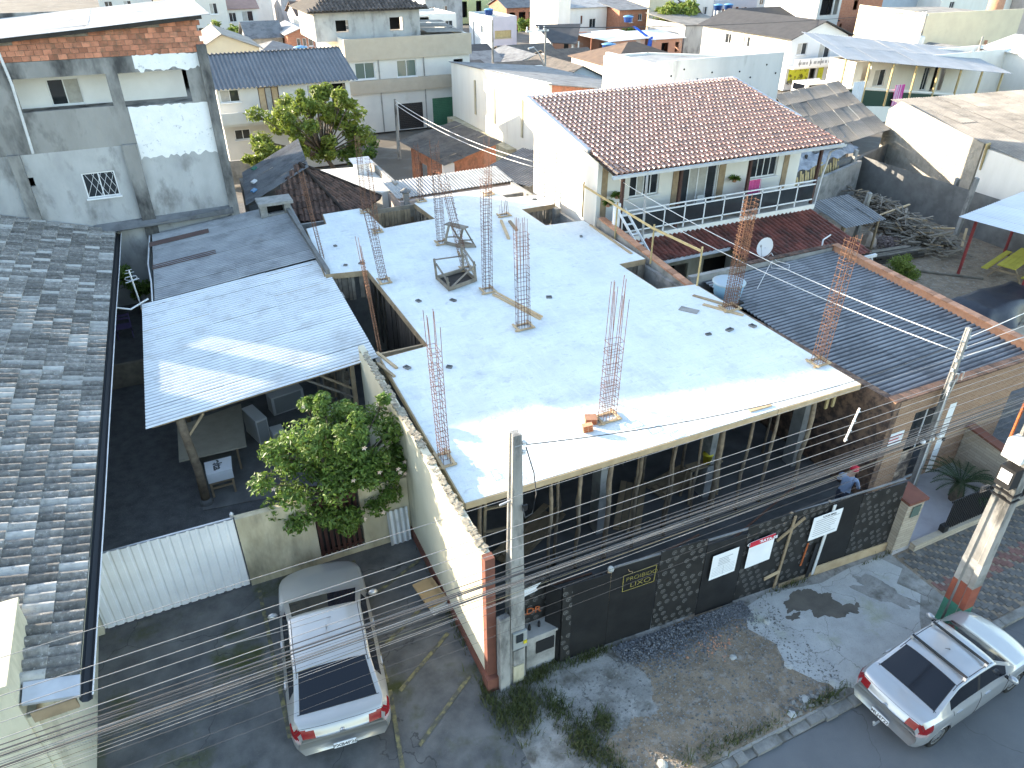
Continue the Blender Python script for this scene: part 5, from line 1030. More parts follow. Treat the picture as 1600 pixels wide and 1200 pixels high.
cbl = MB().tube([(20.8,20.6,2.7),(20.6,20.0,3.3),(20.2,19.3,3.3),(20.5,18.9,3.25),(20.2,18.6,3.2),(19.7,19.0,3.22),(20.1,19.4,3.3),(18,17.8,3.2)], .014, 5).build('loose_cable', M_['plastic_white'], None, smooth=True); tag(cbl, 'tangled white cable on the corrugated roof below the dish', 'cable')
# ================================================================ back yard on the right
bwl = thing('yard_boundary_wall', 'dark stained block wall around the back yard', 'wall', (38,29,0))
for p0, p1, h_ in (((27.2,29.6),(37.3,31.4),2.4),((37.3,31.4),(43.6,33.8),2.2),((38.9,33.0),(38.0,16),2.2)):
    pv_ = V(*p0,0); qv = V(*p1,0); dd = (qv-pv_).normalized(); n = V(dd.y,-dd.x,0)*.09; MB().add([pv_-n,qv-n,qv+n,pv_+n]+[q+V(0,0,h_+random.uniform(-.1,.1)) for q in (pv_-n,qv-n,qv+n,pv_+n)], [(3,2,1,0),(4,5,6,7),(0,1,5,4),(1,2,6,5),(2,3,7,6),(3,0,4,7)]).build('wall', M_['concrete_dark'], bwl)
for i, (x, y, h_, lx, ly, lab) in enumerate(((32.2,25.7,2.5,.25,0,'leaning grey concrete post by the corrugated lean-to'),(38.7,25.3,2.5,.1,.2,'grey concrete post standing against the yard wall'),(37.4,23.7,3.1,.35,.1,'tall leaning concrete post behind the wood pile'),(37.2,31.2,2.9,.1,0,'slim concrete post at the yard wall corner'))):
    b = MB().add([V(x-.11,y-.1,0),V(x+.11,y-.1,0),V(x+.11,y+.1,0),V(x-.11,y+.1,0)]+[V(x-.1+lx,y-.09+ly,h_),V(x+.1+lx,y-.09+ly,h_),V(x+.1+lx,y+.09+ly,h_+.05),V(x-.1+lx,y+.09+ly,h_+.03)], [(3,2,1,0),(4,5,6,7),(0,1,5,4),(1,2,6,5),(2,3,7,6),(3,0,4,7)]); tag(b.build('concrete_post', M_['pole_concrete']), lab, 'post')
# pile of broken timber
wp = thing('wood_pile', 'large heap of broken grey timber in the back yard', 'wood pile', (35,24.5,0)); rest = MB()
for i in range(900):
    f = random.random(); cx, cy = 36.6-2.2*f+random.gauss(0,.7), 29.0-6.2*f+random.gauss(0,.8); hh = 1.1*math.exp(-((cx-(36.6-2.2*f))**2)/.9)*random.uniform(.1,1)
    a_ = random.uniform(0,3.14); l = random.uniform(.3,1.1); e = V(math.cos(a_),math.sin(a_),random.uniform(-.35,.35))*l/2; c = V(cx,cy,.08+hh)
    bb = MB().bar(c-e, c+e, random.uniform(.04,.13), random.uniform(.02,.06))
    if i < 300: bb.build('stick', M_['wood_grey'] if random.random() < .8 else M_['wood'], wp)
    else: rest.add(bb.v, bb.f)
kind(rest.build('sticks', M_['wood_grey'], wp), 'stuff')
for p, q, lab in (((34.3,25.6,.4),(35.9,22.9,1.0),'long pale batten thrown across the wood pile'),((34.0,26.6,.6),(36.2,26.0,1.3),'pale stick poking out of the wood pile'),((34.6,22.6,.1),(35.9,23.3,.15),'grey metal strip lying in front of the wood pile'),((36.0,22.3,.2),(36.7,22.8,.9),'fresh yellow plank on the right end of the wood pile')): tag(plank('batten', p, q, .12,.05, M_['wood_fresh' if 'metal' not in lab else 'galv']), lab, 'plank')
ls = thing('log_stack', 'low stack of dark poles beside the green bush', 'poles', (31.9,23.2,0))
for i in range(24): z = .08+.09*(i//6); y = 22.6+.16*(i % 6)+random.uniform(-.05,.05); MB().tube([(30.6+random.uniform(-.3,.3),y+.2,z),(33.4+random.uniform(-.5,.3),y-.1,z+.03)], .055, 6).build('pole', M_['wood_grey' if i % 3 else 'wood_dark'], ls)
rs = thing('corrugated_lean_to', 'rusty grey corrugated lean-to patched with loose sheets beside the balcony house', 'lean-to', (30.3,25,0)); corr_roof(rs, (28.6,23.5,1.9), (.4,2.9,.35), (3.1,.3,-.1), M_['fib_grey'], .177, .025, 5, 2, 6, .03)
for x, y in ((28.8,23.7),(31.3,23.9),(29.1,26.2),(31.8,26.3)): plank('post', (x,y,0), (x,y,1.85), .09,.09, M_['wood'], rs)
tag(MB().lathe((31.9,24.6,0), [(.3,0),(.42,.2),(.36,.5),(.2,.75),(.05,.85)], 9).build('sack', mat('sack', (.40,.33,.28), (.3,.24,.2), 4, bump=.6)), 'pale bulging sack beside the corrugated lean-to', 'sack')
pts = [(random.gauss(33.2,.4), random.gauss(24.4,.35), random.uniform(0,.35), random.uniform(.02,.05)) for _ in range(900)]; pebbles('rubble_heap', pts, mat('rubble_pink', (.25,.19,.17), (.17,.13,.12), 3, isl=True, rnd=.3), 'heap of pinkish rubble in front of the wood pile', 'rubble')
cn = thing('canopy', 'pale metal canopy roof on dark red posts at the right edge', 'canopy', (36,20,0)); corr_roof(cn, (32.6,20.8,2.75), (-.4,-4.2,.35), (8,1.2,.25), mat('metal_pale', (.56,.60,.64), (.5,.54,.58), 1, rough=.5, rnd=.05), .2, .012, 5, 1, 6, .004, name='roof_sheet')
mat('red_post', (.22,.04,.04), rough=.5)
for x, y, z in ((33.2,20.3,2.7),(33.0,17.2,3.0),(37.5,21.0,2.85),(37.5,17.8,3.1)): MB().bar((x,y,0),(x,y,z),.1,.1).build('post', M_['red_post'], cn)
pt = thing('picnic_table', 'yellow picnic table under the pale canopy', 'picnic table', (34.9,18.9,0)); mat('yellow_wood', (.45,.40,.06), (.38,.33,.05), 3); e1 = V(.86,.25,0).normalized(); e2 = V(-e1.y,e1.x,0); c = V(35.6,19.2,0)
for k in range(4): MB().bar(c-e1*1.6+e2*(-.3+.2*k)+V(0,0,.76),c+e1*1.6+e2*(-.3+.2*k)+V(0,0,.76),.19,.04).build('top_board', M_['yellow_wood'], pt)
for s_ in (-.85,.85): MB().bar(c-e1*1.6+e2*s_+V(0,0,.45),c+e1*1.6+e2*s_+V(0,0,.45),.26,.045).build('bench_board', M_['yellow_wood'], pt)
for s_ in (-1.2,1.2):
    MB().bar(c+e1*s_-e2*.85+V(0,0,.40),c+e1*s_+e2*.85+V(0,0,.40),.05,.09).build('cross_beam', M_['wood'], pt)
    for q in (-1,1): MB().bar(c+e1*s_+e2*q*.7,c+e1*s_+e2*q*.25+V(0,0,.73),.09,.05).build('leg', M_['wood'], pt)
tp = thing('tarpaulin', 'black tarpaulin covering a low stack, weighted with bricks', 'tarpaulin', (30.6,16.9,0)); b = MB(); nx_, ny_ = 22, 14; vs = []; r_ = random.Random(3)
for j in range(ny_+1):
    for i in range(nx_+1):
        u_, v_ = i/nx_, j/ny_; ed = min(1, min(u_,1-u_)*6, min(v_,1-v_)*5); vs.append((28.4+5.4*u_+.25*math.sin(v_*9)*(1-ed), 15.6+2.6*v_+.2*math.sin(u_*14)*(1-ed)+.5*u_*0, .03+.75*ed*(1-.12*math.sin(u_*7)**2)+r_.uniform(-.03,.03)))
b.add(vs, [(j*(nx_+1)+i, j*(nx_+1)+i+1, (j+1)*(nx_+1)+i+1, (j+1)*(nx_+1)+i) for j in range(ny_) for i in range(nx_)]); b.build('sheet', mat('tarp', (.016,.017,.024), (.024,.025,.032), 2, rough=.42, spec=.5, bump=.5, bscale=5), tp, smooth=True)
for x, y in ((28.7,16.3),(29.6,15.55),(31,15.45)): tag(MB().obox((x,y,.1), (.12,.03,0), (-.02,.06,0), (0,0,.05)).build('loose_brick', M_['brick_orange']), 'orange brick weighing down the edge of the black tarpaulin', 'brick', 'bricks on the tarpaulin')
tag(plank('edging_plank', (31.5,21.4,.05), (33.6,19.3,.05), .08,.08, M_['wood_grey']), 'weathered plank edging on the bare yard ground', 'plank')
sn = MB().prism(blob(30.8,15.0,2.2,.8,30,.2,0,6), -.02, .03).build('sand_patch', mat('sand', (.33,.29,.22), (.26,.23,.18), 3, bump=.5)); struct(sn)
# rough-plastered shed at the right and roofs beyond
rw_ = thing('rough_plaster_shed', 'shed with a coarse pale plastered wall and old corrugated roof', 'shed', (44,30,0)); mat('rough_plaster', (.36,.335,.285), (.27,.25,.21), 2.5, bump=6, bscale=3.5)
bwall(rw_, M_['rough_plaster'], (42.9,34.2), (40.2,25.6), 0, 4.2, .2); MB().add([(42.9,34.2,4.2),(40.2,25.6,4.2),(42.6,33.2,4.9)], [(0,1,2)]).build('gable', M_['rough_plaster'], rw_)
bwall(rw_, M_['house_white'], (40.2,25.5), (39.0,21.0), 0, 4.0, .2); plank('timber_edge', (40.25,25.3,2.9), (40.1,25.3,4.3), .3,.1, M_['wood_yellow'], rw_)
corr_roof(rw_, (42.95,34.3,4.75), (-4.1,-13.2,-.85), (14,-4.0,.5), M_['fib_beige'], .177, .03, 6, 5, 4, .02)
gs = thing('old_workshop', 'open workshop with a sagging beige corrugated roof behind the balcony house', 'workshop', (36,33,0)); corr_roof(gs, (33.6,30.9,3.2), (7.6,11.8,.6), (8.8,2.4,-.05), M_['fib_beige'], .177, .03, 6, 4, 4, .025)
for x, y in ((32.9,30.8),(36,32.1),(39.8,33.9),(34,38),(41,41)): plank('post', (x,y,0), (x,y,3.2), .12,.12, M_['wood_dark'], gs)
MB().prism([(41.2,42.4),(49.6,44.8),(49.6,45.0),(41.2,42.6)], 0, 3.6).build('back_wall', M_['wood_dark'], gs)
MB().prism([(29.2,28.2),(38,31.2),(37.9,31.4),(29.1,28.4)], 0, 2.2).build('front_wall', M_['concrete'], gs)
for k in range(20): plank('stored_board', (30.2+.3*k,28.9+.11*k,1.8), (30.2+.3*k,29.1+.11*k,2.6+random.uniform(-.2,.2)), .12,.03, M_['wood_yellow'], gs)
cv_ = thing('crumpled_sheet', 'crumpled grey plastic sheet over the workshop front', 'sheet', (34,29,3.3)); b = MB(); vs = []
for j in range(7):
    for i in range(21): vs.append((30.8+.36*i, 29.3+.12*i+.2*j, 2.75+.09*j+.10*math.sin(i*1.3+j)+.06*math.sin(i*.7-j*1.7)))
b.add(vs, [(j*21+i, j*21+i+1, (j+1)*21+i+1, (j+1)*21+i) for j in range(6) for i in range(20)]).build('sheet', mat('grey_plastic', (.16,.165,.18), (.3,.31,.33), 3, rough=.35), cv_, smooth=True)
# ================================================================ roofs right behind the slab
hp = thing('hip_roof_house', 'low house with a dark old clay hip roof behind the slab', 'house', (5.6,34,0))
A_, SW_, SE_, NE_ = V(5.7,35.5,4.6), V(2.7,32.7,3.0), V(7.0,32.2,2.85), V(9.3,35.0,2.7); NW_ = V(4.5,38.5,2.9)
def tri_in(a, b_, c):
    def f(p):
        def s(u, v): return (v.x-u.x)*(p.y-u.y)-(v.y-u.y)*(p.x-u.x)
        d1, d2, d3 = s(a,b_), s(b_,c), s(c,a); return (d1 > -.15 and d2 > -.15 and d3 > -.15) or (d1 < .15 and d2 < .15 and d3 < .15)
    return f
def tri_roof(a, b_, c, n):                            # a,b the eave, c the apex
    u = (b_-a); W_ = c-a; un = u.normalized(); wv = W_-un*W_.dot(un); off = un*0
    tile_roof(hp, a-un*.4, u+un*.8, wv, 'roman', .24, .38, .08, M_['tile_clay_old'], n, tri_in(a,b_,c), jit=.03)
    MB().face(a-V(0,0,.04), b_-V(0,0,.04), c-V(0,0,.04)).build('roof_deck', M_['wood_dark'], hp)
tri_roof(SW_, SE_, A_, 150); tri_roof(SE_, NE_, A_, 150)
for f in range(11):
    p, q = SE_.lerp(A_, f/11), SE_.lerp(A_, (f+1.1)/11); MB().tube([p+V(0,0,.07),q+V(0,0,.10)], [.10,.075], 7).build('ridge_tile', M_['tile_clay_old'], hp)
for f in range(9):
    p, q = NE_.lerp(A_, f/9), NE_.lerp(A_, (f+1.1)/9); MB().tube([p+V(0,0,.07),q+V(0,0,.10)], [.10,.075], 7).build('ridge_tile', M_['tile_clay_old'], hp)
MB().prism([(3.0,33.0),(6.9,32.6),(8.9,35.0),(7.5,38),(3.2,38)], 0, 2.75).build('wall', M_['cream_dirty'], hp)
cg = thing('patched_roof_shed', 'shed with a large weathered grey corrugated roof full of small holes', 'shed', (4.5,37,0)); corr_roof(cg, (2.85,34.2,3.45), (3.1,.8,1.15), (.55,5.1,.12), M_['fib_dark'], .177, .024, 6, 2, 6, .012); MB().prism([(3.0,34.6),(5.6,35.6),(5.9,39.4),(3.2,39.3)], 0, 3.3).build('wall', M_['concrete_dark'], cg)
for x, y, m in ((3.4,35.2,'plastic_blue'),(3.9,38.3,'paint_green'),(3.6,36.4,'paper')): tag(MB().obox((x,y,3.62+.36*(x-2.9)), (.1,.05,.04), (-.05,.12,0), (0,0,.03)).build('plastic_scrap', M_[m]), 'scrap of %s plastic lying on the weathered grey roof' % {'plastic_blue':'blue','paint_green':'green','paper':'white'}[m], 'scrap')
fw_ = thing('flat_white_roof', 'small building with a sunlit white flat roof behind the clay hip roof', 'building', (9,38,0)); MB().prism([(7.4,40.6),(8.6,36.5),(9.4,35.2),(10.1,35.3),(10.1,40.2)], 0, 2.9).build('body', M_['house_white'], fw_); MB().prism([(10.12,35.3),(10.3,35.3),(10.3,40.3),(10.12,40.3)], 0, 3.25).build('parapet', M_['concrete'], fw_)
MB().box(9.1,38.7,2.9,9.8,39.3,3.5).build('hatch', M_['white_patch'], fw_); MB().add([(8.9,38.5,3.5),(10,38.5,3.5),(10,39.5,3.62),(8.9,39.5,3.62)], [(0,1,2,3)]).build('hatch_cover', M_['galv'], fw_)
wc = thing('white_corrugated_roof', 'low store with a sunlit white corrugated roof behind the slab', 'store', (12.8,35.4,0)); corr_roof(wc, (9.75,33.75,2.95), (-.1,2.0,.25), (6.3,.15,.05), M_['fib_white'], .177, .03, 6, 1, 6, .006); MB().prism([(9.8,33.5),(16,33.65),(15.8,35.6),(9.7,35.5)], 0, 2.85).build('wall', mat('plaster_pink', (.50,.42,.37), (.42,.35,.31), 2), wc); MB().box(10.9,32.0,2.0,15.7,33.6,2.9).build('flat_roof', M_['house_white'], wc)
cp = thing('roof_cowl', 'small concrete chimney cowl beside the white corrugated roof', 'chimney', (10.4,34.0,2.5)); MB().box(10.0,33.4,2.4,10.25,33.65,3.3).build('stack', M_['concrete'], cp); MB().lathe((10.12,33.52,3.3), [(.26,0),(.28,.05),(.05,.2)], 8).build('cap', M_['concrete_dark'], cp)
sk = thing('brick_shack', 'orange brick shack with an uneven brown-grey corrugated roof', 'shack', (16,42,0)); corr_roof(sk, (14.0,38.6,2.85), (4.5,2.1,.35), (-.8,5.8,.15), mat('roof_brown_grey', (.135,.118,.10), (.095,.083,.072), 1.5, c3=(.06,.055,.05), s3=2, rnd=.15), .177, .026, 6, 3, 5, .03)
bwall(sk, M_['brick_pale'] if 'brick_pale' in M_ else M_['brick_orange'], (14.4,39.6), (18.4,41.4), 0, 2.9, .15, [(.8,1.5,.1,2.0,'void')]); bwall(sk, M_['brick_pale'], (13.9,44.2), (14.4,39.6), 0, 2.8, .15, [(1.2,2.2,.1,2.0,'void'),(3.0,3.8,.8,1.8,'void')]); MB().box(14.2,39.4,0,14.9,39.55,2.7).build('white_panel', M_['white_paint'], sk)
gr_ = thing('dark_lean_roof', 'dark asphalt-grey lean-to roof against the white side wall', 'roof', (17,36,0)); corr_roof(gr_, (14.9,36.2,3.0), (3.9,2.4,.3), (1.5,-3.4,-.05), M_['fib_dark'], .177, .02, 6, 2, 5, .01); MB().prism([(15.2,36),(16.4,33.4),(19.2,36.5),(18.4,38.2)], 0, 2.8).build('wall', M_['concrete_dark'], gr_)
for i in range(26): tag(MB().obox((random.uniform(11.3,13.6),random.uniform(37.3,39.6),random.uniform(.2,1.6)), (random.uniform(.2,.6),.1,.05), (-.05,random.uniform(.05,.3),.1), (0,0,random.uniform(.03,.15))).build('scrap', M_[random.choice(('galv','wood_grey','plastic_white','black_metal','wood'))]), 'piece of scrap in the junk heap beside the brick shack', 'scrap', 'junk heap beside the brick shack')
# white warehouse and tall white wall
WHm = mat('white_stained', (.74,.72,.66), (.68,.655,.59), 1, c3=(.46,.40,.30), s3=.8, lo3=.62, hi3=.82, bump=.1, stretch=(1,1,.25))
wh = thing('white_warehouse', 'long white stained warehouse wall with a grey roof and a bare brick end', 'warehouse', (25,50,0)); MB().prism([(22,41.5),(22.2,41.5),(22.2,58),(22,58)], 0, [6.15,6.15,5.2,5.2]).build('wall', WHm, wh); MB().prism([(22.2,41.5),(30,41.5),(30,41.7),(22.2,41.7)], 0, [6.05,4.9,4.9,6.05]).build('end_wall', M_['brick_pale'], wh); MB().prism([(22.2,57.8),(30,57.8),(30,58),(22.2,58)], 0, 4.5).build('wall', WHm, wh)
MB().slab([V(21.9,41.3,6.15),V(30.2,41.3,5.0),V(30.2,58.2,4.4),V(21.9,58.2,5.25)], .06).build('roof', M_['fib_dark'], wh); MB().prism([(21.3,46),(21.98,46),(21.98,57.5),(21.3,57.5)], 0, 1.25).build('plinth', M_['cream_dirty'], wh)
for y in (45,49.5,53): MB().box(21.93,y,2.2,21.99,y+.25,4.6).build('stain_strip', M_['cream_dirty'], wh)
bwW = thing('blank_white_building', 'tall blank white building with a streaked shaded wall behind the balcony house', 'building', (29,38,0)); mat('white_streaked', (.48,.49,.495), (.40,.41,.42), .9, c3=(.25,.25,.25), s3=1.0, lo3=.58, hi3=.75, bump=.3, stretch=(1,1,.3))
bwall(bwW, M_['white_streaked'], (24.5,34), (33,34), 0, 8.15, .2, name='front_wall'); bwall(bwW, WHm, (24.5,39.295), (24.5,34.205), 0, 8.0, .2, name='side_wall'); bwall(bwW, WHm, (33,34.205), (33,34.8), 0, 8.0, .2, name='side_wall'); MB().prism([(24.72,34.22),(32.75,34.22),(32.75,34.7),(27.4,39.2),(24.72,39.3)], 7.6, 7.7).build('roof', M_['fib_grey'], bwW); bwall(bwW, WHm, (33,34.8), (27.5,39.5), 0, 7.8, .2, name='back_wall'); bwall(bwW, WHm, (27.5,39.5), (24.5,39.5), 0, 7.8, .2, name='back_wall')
for k in range(9): MB().disc((25.3+.9*k+random.uniform(-.3,.3),33.985,7.4+random.uniform(-.5,.3)),.05,(0,1,0),8,.02).build('bolt_hole', M_['dark_void'], bwW)
# ================================================================ generic background building
def bld(name, lab, x0, x1, y0, y1, z1, wm, S=(), W=(), roof='flat', rm=None, rz=1.2, ov=.3, cat='house', grp=None, ridge=None, wm2=None, z0=0):
    t = thing(name, lab, cat, ((x0+x1)/2,(y0+y1)/2,z0), grp); wm2 = wm2 or wm
    bwall(t, wm, (x0,y0), (x1,y0), z0, z1, .15, S, name='front_wall'); bwall(t, wm2, (x0,y1), (x0,y0+.152), z0, z1, .15, W, name='side_wall')
    bwall(t, wm2, (x1,y0+.152), (x1,y1), z0, z1, .15, name='side_wall'); bwall(t, wm2, (x1-.16,y1), (x0+.16,y1), z0, z1, .15, name='back_wall')
    rm = rm or M_['fib_grey']; a, b_, c, d_ = x0-ov, x1+ov, y0-ov, y1+ov
    if roof == 'flat': MB().box(x0+.17,y0+.17,z1-.35,x1-.17,y1-.16,z1-.25).build('roof', rm, t)
    elif roof == 'gx':                                  # ridge along X
        m_ = (c+d_)/2 if ridge is None else ridge
        MB().slab([V(a,c,z1),V(b_,c,z1),V(b_,m_,z1+rz),V(a,m_,z1+rz)], .07).build('roof', rm, t); MB().slab([V(a,m_,z1+rz),V(b_,m_,z1+rz),V(b_,d_,z1),V(a,d_,z1)], .07).build('roof', rm, t)
        for x in (x0+.075,x1-.075): MB().add([(x-.07,y0,z1),(x-.07,y1,z1),(x-.07,m_,z1+rz-.08),(x+.07,y0,z1),(x+.07,y1,z1),(x+.07,m_,z1+rz-.08)], [(0,2,1),(3,4,5),(0,3,5,2),(1,2,5,4)]).build('gable', wm2, t)
    elif roof == 'gy':                                  # ridge along Y, gable faces the camera
        m_ = (a+b_)/2 if ridge is None else ridge
        MB().slab([V(a,c,z1),V(m_,c,z1+rz),V(m_,d_,z1+rz),V(a,d_,z1)], .07).build('roof', rm, t); MB().slab([V(m_,c,z1+rz),V(b_,c,z1),V(b_,d_,z1),V(m_,d_,z1+rz)], .07).build('roof', rm, t)
        for y in (y0+.075,y1-.075): MB().add([(x0,y-.07,z1),(x1,y-.07,z1),(m_,y-.07,z1+rz-.08),(x0,y+.07,z1),(x1,y+.07,z1),(m_,y+.07,z1+rz-.08)], [(0,1,2),(5,4,3),(0,2,5,3),(1,4,5,2)]).build('gable', wm, t)
    elif roof == 'mono': MB().slab([V(a,c,z1),V(b_,c,z1),V(b_,d_,z1+rz),V(a,d_,z1+rz)], .07).build('roof', rm, t)
    elif roof == 'hip':
        hx = min((b_-a)/2, (d_-c)/2); m1, m2, my = a+hx, b_-hx, (c+d_)/2
        for pts_ in ([V(a,c,z1),V(b_,c,z1),V(m2,my,z1+rz),V(m1,my,z1+rz)],[V(b_,d_,z1),V(a,d_,z1),V(m1,my,z1+rz),V(m2,my,z1+rz)],[V(a,d_,z1),V(a,c,z1),V(m1,my,z1+rz)],[V(b_,c,z1),V(b_,d_,z1),V(m2,my,z1+rz)]): MB().slab(pts_, .07).build('roof', rm, t)
    return t
BW_ = M_['house_white']; LV = mat('lavender', (.50,.45,.50), (.45,.41,.46), 1); BLG = mat('blue_grey_paint', (.40,.45,.50), (.36,.41,.46), 1); BG = mat('beige_tiles', (.44,.38,.30), (.40,.345,.27), 2, bump=.1); PL = mat('pale_paint', (.60,.59,.55), (.54,.53,.50), .8, c3=(.42,.41,.38), s3=.5, lo3=.6, hi3=.85); CR = mat('cream_paint', (.62,.55,.40), (.56,.49,.36), .8, c3=(.45,.38,.26), s3=.6, lo3=.6, hi3=.8)
brickmat('brick_far', (.44,.19,.11), (.36,.15,.09), (.36,.27,.21), .30, .2)
BF = M_['brick_far']; cw = dict(panes=2, mix=[M_['curtain'],M_['glass_dark']]); dw = dict(panes=2)
gsh = dict(m=mat('shutter_black', (.03,.03,.032), rough=.4)); grs = dict(m=mat('shutter_green', (.06,.17,.10), (.05,.14,.085), 2, rough=.5))
# white three-storey block
b1 = bld('white_block', 'white three-storey block with beige tiled bands and garage shutters', 14.2,24.4,60,70,6.95, PL, [(.65,2.2,4.1,5.3,'win',dict(panes=2,glass=M_['glass_green'])),(4.0,5.6,4.05,5.3,'win',dict(panes=2,glass=M_['glass_green'])),(3.85,5.95,.05,2.05,'shutter',gsh),(6.8,8.8,.05,2.25,'shutter',grs),(8.8,9.6,4.5,5.1,'void')], [(2,3.2,4.1,5.2,'win',dw)], 'flat', M_['fib_beige'], wm2=WHm, cat='building')
for z0, z1 in ((5.45,7.0),(3.05,4.02)): MB().box(14.15,59.75,z0,24.5,59.995,z1).build('beige_band', BG, b1)
for x in (16.7,20.4): MB().box(x,59.93,0,x+.08,59.99,5.4).build('joint', M_['concrete'], b1)
bwall(b1, M_['render_pale'], (12.6,62.0), (21.0,62.0), 6.65, 8.75, .15, [(1.6,2.6,7.25,8.1,'void'),(5.9,7.0,7.2,8.15,'void')], name='penthouse_wall'); bwall(b1, M_['render_pale'], (12.6,68), (12.6,62.15), 6.65, 8.75, .15, name='penthouse_wall'); bwall(b1, M_['render_pale'], (21,62.15), (21,68), 6.65, 8.75, .15, name='penthouse_wall')
RH = [V(12.0,61.3,8.75),V(21.6,61.3,8.75),V(18.2,65,10.3),V(15.4,65,10.3),V(12,68.6,8.75),V(21.6,68.6,8.75)]
for pts_ in ([RH[0],RH[1],RH[2],RH[3]],[RH[4],RH[0],RH[3]],[RH[1],RH[5],RH[2]],[RH[5],RH[4],RH[3],RH[2]]): MB().slab(pts_, .06).build('roof_deck', M_['wood_dark'], b1)
tile_roof(b1, RH[0]+V(.1,0,.02), V(9.4,0,0), (RH[3]-RH[0]).project(V(0,3.7,1.55)), 'roman', .3, .45, .09, mat('tile_dark', (.10,.085,.075), (.07,.06,.055), 4, isl=True, rnd=.3), 120, lambda c: RH[0].x+(c.y-61.3)*.92 < c.x < RH[1].x-(c.y-61.3)*.92)
corr_roof(b1, (21.2,61,7.05), (3.2,.2,-.15), (0,5.5,.4), M_['fib_beige'], .3, .03, 4, 1, 4, .04)
# long house with dark blue-grey corrugated roof
b2 = bld('grey_roof_house', 'pale two-storey house under a dark ribbed roof behind the leafy tree', 3.9,12.4,52,59,5.45, PL, [(.15,1.35,4.65,5.4,'win',cw),(2.5,3.8,3.55,5.4,'door',dict(panes=3,mix=[M_['wood_fresh'],M_['curtain']],frame=M_['brown_paint'])),(5.6,6.6,3.6,5.35,'win',cw),(.6,1.6,2.3,2.95,'win',dw),(7.2,8.2,3.6,5.3,'void')], (), 'none')
corr_roof(b2, (3.3,51.6,5.5), (-.05,4.3,1.5), (9.6,0,-.0), mat('roof_slate', (.15,.16,.175), (.12,.13,.145), 1, rough=.7, rnd=.05), .26, .05, 4, 1, 6, .003); corr_roof(b2, (3.3,59.4,5.55), (-.05,-3.5,1.45), (9.6,0,0), M_['roof_slate'], .26, .05, 4, 1, 4, .003)
MB().box(3.8,51.0,3.35,12.4,52.0,3.5).build('balcony_slab', PL, b2); MB().box(3.8,50.9,3.5,12.4,51.0,4.2).build('balcony_front', PL, b2)
tag(MB().prism([(2.5,50.2),(6,49.8),(6,50),(2.5,50.4)], 0, 1.5).build('garden_wall', M_['concrete']), 'low grey garden wall below the leafy tree', 'wall')
tag(MB().tube([(3.55,53.5,5.5),(3.2,55,8.6)], .07, 6).build('vent_pipe', M_['plastic_white']), 'thin white vent pipe beside the grey building corner', 'pipe')
# rows behind, left
bld('cream_gable_house', 'cream gable house with pale roof behind the dark ribbed roof', 4.6,9.6,72,80,5.3, CR, [(2.6,3.0,4.45,4.75,'void'),(3.3,3.9,4.45,4.8,'void')], (), 'gy', M_['fib_beige'], 1.25, .3, ridge=6.7)
bld('pale_flat_house', 'pale two-storey house with a grey balcony band at the upper left', 5.6,11.0,105,112,7.5, PL, [(1.2,2.2,5.2,6.4,'win',cw),(3.4,4.3,5.3,6.5,'win',cw),(1.0,2.4,2.6,3.9,'win',dw),(3.9,4.7,1.8,3.8,'win',dw)], (), 'flat')
bld('pink_roof_house', 'white house with a pinkish tiled gable roof and a small balcony', 11.2,15.2,110,118,5.4, BW_, [(.4,1.3,3.9,5.0,'win',dw),(2.0,3.4,3.9,5.1,'win',cw),(.4,1.3,1.4,2.3,'win',dw)], (), 'gx', mat('roof_pink', (.34,.22,.18), (.28,.18,.15), 2), 1.6)
bld('dark_shed', 'dark gabled shed with stained roof among the left rooftops', 10.8,14.3,88,93,4.3, M_['concrete'], (), (), 'gx', M_['fib_dark'], 1.4)
bld('half_brick_house', 'half bare-brick house with three small white windows', 14.5,17.3,86,94,4.7, BF, [(.9,1.3,3.5,4.3,'win',dict(panes=1)),(1.5,1.9,3.5,4.3,'win',dict(panes=1)),(2.1,2.6,3.5,4.3,'win',dict(panes=1))], (), 'gy', M_['fib_grey'], .6)
bld('low_grey_house', 'low pale house with a dark hip roof beside the blue tank', 10.2,14.2,78,84,3.9, PL, [(.2,1,3,3.4,'void')], (), 'hip', M_['fib_dark'], .9)
def tank(x, y, z, r, lab, stand=True, m='plastic_navy'):
    t = thing('water_tank', lab, 'water tank', (x,y,z)); MB().lathe((x,y,z), [(r*.75,0),(r*.95,r*.9),(r,r*.95)], 14).build('body', M_[m], t, smooth=True); MB().lathe((x,y,z+r*.96), [(r*1.05,0),(r*1.05,.05),(r*.6,.14),(r*.1,.2)], 14).build('lid', M_['plastic_blue'], t, smooth=True)
    if stand:
        for sx, sy in ((-1,-1),(1,-1),(1,1),(-1,1)): MB().bar((x+sx*r*.5,y+sy*r*.5,max(0,z-1.2)),(x+sx*r*.5,y+sy*r*.5,z),.1,.1).build('leg', M_['plastic_white'], t)
tank(13.5,74,4.3,.6,'blue water tank on a white stand beside the half brick house')
mat('roof_brown_far', (.15,.11,.085), (.11,.08,.065), 1)
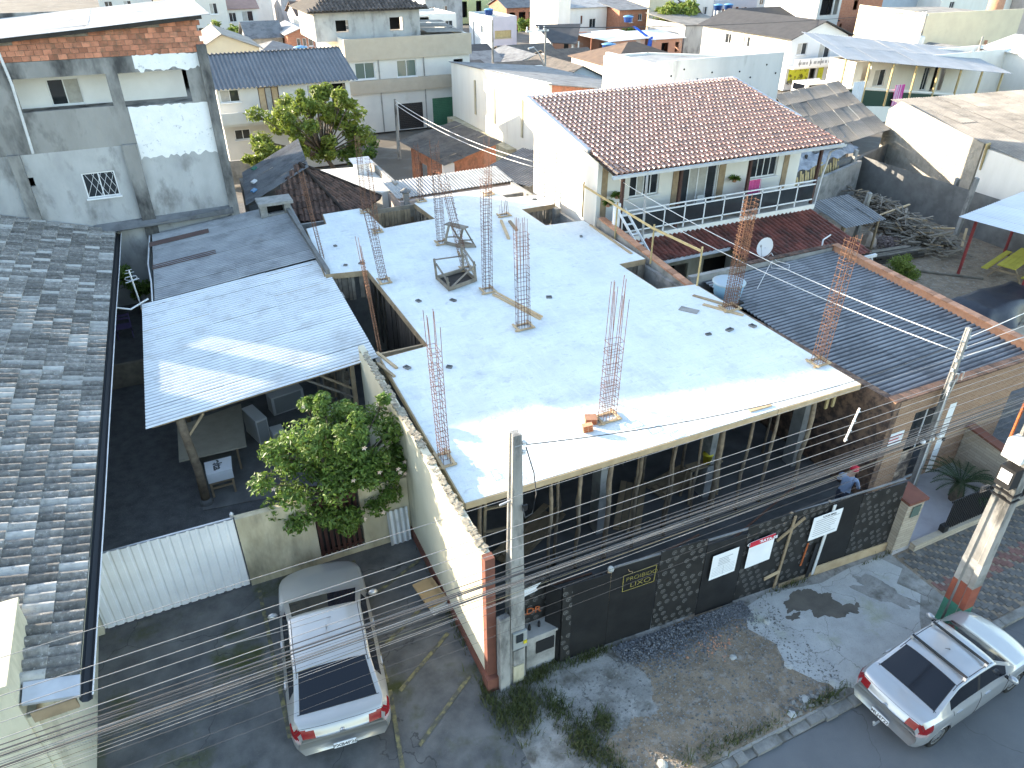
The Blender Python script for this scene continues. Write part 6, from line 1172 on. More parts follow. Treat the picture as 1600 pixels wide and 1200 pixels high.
for i, (x, y, w_, d_, h_, rt, rm_, wm_) in enumerate(((18.5,100,5,7,5.2,'gx','fib_grey',PL),(22,112,4,6,5.4,'gy','fib_beige',BW_),(26.5,104,5,7,5.0,'hip','fib_grey',CR),(21,126,5,8,5.6,'gx','tile_clay_old',BW_),(2.0,122,6,8,8.6,'gx','fib_grey',PL),(-3,112,6,8,9.3,'flat','fib_grey',PL),(9,130,7,8,5.6,'gx','fib_grey',BW_),(28,128,6,7,5.4,'gx','fib_dark',PL),(41,118,6,7,5.2,'gx','fib_dark',CR),(34,132,7,7,5.6,'hip','fib_grey',BW_),(70,124,7,8,4.6,'gx','fib_dark',CR),(84,120,8,8,5.0,'gx','fib_grey',BW_),(96,112,7,8,4.6,'hip','tile_clay_old',PL),(60,138,8,8,4.8,'gx','fib_beige',BW_),(112,110,9,9,5.5,'gx','fib_grey',PL),(48,150,9,9,5.2,'gx','fib_dark',PL),(74,150,9,9,5.2,'gx','fib_beige',CR),(104,140,10,10,6,'gx','fib_grey',BW_),(126,108,9,9,5.5,'hip','fib_dark',BW_),(136,120,9,9,6,'gx','fib_grey',CR),(20,150,10,9,6,'gx','fib_beige',BW_),(38,165,10,9,6,'gx','fib_grey',PL),(62,170,10,9,6,'gx','fib_dark',BW_),(90,165,10,9,6,'gx','fib_beige',PL),(118,150,10,9,6,'gx','fib_grey',CR))):
    wm_ = (wm_, BF, wm_, M_['render_pale'], CR)[i % 5]; rm_ = {'fib_grey':'fib_dark','fib_beige':'roof_brown_far'}.get(rm_, rm_) if i % 3 else 'tile_clay_old'
    ops = []; k = int(w_//2.2)
    for q in range(k): ops.append((.6+q*2.1,1.5+q*2.1,h_*.60,h_*.60+1.0,'win',cw if q % 2 else dw))
    bld('distant_house', 'small distant house among the far rooftops', x,x+w_,y,y+d_,h_, wm_, ops, (), rt, M_[rm_], 1.3, grp='distant houses at the top of the view')
# behind the block, centre
bld('tiled_white_flat', 'white building with a railing and small windows behind the beige band', 31.6,37,95,103,5.2, BW_, [(.6,1.8,4.1,5.0,'void'),(3.9,4.9,2.5,4.4,'win',dw)], (), 'flat', cat='building')
lvh = bld('lavender_house', 'narrow lavender two-storey house with an orange lattice window', 37.5,40.6,85,92,5.55, LV, [(.3,2.4,3.3,4.1,'win',dict(panes=6,rows=2,frame=M_['wood_yellow'],glass=M_['wood_yellow'])),(.3,2.0,1.9,2.4,'void')], [(3.6,4.2,3.6,4.4,'win',dict(panes=1)),(1.2,1.6,2.0,4.6,'void')], 'flat', M_['concrete'], wm2=BLG)
tank(38.4,88,5.5,.55,'blue water tank on the flat roof of the lavender house', False)
MB().box(37.9,87.3,5.2,38.9,88.7,5.48).build('plinth', PL, lvh)
bld('lime_house', 'pale lime-green house with dark doors at the top centre', 52,58,132,140,5.2, mat('lime', (.50,.54,.28), (.46,.5,.26), 1), [(.5,1.5,1,3.5,'void'),(3.2,4.2,1,3.5,'void')], (), 'flat')
bld('porch_house', 'low house with a dark roof and an open porch at the top centre', 55.5,63,120,127,3.3, BF, [(.5,1.5,.5,2.6,'void'),(2.2,3.4,.5,2.6,'void'),(4,5,.5,2.6,'void')], (), 'gx', M_['fib_dark'], 1.2)
bld('white_tower_wall', 'bright blank white building end left of the brick gable house', 49.8,51.6,92,100,6.8, WHm, (), (), 'flat', cat='building')
bld('brick_gable_house', 'house with a white front and a bare orange brick gable', 52.3,59.0,95,104,5.2, BW_, [(2.6,2.9,3.2,4.2,'void'),(4.0,5.0,2.6,3.8,'win',dw)], (), 'mono', M_['fib_grey'], 1.4, wm2=BF)
bld('bare_brick_house', 'bare brick house with a lean-to beside the brick gable', 59.1,63.5,92,99,5.0, BF, [(1.6,2.2,3.4,4.4,'win',dw),(3.0,3.6,3.6,4.4,'win',dw)], (), 'mono', M_['fib_dark'], .8)
bld('cream_tower', 'tall narrow cream building end right of the bare brick house', 66.5,70.5,96,104,7.0, CR, (), (), 'flat', cat='building')
bld('dormer_house', 'dark-tiled house with two white dormers beside the green tree', 71,77,98,106,3.4, PL, [(1,1.8,3.6,3.7,'none')], (), 'gx', M_['tile_clay_old'], 3.2)
for x in (72.6,75.2): 
    d_ = thing('dormer', 'small white dormer window on the dark tiled roof', 'dormer', (x,98.5,3.8), 'dormers on the dark tiled roof'); MB().box(x-.45,98.3,3.9,x+.45,100,5.0).build('body', BW_, d_); MB().box(x-.3,98.27,4.0,x+.3,98.295,4.8).build('pane', M_['glass_dark'], d_); MB().add([(x-.6,98.1,5.0),(x+.6,98.1,5.0),(x,98.1,5.5),(x-.6,100.5,5.0),(x+.6,100.5,5.0),(x,100.5,5.5)], [(0,1,2),(0,2,5,3),(1,4,5,2)]).build('roof', BW_, d_)
# brick house with porch and white metal roofs
pbh = bld('porch_brick_house', 'orange brick house with a bright white metal roof and a dark porch roof', 50.1,54.6,79,85,3.05, mat('brick_pinkish', (.50,.27,.19), (.44,.23,.16), 1, c3=(.45,.42,.38), s3=.35, lo3=.5, hi3=.6), [(1.4,2.9,1.5,2.7,'void')], [(3.0,4.0,1.4,2.6,'void')], 'none')
MB().slab([V(49.5,78.6,3.1),V(55,78.6,3.25),V(54.2,84.5,3.6),V(47.6,84.5,3.5)], .08).build('roof', M_['white_metal'], pbh)
MB().slab([V(42.3,79.5,3.25),V(44.6,77.8,3.2),V(48.6,84,4.5),V(43,85,4.55)], .08).build('porch_roof', M_['roof_charcoal'], pbh)
for x, y in ((42.6,80),(44.4,78.4),(45.8,79.5)): MB().bar((x,y,0),(x,y,3.2),.16,.16).build('porch_post', BW_, pbh)
MB().box(44.8,83.8,0,50,84,3.6).build('porch_wall', M_['brick_pinkish'], pbh); MB().box(46.3,83.74,.3,46.9,83.79,2.6).build('porch_door', M_['wood_dark'], pbh)
bl2 = bld('brick_annex', 'brick annex with a white roof and a hanging blue tarpaulin', 55.6,60,79,84,3.0, M_['brick_pinkish'], [(1.4,2.4,1.4,2.5,'void'),(3.4,3.9,1.4,2.5,'void')], (), 'mono', M_['white_metal'], .35)
mat('tarp_blue', (.03,.12,.55), (.025,.10,.45), 4, rough=.5); tp2 = thing('blue_tarp', 'bright blue tarpaulin hanging between the brick house and its annex', 'tarpaulin', (55.1,78.8,2)); wavesheet((54.6,78.7,1.4), (.3,0,1.9), (.7,.2,0), .3, .08, 6).build('sheet', M_['tarp_blue'], tp2, smooth=True); wavesheet((54.6,79,3.3), (-.6,2,.9), (.6,.2,0), .3, .08, 6).build('fold', M_['tarp_blue'], tp2, smooth=True)
tank(54.6,83,4.5,.6,'blue water tank behind the white metal roofs', False); tank(45.2,72,3.0,.75,'blue water tank on a white column above the jumbled roofs', False); tag(MB().lathe((45.2,72,0), [(.3,0),(.3,3)], 12).build('tank_column', M_['white_paint']), 'round white column carrying a blue water tank', 'column')
bld('brown_hip_house', 'low house with a brown hip roof behind the blank white building', 39.6,48.4,62,70,3.2, PL, (), (), 'hip', mat('roof_brown', (.17,.115,.08), (.12,.085,.065), 1.5, bump=.3), 1.5)
bld('grey_gable_house', 'low house with a grey corrugated gable and pale blue gable end', 32.5,37.6,60,68,2.6, BLG, (), (), 'gy', M_['roof_brown_grey'], 1.3, ridge=35)
JL = ['beige-roofed house left of the crossarm pole','grey gable','beige roof near the blue tank column','grey roof far left','narrow lean-to','beige roof far back','dark roof']
for i, (x, y, w_, d_, h_, rt, rm_) in enumerate(((29.5,63,4,6,2.9,'gx','fib_beige'),(33,70,5,7,2.8,'gy','fib_grey'),(38.2,71,5,5,2.6,'gx','fib_beige'),(28,72,5,6,2.7,'gx','fib_grey'),(27.6,66,1.8,4,2.6,'mono','fib_dark'),(36,78,6,4,2.4,'gx','fib_beige'),(30,79,5,5,2.5,'gx','fib_dark'))): bld('jumbled_roof_house', 'low house among the jumbled roofs behind the warehouse, %s' % JL[i], x,x+w_,y,y+d_,h_, PL, (), (), rt, M_[{'fib_beige':'roof_brown_grey','fib_grey':'fib_dark'}.get(rm_,'roof_charcoal')], .8, grp='jumbled roofs behind the warehouse')
# right background
bld('rendered_shed', 'blank grey rendered building left of the white gable house', 61,67.5,80,88,4.2, M_['render_pale'], (), (), 'mono', M_['fib_beige'], .7, cat='building')
bld('long_white_house', 'long white and blue-grey two-storey house behind the green tree', 74.5,81,100,108,5.2, BW_, [(4.6,5.4,3.0,4.1,'win',cw)], (), 'flat'); bld('blue_grey_house', 'blue-grey house front with white framed windows', 81.1,89.5,100,108,4.9, BLG, [(.9,2.6,2.6,3.7,'win',cw),(3.6,5.0,1.8,3.9,'door',cw),(5.4,6.6,2.6,3.8,'win',cw)], (), 'flat')
bld('dark_roof_hall', 'hall with a large dark grey roof behind the white gable house', 74,88,82,92,3.4, PL, (), (), 'gx', M_['roof_charcoal'], 1.6, cat='hall')
# white gable house with the bike shop
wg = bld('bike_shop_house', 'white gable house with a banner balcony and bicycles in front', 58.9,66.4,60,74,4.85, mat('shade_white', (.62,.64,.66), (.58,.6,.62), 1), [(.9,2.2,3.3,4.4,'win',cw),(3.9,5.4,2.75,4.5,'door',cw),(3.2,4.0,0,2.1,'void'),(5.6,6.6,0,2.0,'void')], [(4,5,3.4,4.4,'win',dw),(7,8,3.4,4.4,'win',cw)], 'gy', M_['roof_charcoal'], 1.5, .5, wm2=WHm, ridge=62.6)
MB().box(58.7,58.9,2.15,68,59.98,2.3).build('balcony_slab', BW_, wg); MB().box(58.7,58.85,2.3,68,58.92,3.1).build('banner', M_['paper'], wg)
b = MB(); r_ = random.Random(2)
for k in range(16): x = 59.2+.5*k; b.box(x,58.835,2.55,x+r_.uniform(.2,.4),58.848,2.8)
b.build('banner_print', M_['ink_light'], wg); 
for k in range(6): MB().box(59.3+1.4*k,58.83,2.4,59.36+1.4*k,58.847,3.0).build('banner_mark', M_['ink'], wg)
MB().box(66.6,59.6,0,69,70,4.0).build('side_extension', mat('siding', (.48,.48,.47), (.44,.44,.43), 1), wg); MB().slab([V(66.3,59.2,4.6),V(69.5,59.2,4.0),V(69.5,70.5,4.0),V(66.3,70.5,4.6)], .07).build('extension_roof', M_['fib_dark'], wg)
po = thing('shop_poster', 'yellow and black poster on the bike shop front', 'poster', (60.5,59.95,.6)); MB().box(59.2,59.93,.7,61.9,59.96,2.05).build('print', mat('poster_lime', (.52,.55,.05), (.12,.12,.02), 1.6, .52, .60), po); MB().box(63.2,59.93,.3,63.9,59.96,2.0).build('print', M_['poster_lime'], po)
text('470', M_['ink'], po, (59.1,59.915,.55), (1,0,0), (0,0,1), .55, bold=.02); text('AT', M_['ink'], po, (59.5,59.915,.95), (1,0,0), (0,0,1), .25, bold=.01)
def bicycle(x, y, a_, lab):
    t = thing('bicycle', lab, 'bicycle', (x,y,-.14), 'bicycles parked in front of the shop'); e = V(math.cos(a_),math.sin(a_),0); z0 = -.14
    for s_ in (-.5,.5):
        c = V(x,y,z0+.33)+e*s_; MB().tube([c+e*.32*math.cos(k*math.pi/8)+V(0,0,.32*math.sin(k*math.pi/8)) for k in range(17)], .025, 5, False).build('wheel', M_['black_metal'], t)
    P = lambda s_, z: V(x,y,z0+z)+e*s_; fm = random.choice(('tarp_blue','red_print','black_metal','plastic_grey')); b = MB()
    for p, q in ((P(-.5,.33),P(-.15,.8)),(P(-.15,.8),P(.35,.82)),(P(.35,.82),P(-.05,.35)),(P(-.05,.35),P(-.15,.8)),(P(-.05,.35),P(-.5,.33)),(P(.35,.95),P(.5,.33))): b.tube([p,q], .022, 5)
    b.build('frame', M_[fm], t); n = V(-e.y,e.x,0); MB().tube([P(.33,1.0)-n*.28,P(.33,1.0)+n*.28], .018, 5).build('handlebar', M_['black_metal'], t); MB().obox(P(-.18,.88), e*.13, n*.07, (0,0,.03)).build('saddle', M_['black_metal'], t)
for i in range(9): bicycle(59.4+.33*i, 58.2-.1*(i % 2), 1.2+random.uniform(-.3,.3), 'bicycle parked in the tight row outside the shop')
tank(70.5,86,5.0,.6,'blue water tank on a frame left above the grey gable roof'); tank(72.2,86,5.0,.6,'blue water tank on a frame right above the grey gable roof')
# porch building with yellow posts
pb = bld('porch_building', 'long white building with a grey roof and yellow porch posts hung with washing', 56.5,77,49.5,52.5,4.2, BW_, [(1.0,2.0,2.6,3.8,'void'),(2.6,4.0,2.0,3.4,'win',cw),(9,9.8,1.2,3.2,'win',dw),(10.4,11.0,1.0,3.2,'void'),(11.4,12,1,3.2,'void')], (), 'none', cat='building')
corr_roof(pb, (51.2,46,5.2), (3.8,9,.9), (19.5,-1.5,-2.2), mat('fib_pale', (.42,.42,.41), (.36,.36,.355), 1, rnd=.06), .3, .03, 4, 2, 4, .01)
for k in range(8):
    x = 51.5+2.6*k; y = 46.2-.2*k; zt = 5.15-.29*k; MB().bar((x,y,0),(x,y,zt),.14,.14).build('post', M_['wood_yellow'], pb)
    MB().bar((x,y,3.1-.29*k),(x+2.6,y-.2,3.1-.29*(k+1)),.08,.1).build('rail', BW_, pb); MB().obox((x+1.3,y-.1,2.3-.29*(k+.5)), (1.2,-.09,-.13), (0,.02,0), (0,0,.65)).build('glass_panel', mat('glass_bottle', (.03,.06,.045), rough=.2) if k == 0 else M_['glass_bottle'], pb)
MB().prism([(51.4,46.1),(72,44.5),(72,44.7),(51.4,46.3)], -.1, [1.6,-.05,-.05,1.6]).build('porch_wall', BW_, pb)
for x, y, z, w_, h_, m, lab in ((57.2,45.5,1.2,1.0,1.7,'pink','pink striped towel drying on the porch rail'),(52.6,45.85,1.6,1.2,1.8,'paper','white and black sheet drying on the porch rail'),(62.4,45.1,.3,.8,1.4,'paper','white cloth drying on the porch rail')):
    t = thing('washing', lab, 'washing', (x,y,z)); wavesheet((x,y,z), (0,0,h_), (w_,-.08,0), .22, .05, 6).build('cloth', M_[m] if m != 'pink' else mat('stripe', (.75,.6,.68), (.6,.05,.3), 3, .45,.55, stretch=(3,3,.05)), t, smooth=True)
# top right
ya = bld('unfinished_flats', 'cream and bare brick flats with open window holes at the upper right', 82,86,80,90,7.5, PL, [(.5,2.6,4.4,6.4,'void'),(2.8,3.6,4.4,6.4,'void')], (), 'flat', cat='building'); bld('brick_flats', 'bare brick flats with grey concrete frame at the upper right', 86.1,96,82,90,7.2, BF, [(4.4,5.2,4.6,5.8,'void'),(2.6,3.0,2.0,3.0,'void'),(6.2,6.8,3.8,4.4,'none')], (), 'flat', cat='building')
bld('blue_grey_tower', 'plain blue-grey building beside the brick flats', 99.5,110,86,95,7.5, BLG, [(4.5,5.1,5.2,6.8,'void')], (), 'flat', cat='building')
cf = thing('metal_fence', 'tall grey sheet-metal fence below the brick flats', 'fence', (100,80,0))
for k in range(9): wavesheet((92+1.3*k,79.5-.1*k,-.1), (0,0,4.2-.25*random.random()), (1.3,-.1,0), .3, .04, 6).build('sheet', M_['galv'] if k % 3 else M_['fib_dark'], cf)
aa_ = thing('cream_hall', 'large blank sunlit cream hall at the upper right', 'hall', (86,62,0)); bwall(aa_, CR, (78.6,61), (93.4,60), -.1, 6.3, .2, name='front_wall'); bwall(aa_, CR, (80.5,72), (78.6,61.2), -.1, 6.3, .2, name='side_wall'); MB().slab([V(78.6,61.2,6.0),V(93.4,60.2,5.6),V(95,72,5.6),V(80.5,72,6)], .1).build('roof', M_['fib_beige'], aa_)
plank('leaning_board', (88.0,59.6,1.0), (88.7,60.2,3.2), .3,.08, M_['brick_orange'], aa_); plank('leaning_board', (87.2,59.6,1.0), (87.8,60.2,3.3), .2,.08, M_['wood_yellow'], aa_)
bld('bright_white_house', 'bright white gable house corner at the right edge', 76.5,86,44,52,4.0, BW_, (), (), 'gy', M_['white_metal'], 1.0)
for i, (x, y, w_, d_, h_) in enumerate(((72,64,5,6,2.6),(78,56,4,5,2.4),(70,70,6,6,2.8),(88,72,7,6,3.0))): bld('small_gable_house', 'small dark gable house between the porch building and the cream hall', x,x+w_,y,y+d_,h_, M_['brick_paint'], (), (), 'gy', M_['fib_dark'], 1.0, grp='small gables at the right')
stc = MB().lathe((97,66,0), [(1.0,0),(.85,9)], 14).build('brick_chimney', M_['brick_orange'], None, smooth=True); tag(stc, 'orange brick chimney behind the cream hall', 'chimney')
bld('white_house_far_right', 'large white house with a salmon wing at the top right corner', 108,124,82,92,6.5, WHm, [(2,3,4,5,'win',dw)], (), 'flat'); bld('salmon_wing', 'salmon painted wing at the top right corner', 124.1,134,80,90,6.2, M_['plaster_pink'], (), (), 'hip', M_['tile_clay'], 1.5)
# far wooded slope
hl = struct(MB().add([(4,150,-1),(60,150,-1),(60,215,24),(4,215,24)], [(0,1,2,3)]).build('hillside', mat('hill_ground', (.03,.045,.022))))
# ================================================================ trees and shrubs
def leafmesh(cl, n, size, flat=.5, seed=1, spread=1.0):
    """leaf-sized folded quads scattered in clusters cl = [(centre, radius)]; returns builder"""
    r = np.random.RandomState(seed); ci = r.randint(0, len(cl), n); C_ = np.array([tuple(c[0]) for c in cl])[ci]; R_ = np.array([c[1] for c in cl])[ci]
    d_ = r.normal(size=(n,3)); d_ /= np.linalg.norm(d_, axis=1)[:,None]; p = C_+d_*(R_*np.power(r.rand(n), .45))[:,None]*np.array([1,1,.8])*spread
    nn = d_*.6+r.normal(size=(n,3))*.6+np.array([0,0,flat]); nn /= np.linalg.norm(nn, axis=1)[:,None]
    t = np.cross(nn, r.normal(size=(n,3))); t /= np.linalg.norm(t, axis=1)[:,None]; b_ = np.cross(nn, t); s = size*(.6+.8*r.rand(n))[:,None]
    q = np.stack([p-t*s, p-b_*s*.42+nn*s*.12, p+t*s, p+b_*s*.42+nn*s*.12], 1).reshape(-1,3); mb = MB(); mb.v = [tuple(x) for x in q]
    mb.f = [f for i in range(n) for f in ((4*i,4*i+1,4*i+2),(4*i,4*i+2,4*i+3))]; return mb
def tree(name, lab, base, cl, n, size, m, trunk_r=.1, seed=1, tb='bark', flat=.5, cat='tree', grp=None, trunk_top=None):
    t = thing(name, lab, cat, base, grp); r = random.Random(seed); base = Vector(base); cc = sum((Vector(c[0]) for c in cl), Vector())/len(cl); tt = Vector(trunk_top) if trunk_top else base.lerp(cc, .55)
    b = MB(); mid = base.lerp(tt, .5)+V(r.uniform(-.1,.1),r.uniform(-.1,.1),0); b.tube([base, mid, tt], [trunk_r*1.2, trunk_r, trunk_r*.8], 8)
    for c, rad in cl:
        c = Vector(c); k = tt.lerp(c, .5)+V(r.uniform(-.2,.2),r.uniform(-.2,.2),r.uniform(-.1,.25))*rad; b.tube([tt, k, c], [trunk_r*.5, trunk_r*.32, trunk_r*.12], 5)
        for _ in range(3):
            e = c+V(r.uniform(-1,1),r.uniform(-1,1),r.uniform(-.5,1))*rad*.85; b.tube([k.lerp(c,.7), e], [trunk_r*.16, trunk_r*.05], 4)
    b.build('trunk', M_[tb], t, smooth=True); leafmesh(cl, n, size, flat, seed).build('crown', M_[m], t); return t
def cloud(c, rx, ry, rz, k, rad, seed, low=-1):
    r = random.Random(seed); out = []
    while len(out) < k:
        p = V(r.uniform(-1,1),r.uniform(-1,1),r.uniform(low,1))
        if p.length > 1 or p.length < .35: continue
        out.append((V(c[0]+p.x*rx, c[1]+p.y*ry, c[2]+p.z*rz), rad*r.uniform(.6,1.25)))
    return out
cl = cloud((2.3,15.1,2.75),1.75,1.3,1.2,56,.42,5)
for k in range(16): a_ = random.uniform(0,6.28); cl.append((V(2.2+1.5*math.cos(a_)*random.random(),15.2+1.1*math.sin(a_),3.6+random.uniform(0,.7)), .20))
for x, y, z in ((.35,14.9,2.7),(.5,14.7,2.0),(.9,14.3,1.7),(1.7,14.15,1.7),(2.2,14.1,1.6),(3.3,14.3,1.8),(4.0,15.0,2.2),(.75,15.4,3.2),(2.9,14.2,1.6),(2.1,14.1,1.35),(3.7,15.6,2.8)): cl.append((V(x,y,z), .34))
tr_ = tree('flowering_tree', 'bushy green tree with pale blossoms leaning over the yard wall', (2.25,15.6,0), cl, 23000, .068, 'leaf', .08, 5, flat=.6)
mat('petal', (.72,.58,.50), (.66,.5,.42), 5)
for k in range(22):
    c, rad = random.choice(cl); p = c+V(random.uniform(-1,1),-random.random(),random.uniform(-.3,1)).normalized()*rad; b = MB()
    for q in range(5): a_ = q*1.2566; b.add([p, p+V(.04*math.cos(a_-.5),-.02,.04*math.sin(a_-.5)), p+V(.075*math.cos(a_),-.035,.075*math.sin(a_)), p+V(.04*math.cos(a_+.5),-.02,.04*math.sin(a_+.5))], [(0,1,2,3)])
    b.build('blossom', M_['petal'], tr_)
cl = cloud((8.5,46.5,3.9),3.9,2.4,1.9,40,.62,8)+cloud((9.8,46.5,5.6),2.0,1.2,1.0,14,.42,9)+cloud((5.6,45.5,3.0),1.9,1.2,.9,14,.5,10)
tree('leafy_tree', 'broad leafy tree in front of the white block', (10.1,46.8,0), cl, 14000, .15, 'leaf_olive', .14, 6, flat=.4)
cl = cloud((11.6,47.5,2.0),1.3,1.1,1.1,12,.6,12); tree('green_shrub', 'dense green shrub at the foot of the leafy tree', (11.6,47.5,0), cl, 2200, .14, 'leaf', .06, 7, cat='shrub')
cl = cloud((30.1,20.8,.75),.75,.7,.55,16,.35,13); tree('yard_bush', 'rounded yellow-green bush behind the brick shop parapet', (30.1,20.8,0), cl, 3800, .055, 'leaf_olive', .03, 8, cat='bush')
cl = cloud((-2.35,32.2,1.6),.5,.6,.9,12,.3,14); tree('alley_shrub', 'dark green shrub at the end of the narrow alley', (-2.35,32.2,0), cl, 1300, .09, 'leaf', .04, 9, cat='shrub')
cl = cloud((66,88,3.8),4.0,3,2.3,26,1.1,15); tree('round_tree', 'rounded sunlit tree beside the dormer house', (66,88,0), cl, 4200, .3, 'leaf_olive', .2, 10)
cl = cloud((60,90,1.9),3.2,1.5,1.2,14,.9,16); tree('small_tree', 'small tree below the dormer house beside the rendered building', (61,88,0), cl, 1800, .28, 'leaf', .14, 11)
for i, (x, y, z, rx, lab) in enumerate(((52,104,2.6,2.0,'tall grassy hedge clump behind the lavender house'),(56,106,2.4,1.8,'grassy hedge clump beside the bright white wall'),(8.0,96,4.2,1.6,'yellow flowering shrub below the pale two-storey house'),(10.6,97,4.0,1.0,'small yellow shrub under the pale balcony'),(19.5,90,4.2,1.4,'yellow-green shrub left of the tiled penthouse'),(112,78,3,3,'green shrubs around the orange chimney'))):
    tree('garden_shrub', lab, (x,y,0), cloud((x,y,z),rx,1,1.1,10,.7,20+i), 900, .26, 'leaf_olive' if i > 1 else 'leaf', .08, 20+i, cat='shrub')
r = np.random.RandomState(3); cl = []
for _ in range(420): x, y = r.uniform(4,60), r.uniform(150,214); cl.append((V(x,y,-1+25*(y-150)/65+1.5), 2.2))
o = leafmesh(cl, 12000, .75, .4, 4).build('far_wood', M_['leaf_dark']); tag(o, 'dark wooded slope beyond the left rooftops', 'wood'); kind(o, 'stuff')
# ================================================================ cars
mat('car_silver', (.40,.41,.42), (.37,.38,.39), .8, rough=.3, metal=.45, spec=.5, coat=.6); mat('car_beige_silver', (.39,.385,.37), (.36,.355,.34), .8, rough=.3, metal=.45, spec=.5, coat=.6)
mat('car_glass', (.010,.012,.017), rough=.05, spec=.35); mat('tyre', (.018,.018,.018), rough=.8); mat('rim', (.50,.51,.52), rough=.35, metal=.8); mat('tail_red', (.20,.010,.014), rough=.25, spec=.35); mat('tail_clear', (.40,.30,.30), rough=.15); mat('trim_black', (.02,.02,.021), rough=.5)
def sedan(name, lab, M, L, HW, paint, plate, sh=0., scl=1., rear_z=1.04, roofbars=False, towbar=False, emblem=True):
    t = thing(name, lab, 'car', M.translation); t.rotation_euler = M.to_euler(); t.scale = (scl,)*3; nx = 132; xs = np.unique(np.concatenate([np.linspace(0,.3,20), np.linspace(.3,L-.3,96), np.linspace(L-.3,L,18)])); k = L/4.32
    def F(px, py, sg=.035):
        f = np.arange(-.3, L+.3, .01); v = np.interp(f, np.array(px)*k, py); g = np.exp(-.5*(np.arange(-30,31)*.01/sg)**2); g /= g.sum(); v = np.convolve(np.pad(v,30,'edge'), g, 'valid'); return np.interp(xs, f, v)
    zc = F([0,.05,.14,.30,.60-sh,.66-sh,1.32-sh,1.6-sh,2.0-sh,2.48-sh*.8,3.22-sh*.5,3.3-sh*.5,3.75,4.1,4.25,4.32], [.80,.95,rear_z,rear_z+.02,rear_z+.01,rear_z+.02,1.445,1.49,1.50,1.46,1.00,.975,.90,.80,.66,.52])
    w_ = F([0,.05,.2,.6,1.2,2.2,3.2,3.8,4.1,4.25,4.32], np.array([.84,.91,.965,.99,1,1.005,.995,.97,.90,.80,.66])*HW); wr = F([0,.2,.6-sh,.7-sh,1.3-sh,1.7-sh,2.4-sh*.8,3.2-sh*.5,3.35-sh*.5,3.9,4.32], np.array([.74,.82,.86,.84,.745,.755,.755,.86,.88,.84,.58])*HW)
    zb = F([0,.1,.3,.9,3.4,4.0,4.3], [.34,.26,.22,.20,.20,.22,.30], .06); be = F([0,.05,.2,1,2,3.2,3.8,4.1,4.32], [.62,.80,.93,.95,.94,.91,.84,.72,.46])
    V_ = []
    keys = np.linspace(0,1,10)
    for i in range(len(xs)):
        W, R, Z, B, zz = w_[i], wr[i], zc[i], be[i], zb[i]; ze = max(B+.012, Z-.05) if Z-B > .2 else max(B+.004, Z-.035); gap = ze-B
        py = [W*.90, W*.985, W, W*.99, W*.955, W*.955+(R-W*.955)*.10, W*.955+(R-W*.955)*.90, R, R*.62, 0]; pz = [zz, zz+.14, .56 if B > .7 else (zz+B)/2, B-.07, B, B+gap*.08, B+gap*.9, ze, Z-.012, Z]
        kk = np.linspace(0,1,55); V_.append((np.interp(kk, keys, py), np.interp(kk, keys, pz)))
    Y = np.array([v[0] for v in V_]); Zz = np.array([v[1] for v in V_]); ker = np.array([1,2,3,2,1.]); ker /= ker.sum()
    def sm(a):
        out = a.copy()
        for i in range(len(a)): out[i] = np.convolve(np.pad(a[i],2,'edge'), ker, 'valid')
        out[:,0] = a[:,0]; out[:,-1] = a[:,-1]; return out
    Y, Zz = sm(Y), sm(Zz); n = Y.shape[1]; wheels = [(.80*k, .305), (3.45*k, .305)]; RW = .345; X = np.repeat(xs[:,None], n, 1)
    X = X+.15*(Y/HW)**2.5*np.clip(1-X/.75,0,1)**1.5-.22*(Y/HW)**2.5*np.clip((X-(L-.95))/.95,0,1)**1.3      # bowed bumpers
    for wx, wz in wheels:                              # round wheel openings
        for i in range(len(xs)):
            for j in range(n):
                if Zz[i,j] < .80 and Y[i,j] > HW*.8:
                    dx, dz = X[i,j]-wx, Zz[i,j]-wz; dd = math.hypot(dx,dz)
                    if RW-.05 < dd < RW+.03: X[i,j] = wx+dx/dd*RW; Zz[i,j] = wz+dz/dd*RW
    parts = {}
    def put(key, quad): parts.setdefault(key, []).append(quad)
    kq = np.linspace(0,9,n)
    for i in range(len(xs)-1):
        x = (xs[i]+xs[i+1])/2/k
        for j in range(n-1):
            q = (kq[j]+kq[j+1])/2; cx, cz, cy = X[i:i+2,j:j+2].mean(), Zz[i:i+2,j:j+2].mean(), Y[i:i+2,j:j+2].mean()
            if any(math.hypot(cx-a, cz-b) < RW-.012 for a, b in wheels) and cy > HW*.8 and cz < .8: continue
            key = 'body'
            gapz = zc[i]-be[i]
            if q > 7.25 and .68-sh < x < 1.30-sh: key = 'rear_window'
            elif q > 7.25 and 2.52-sh*.8 < x < 3.16-sh*.5: key = 'windshield'
            elif 5.15 < q < 6.35 and gapz > .16:
                if 1.02-sh*.8 < x < 1.86-sh*.6: key = 'side_window_rear'
                elif 1.94-sh*.6 < x < 2.86-sh*.5: key = 'side_window_front'
                elif 1.86-sh*.6 <= x <= 1.94-sh*.6: key = 'pillar'
            elif (x < .34 and .74 < cz < .95 and cy > HW*.58 and q < 4.8) or (x < .13 and .74 < cz < .95 and cy > HW*.50): key = 'tail_light'
            elif x < .26 and .67 < cz <= .74 and cy > HW*.54: key = 'tail_clear'
            for s_ in (1,-1):
                pts = [(X[a,b], s_*Y[a,b], Zz[a,b]) for a, b in ((i,j),(i+1,j),(i+1,j+1),(i,j+1))]
                if s_ > 0: pts = pts[::-1]
                put((key, s_ if key not in ('body','rear_window','windshield') else 0), pts)
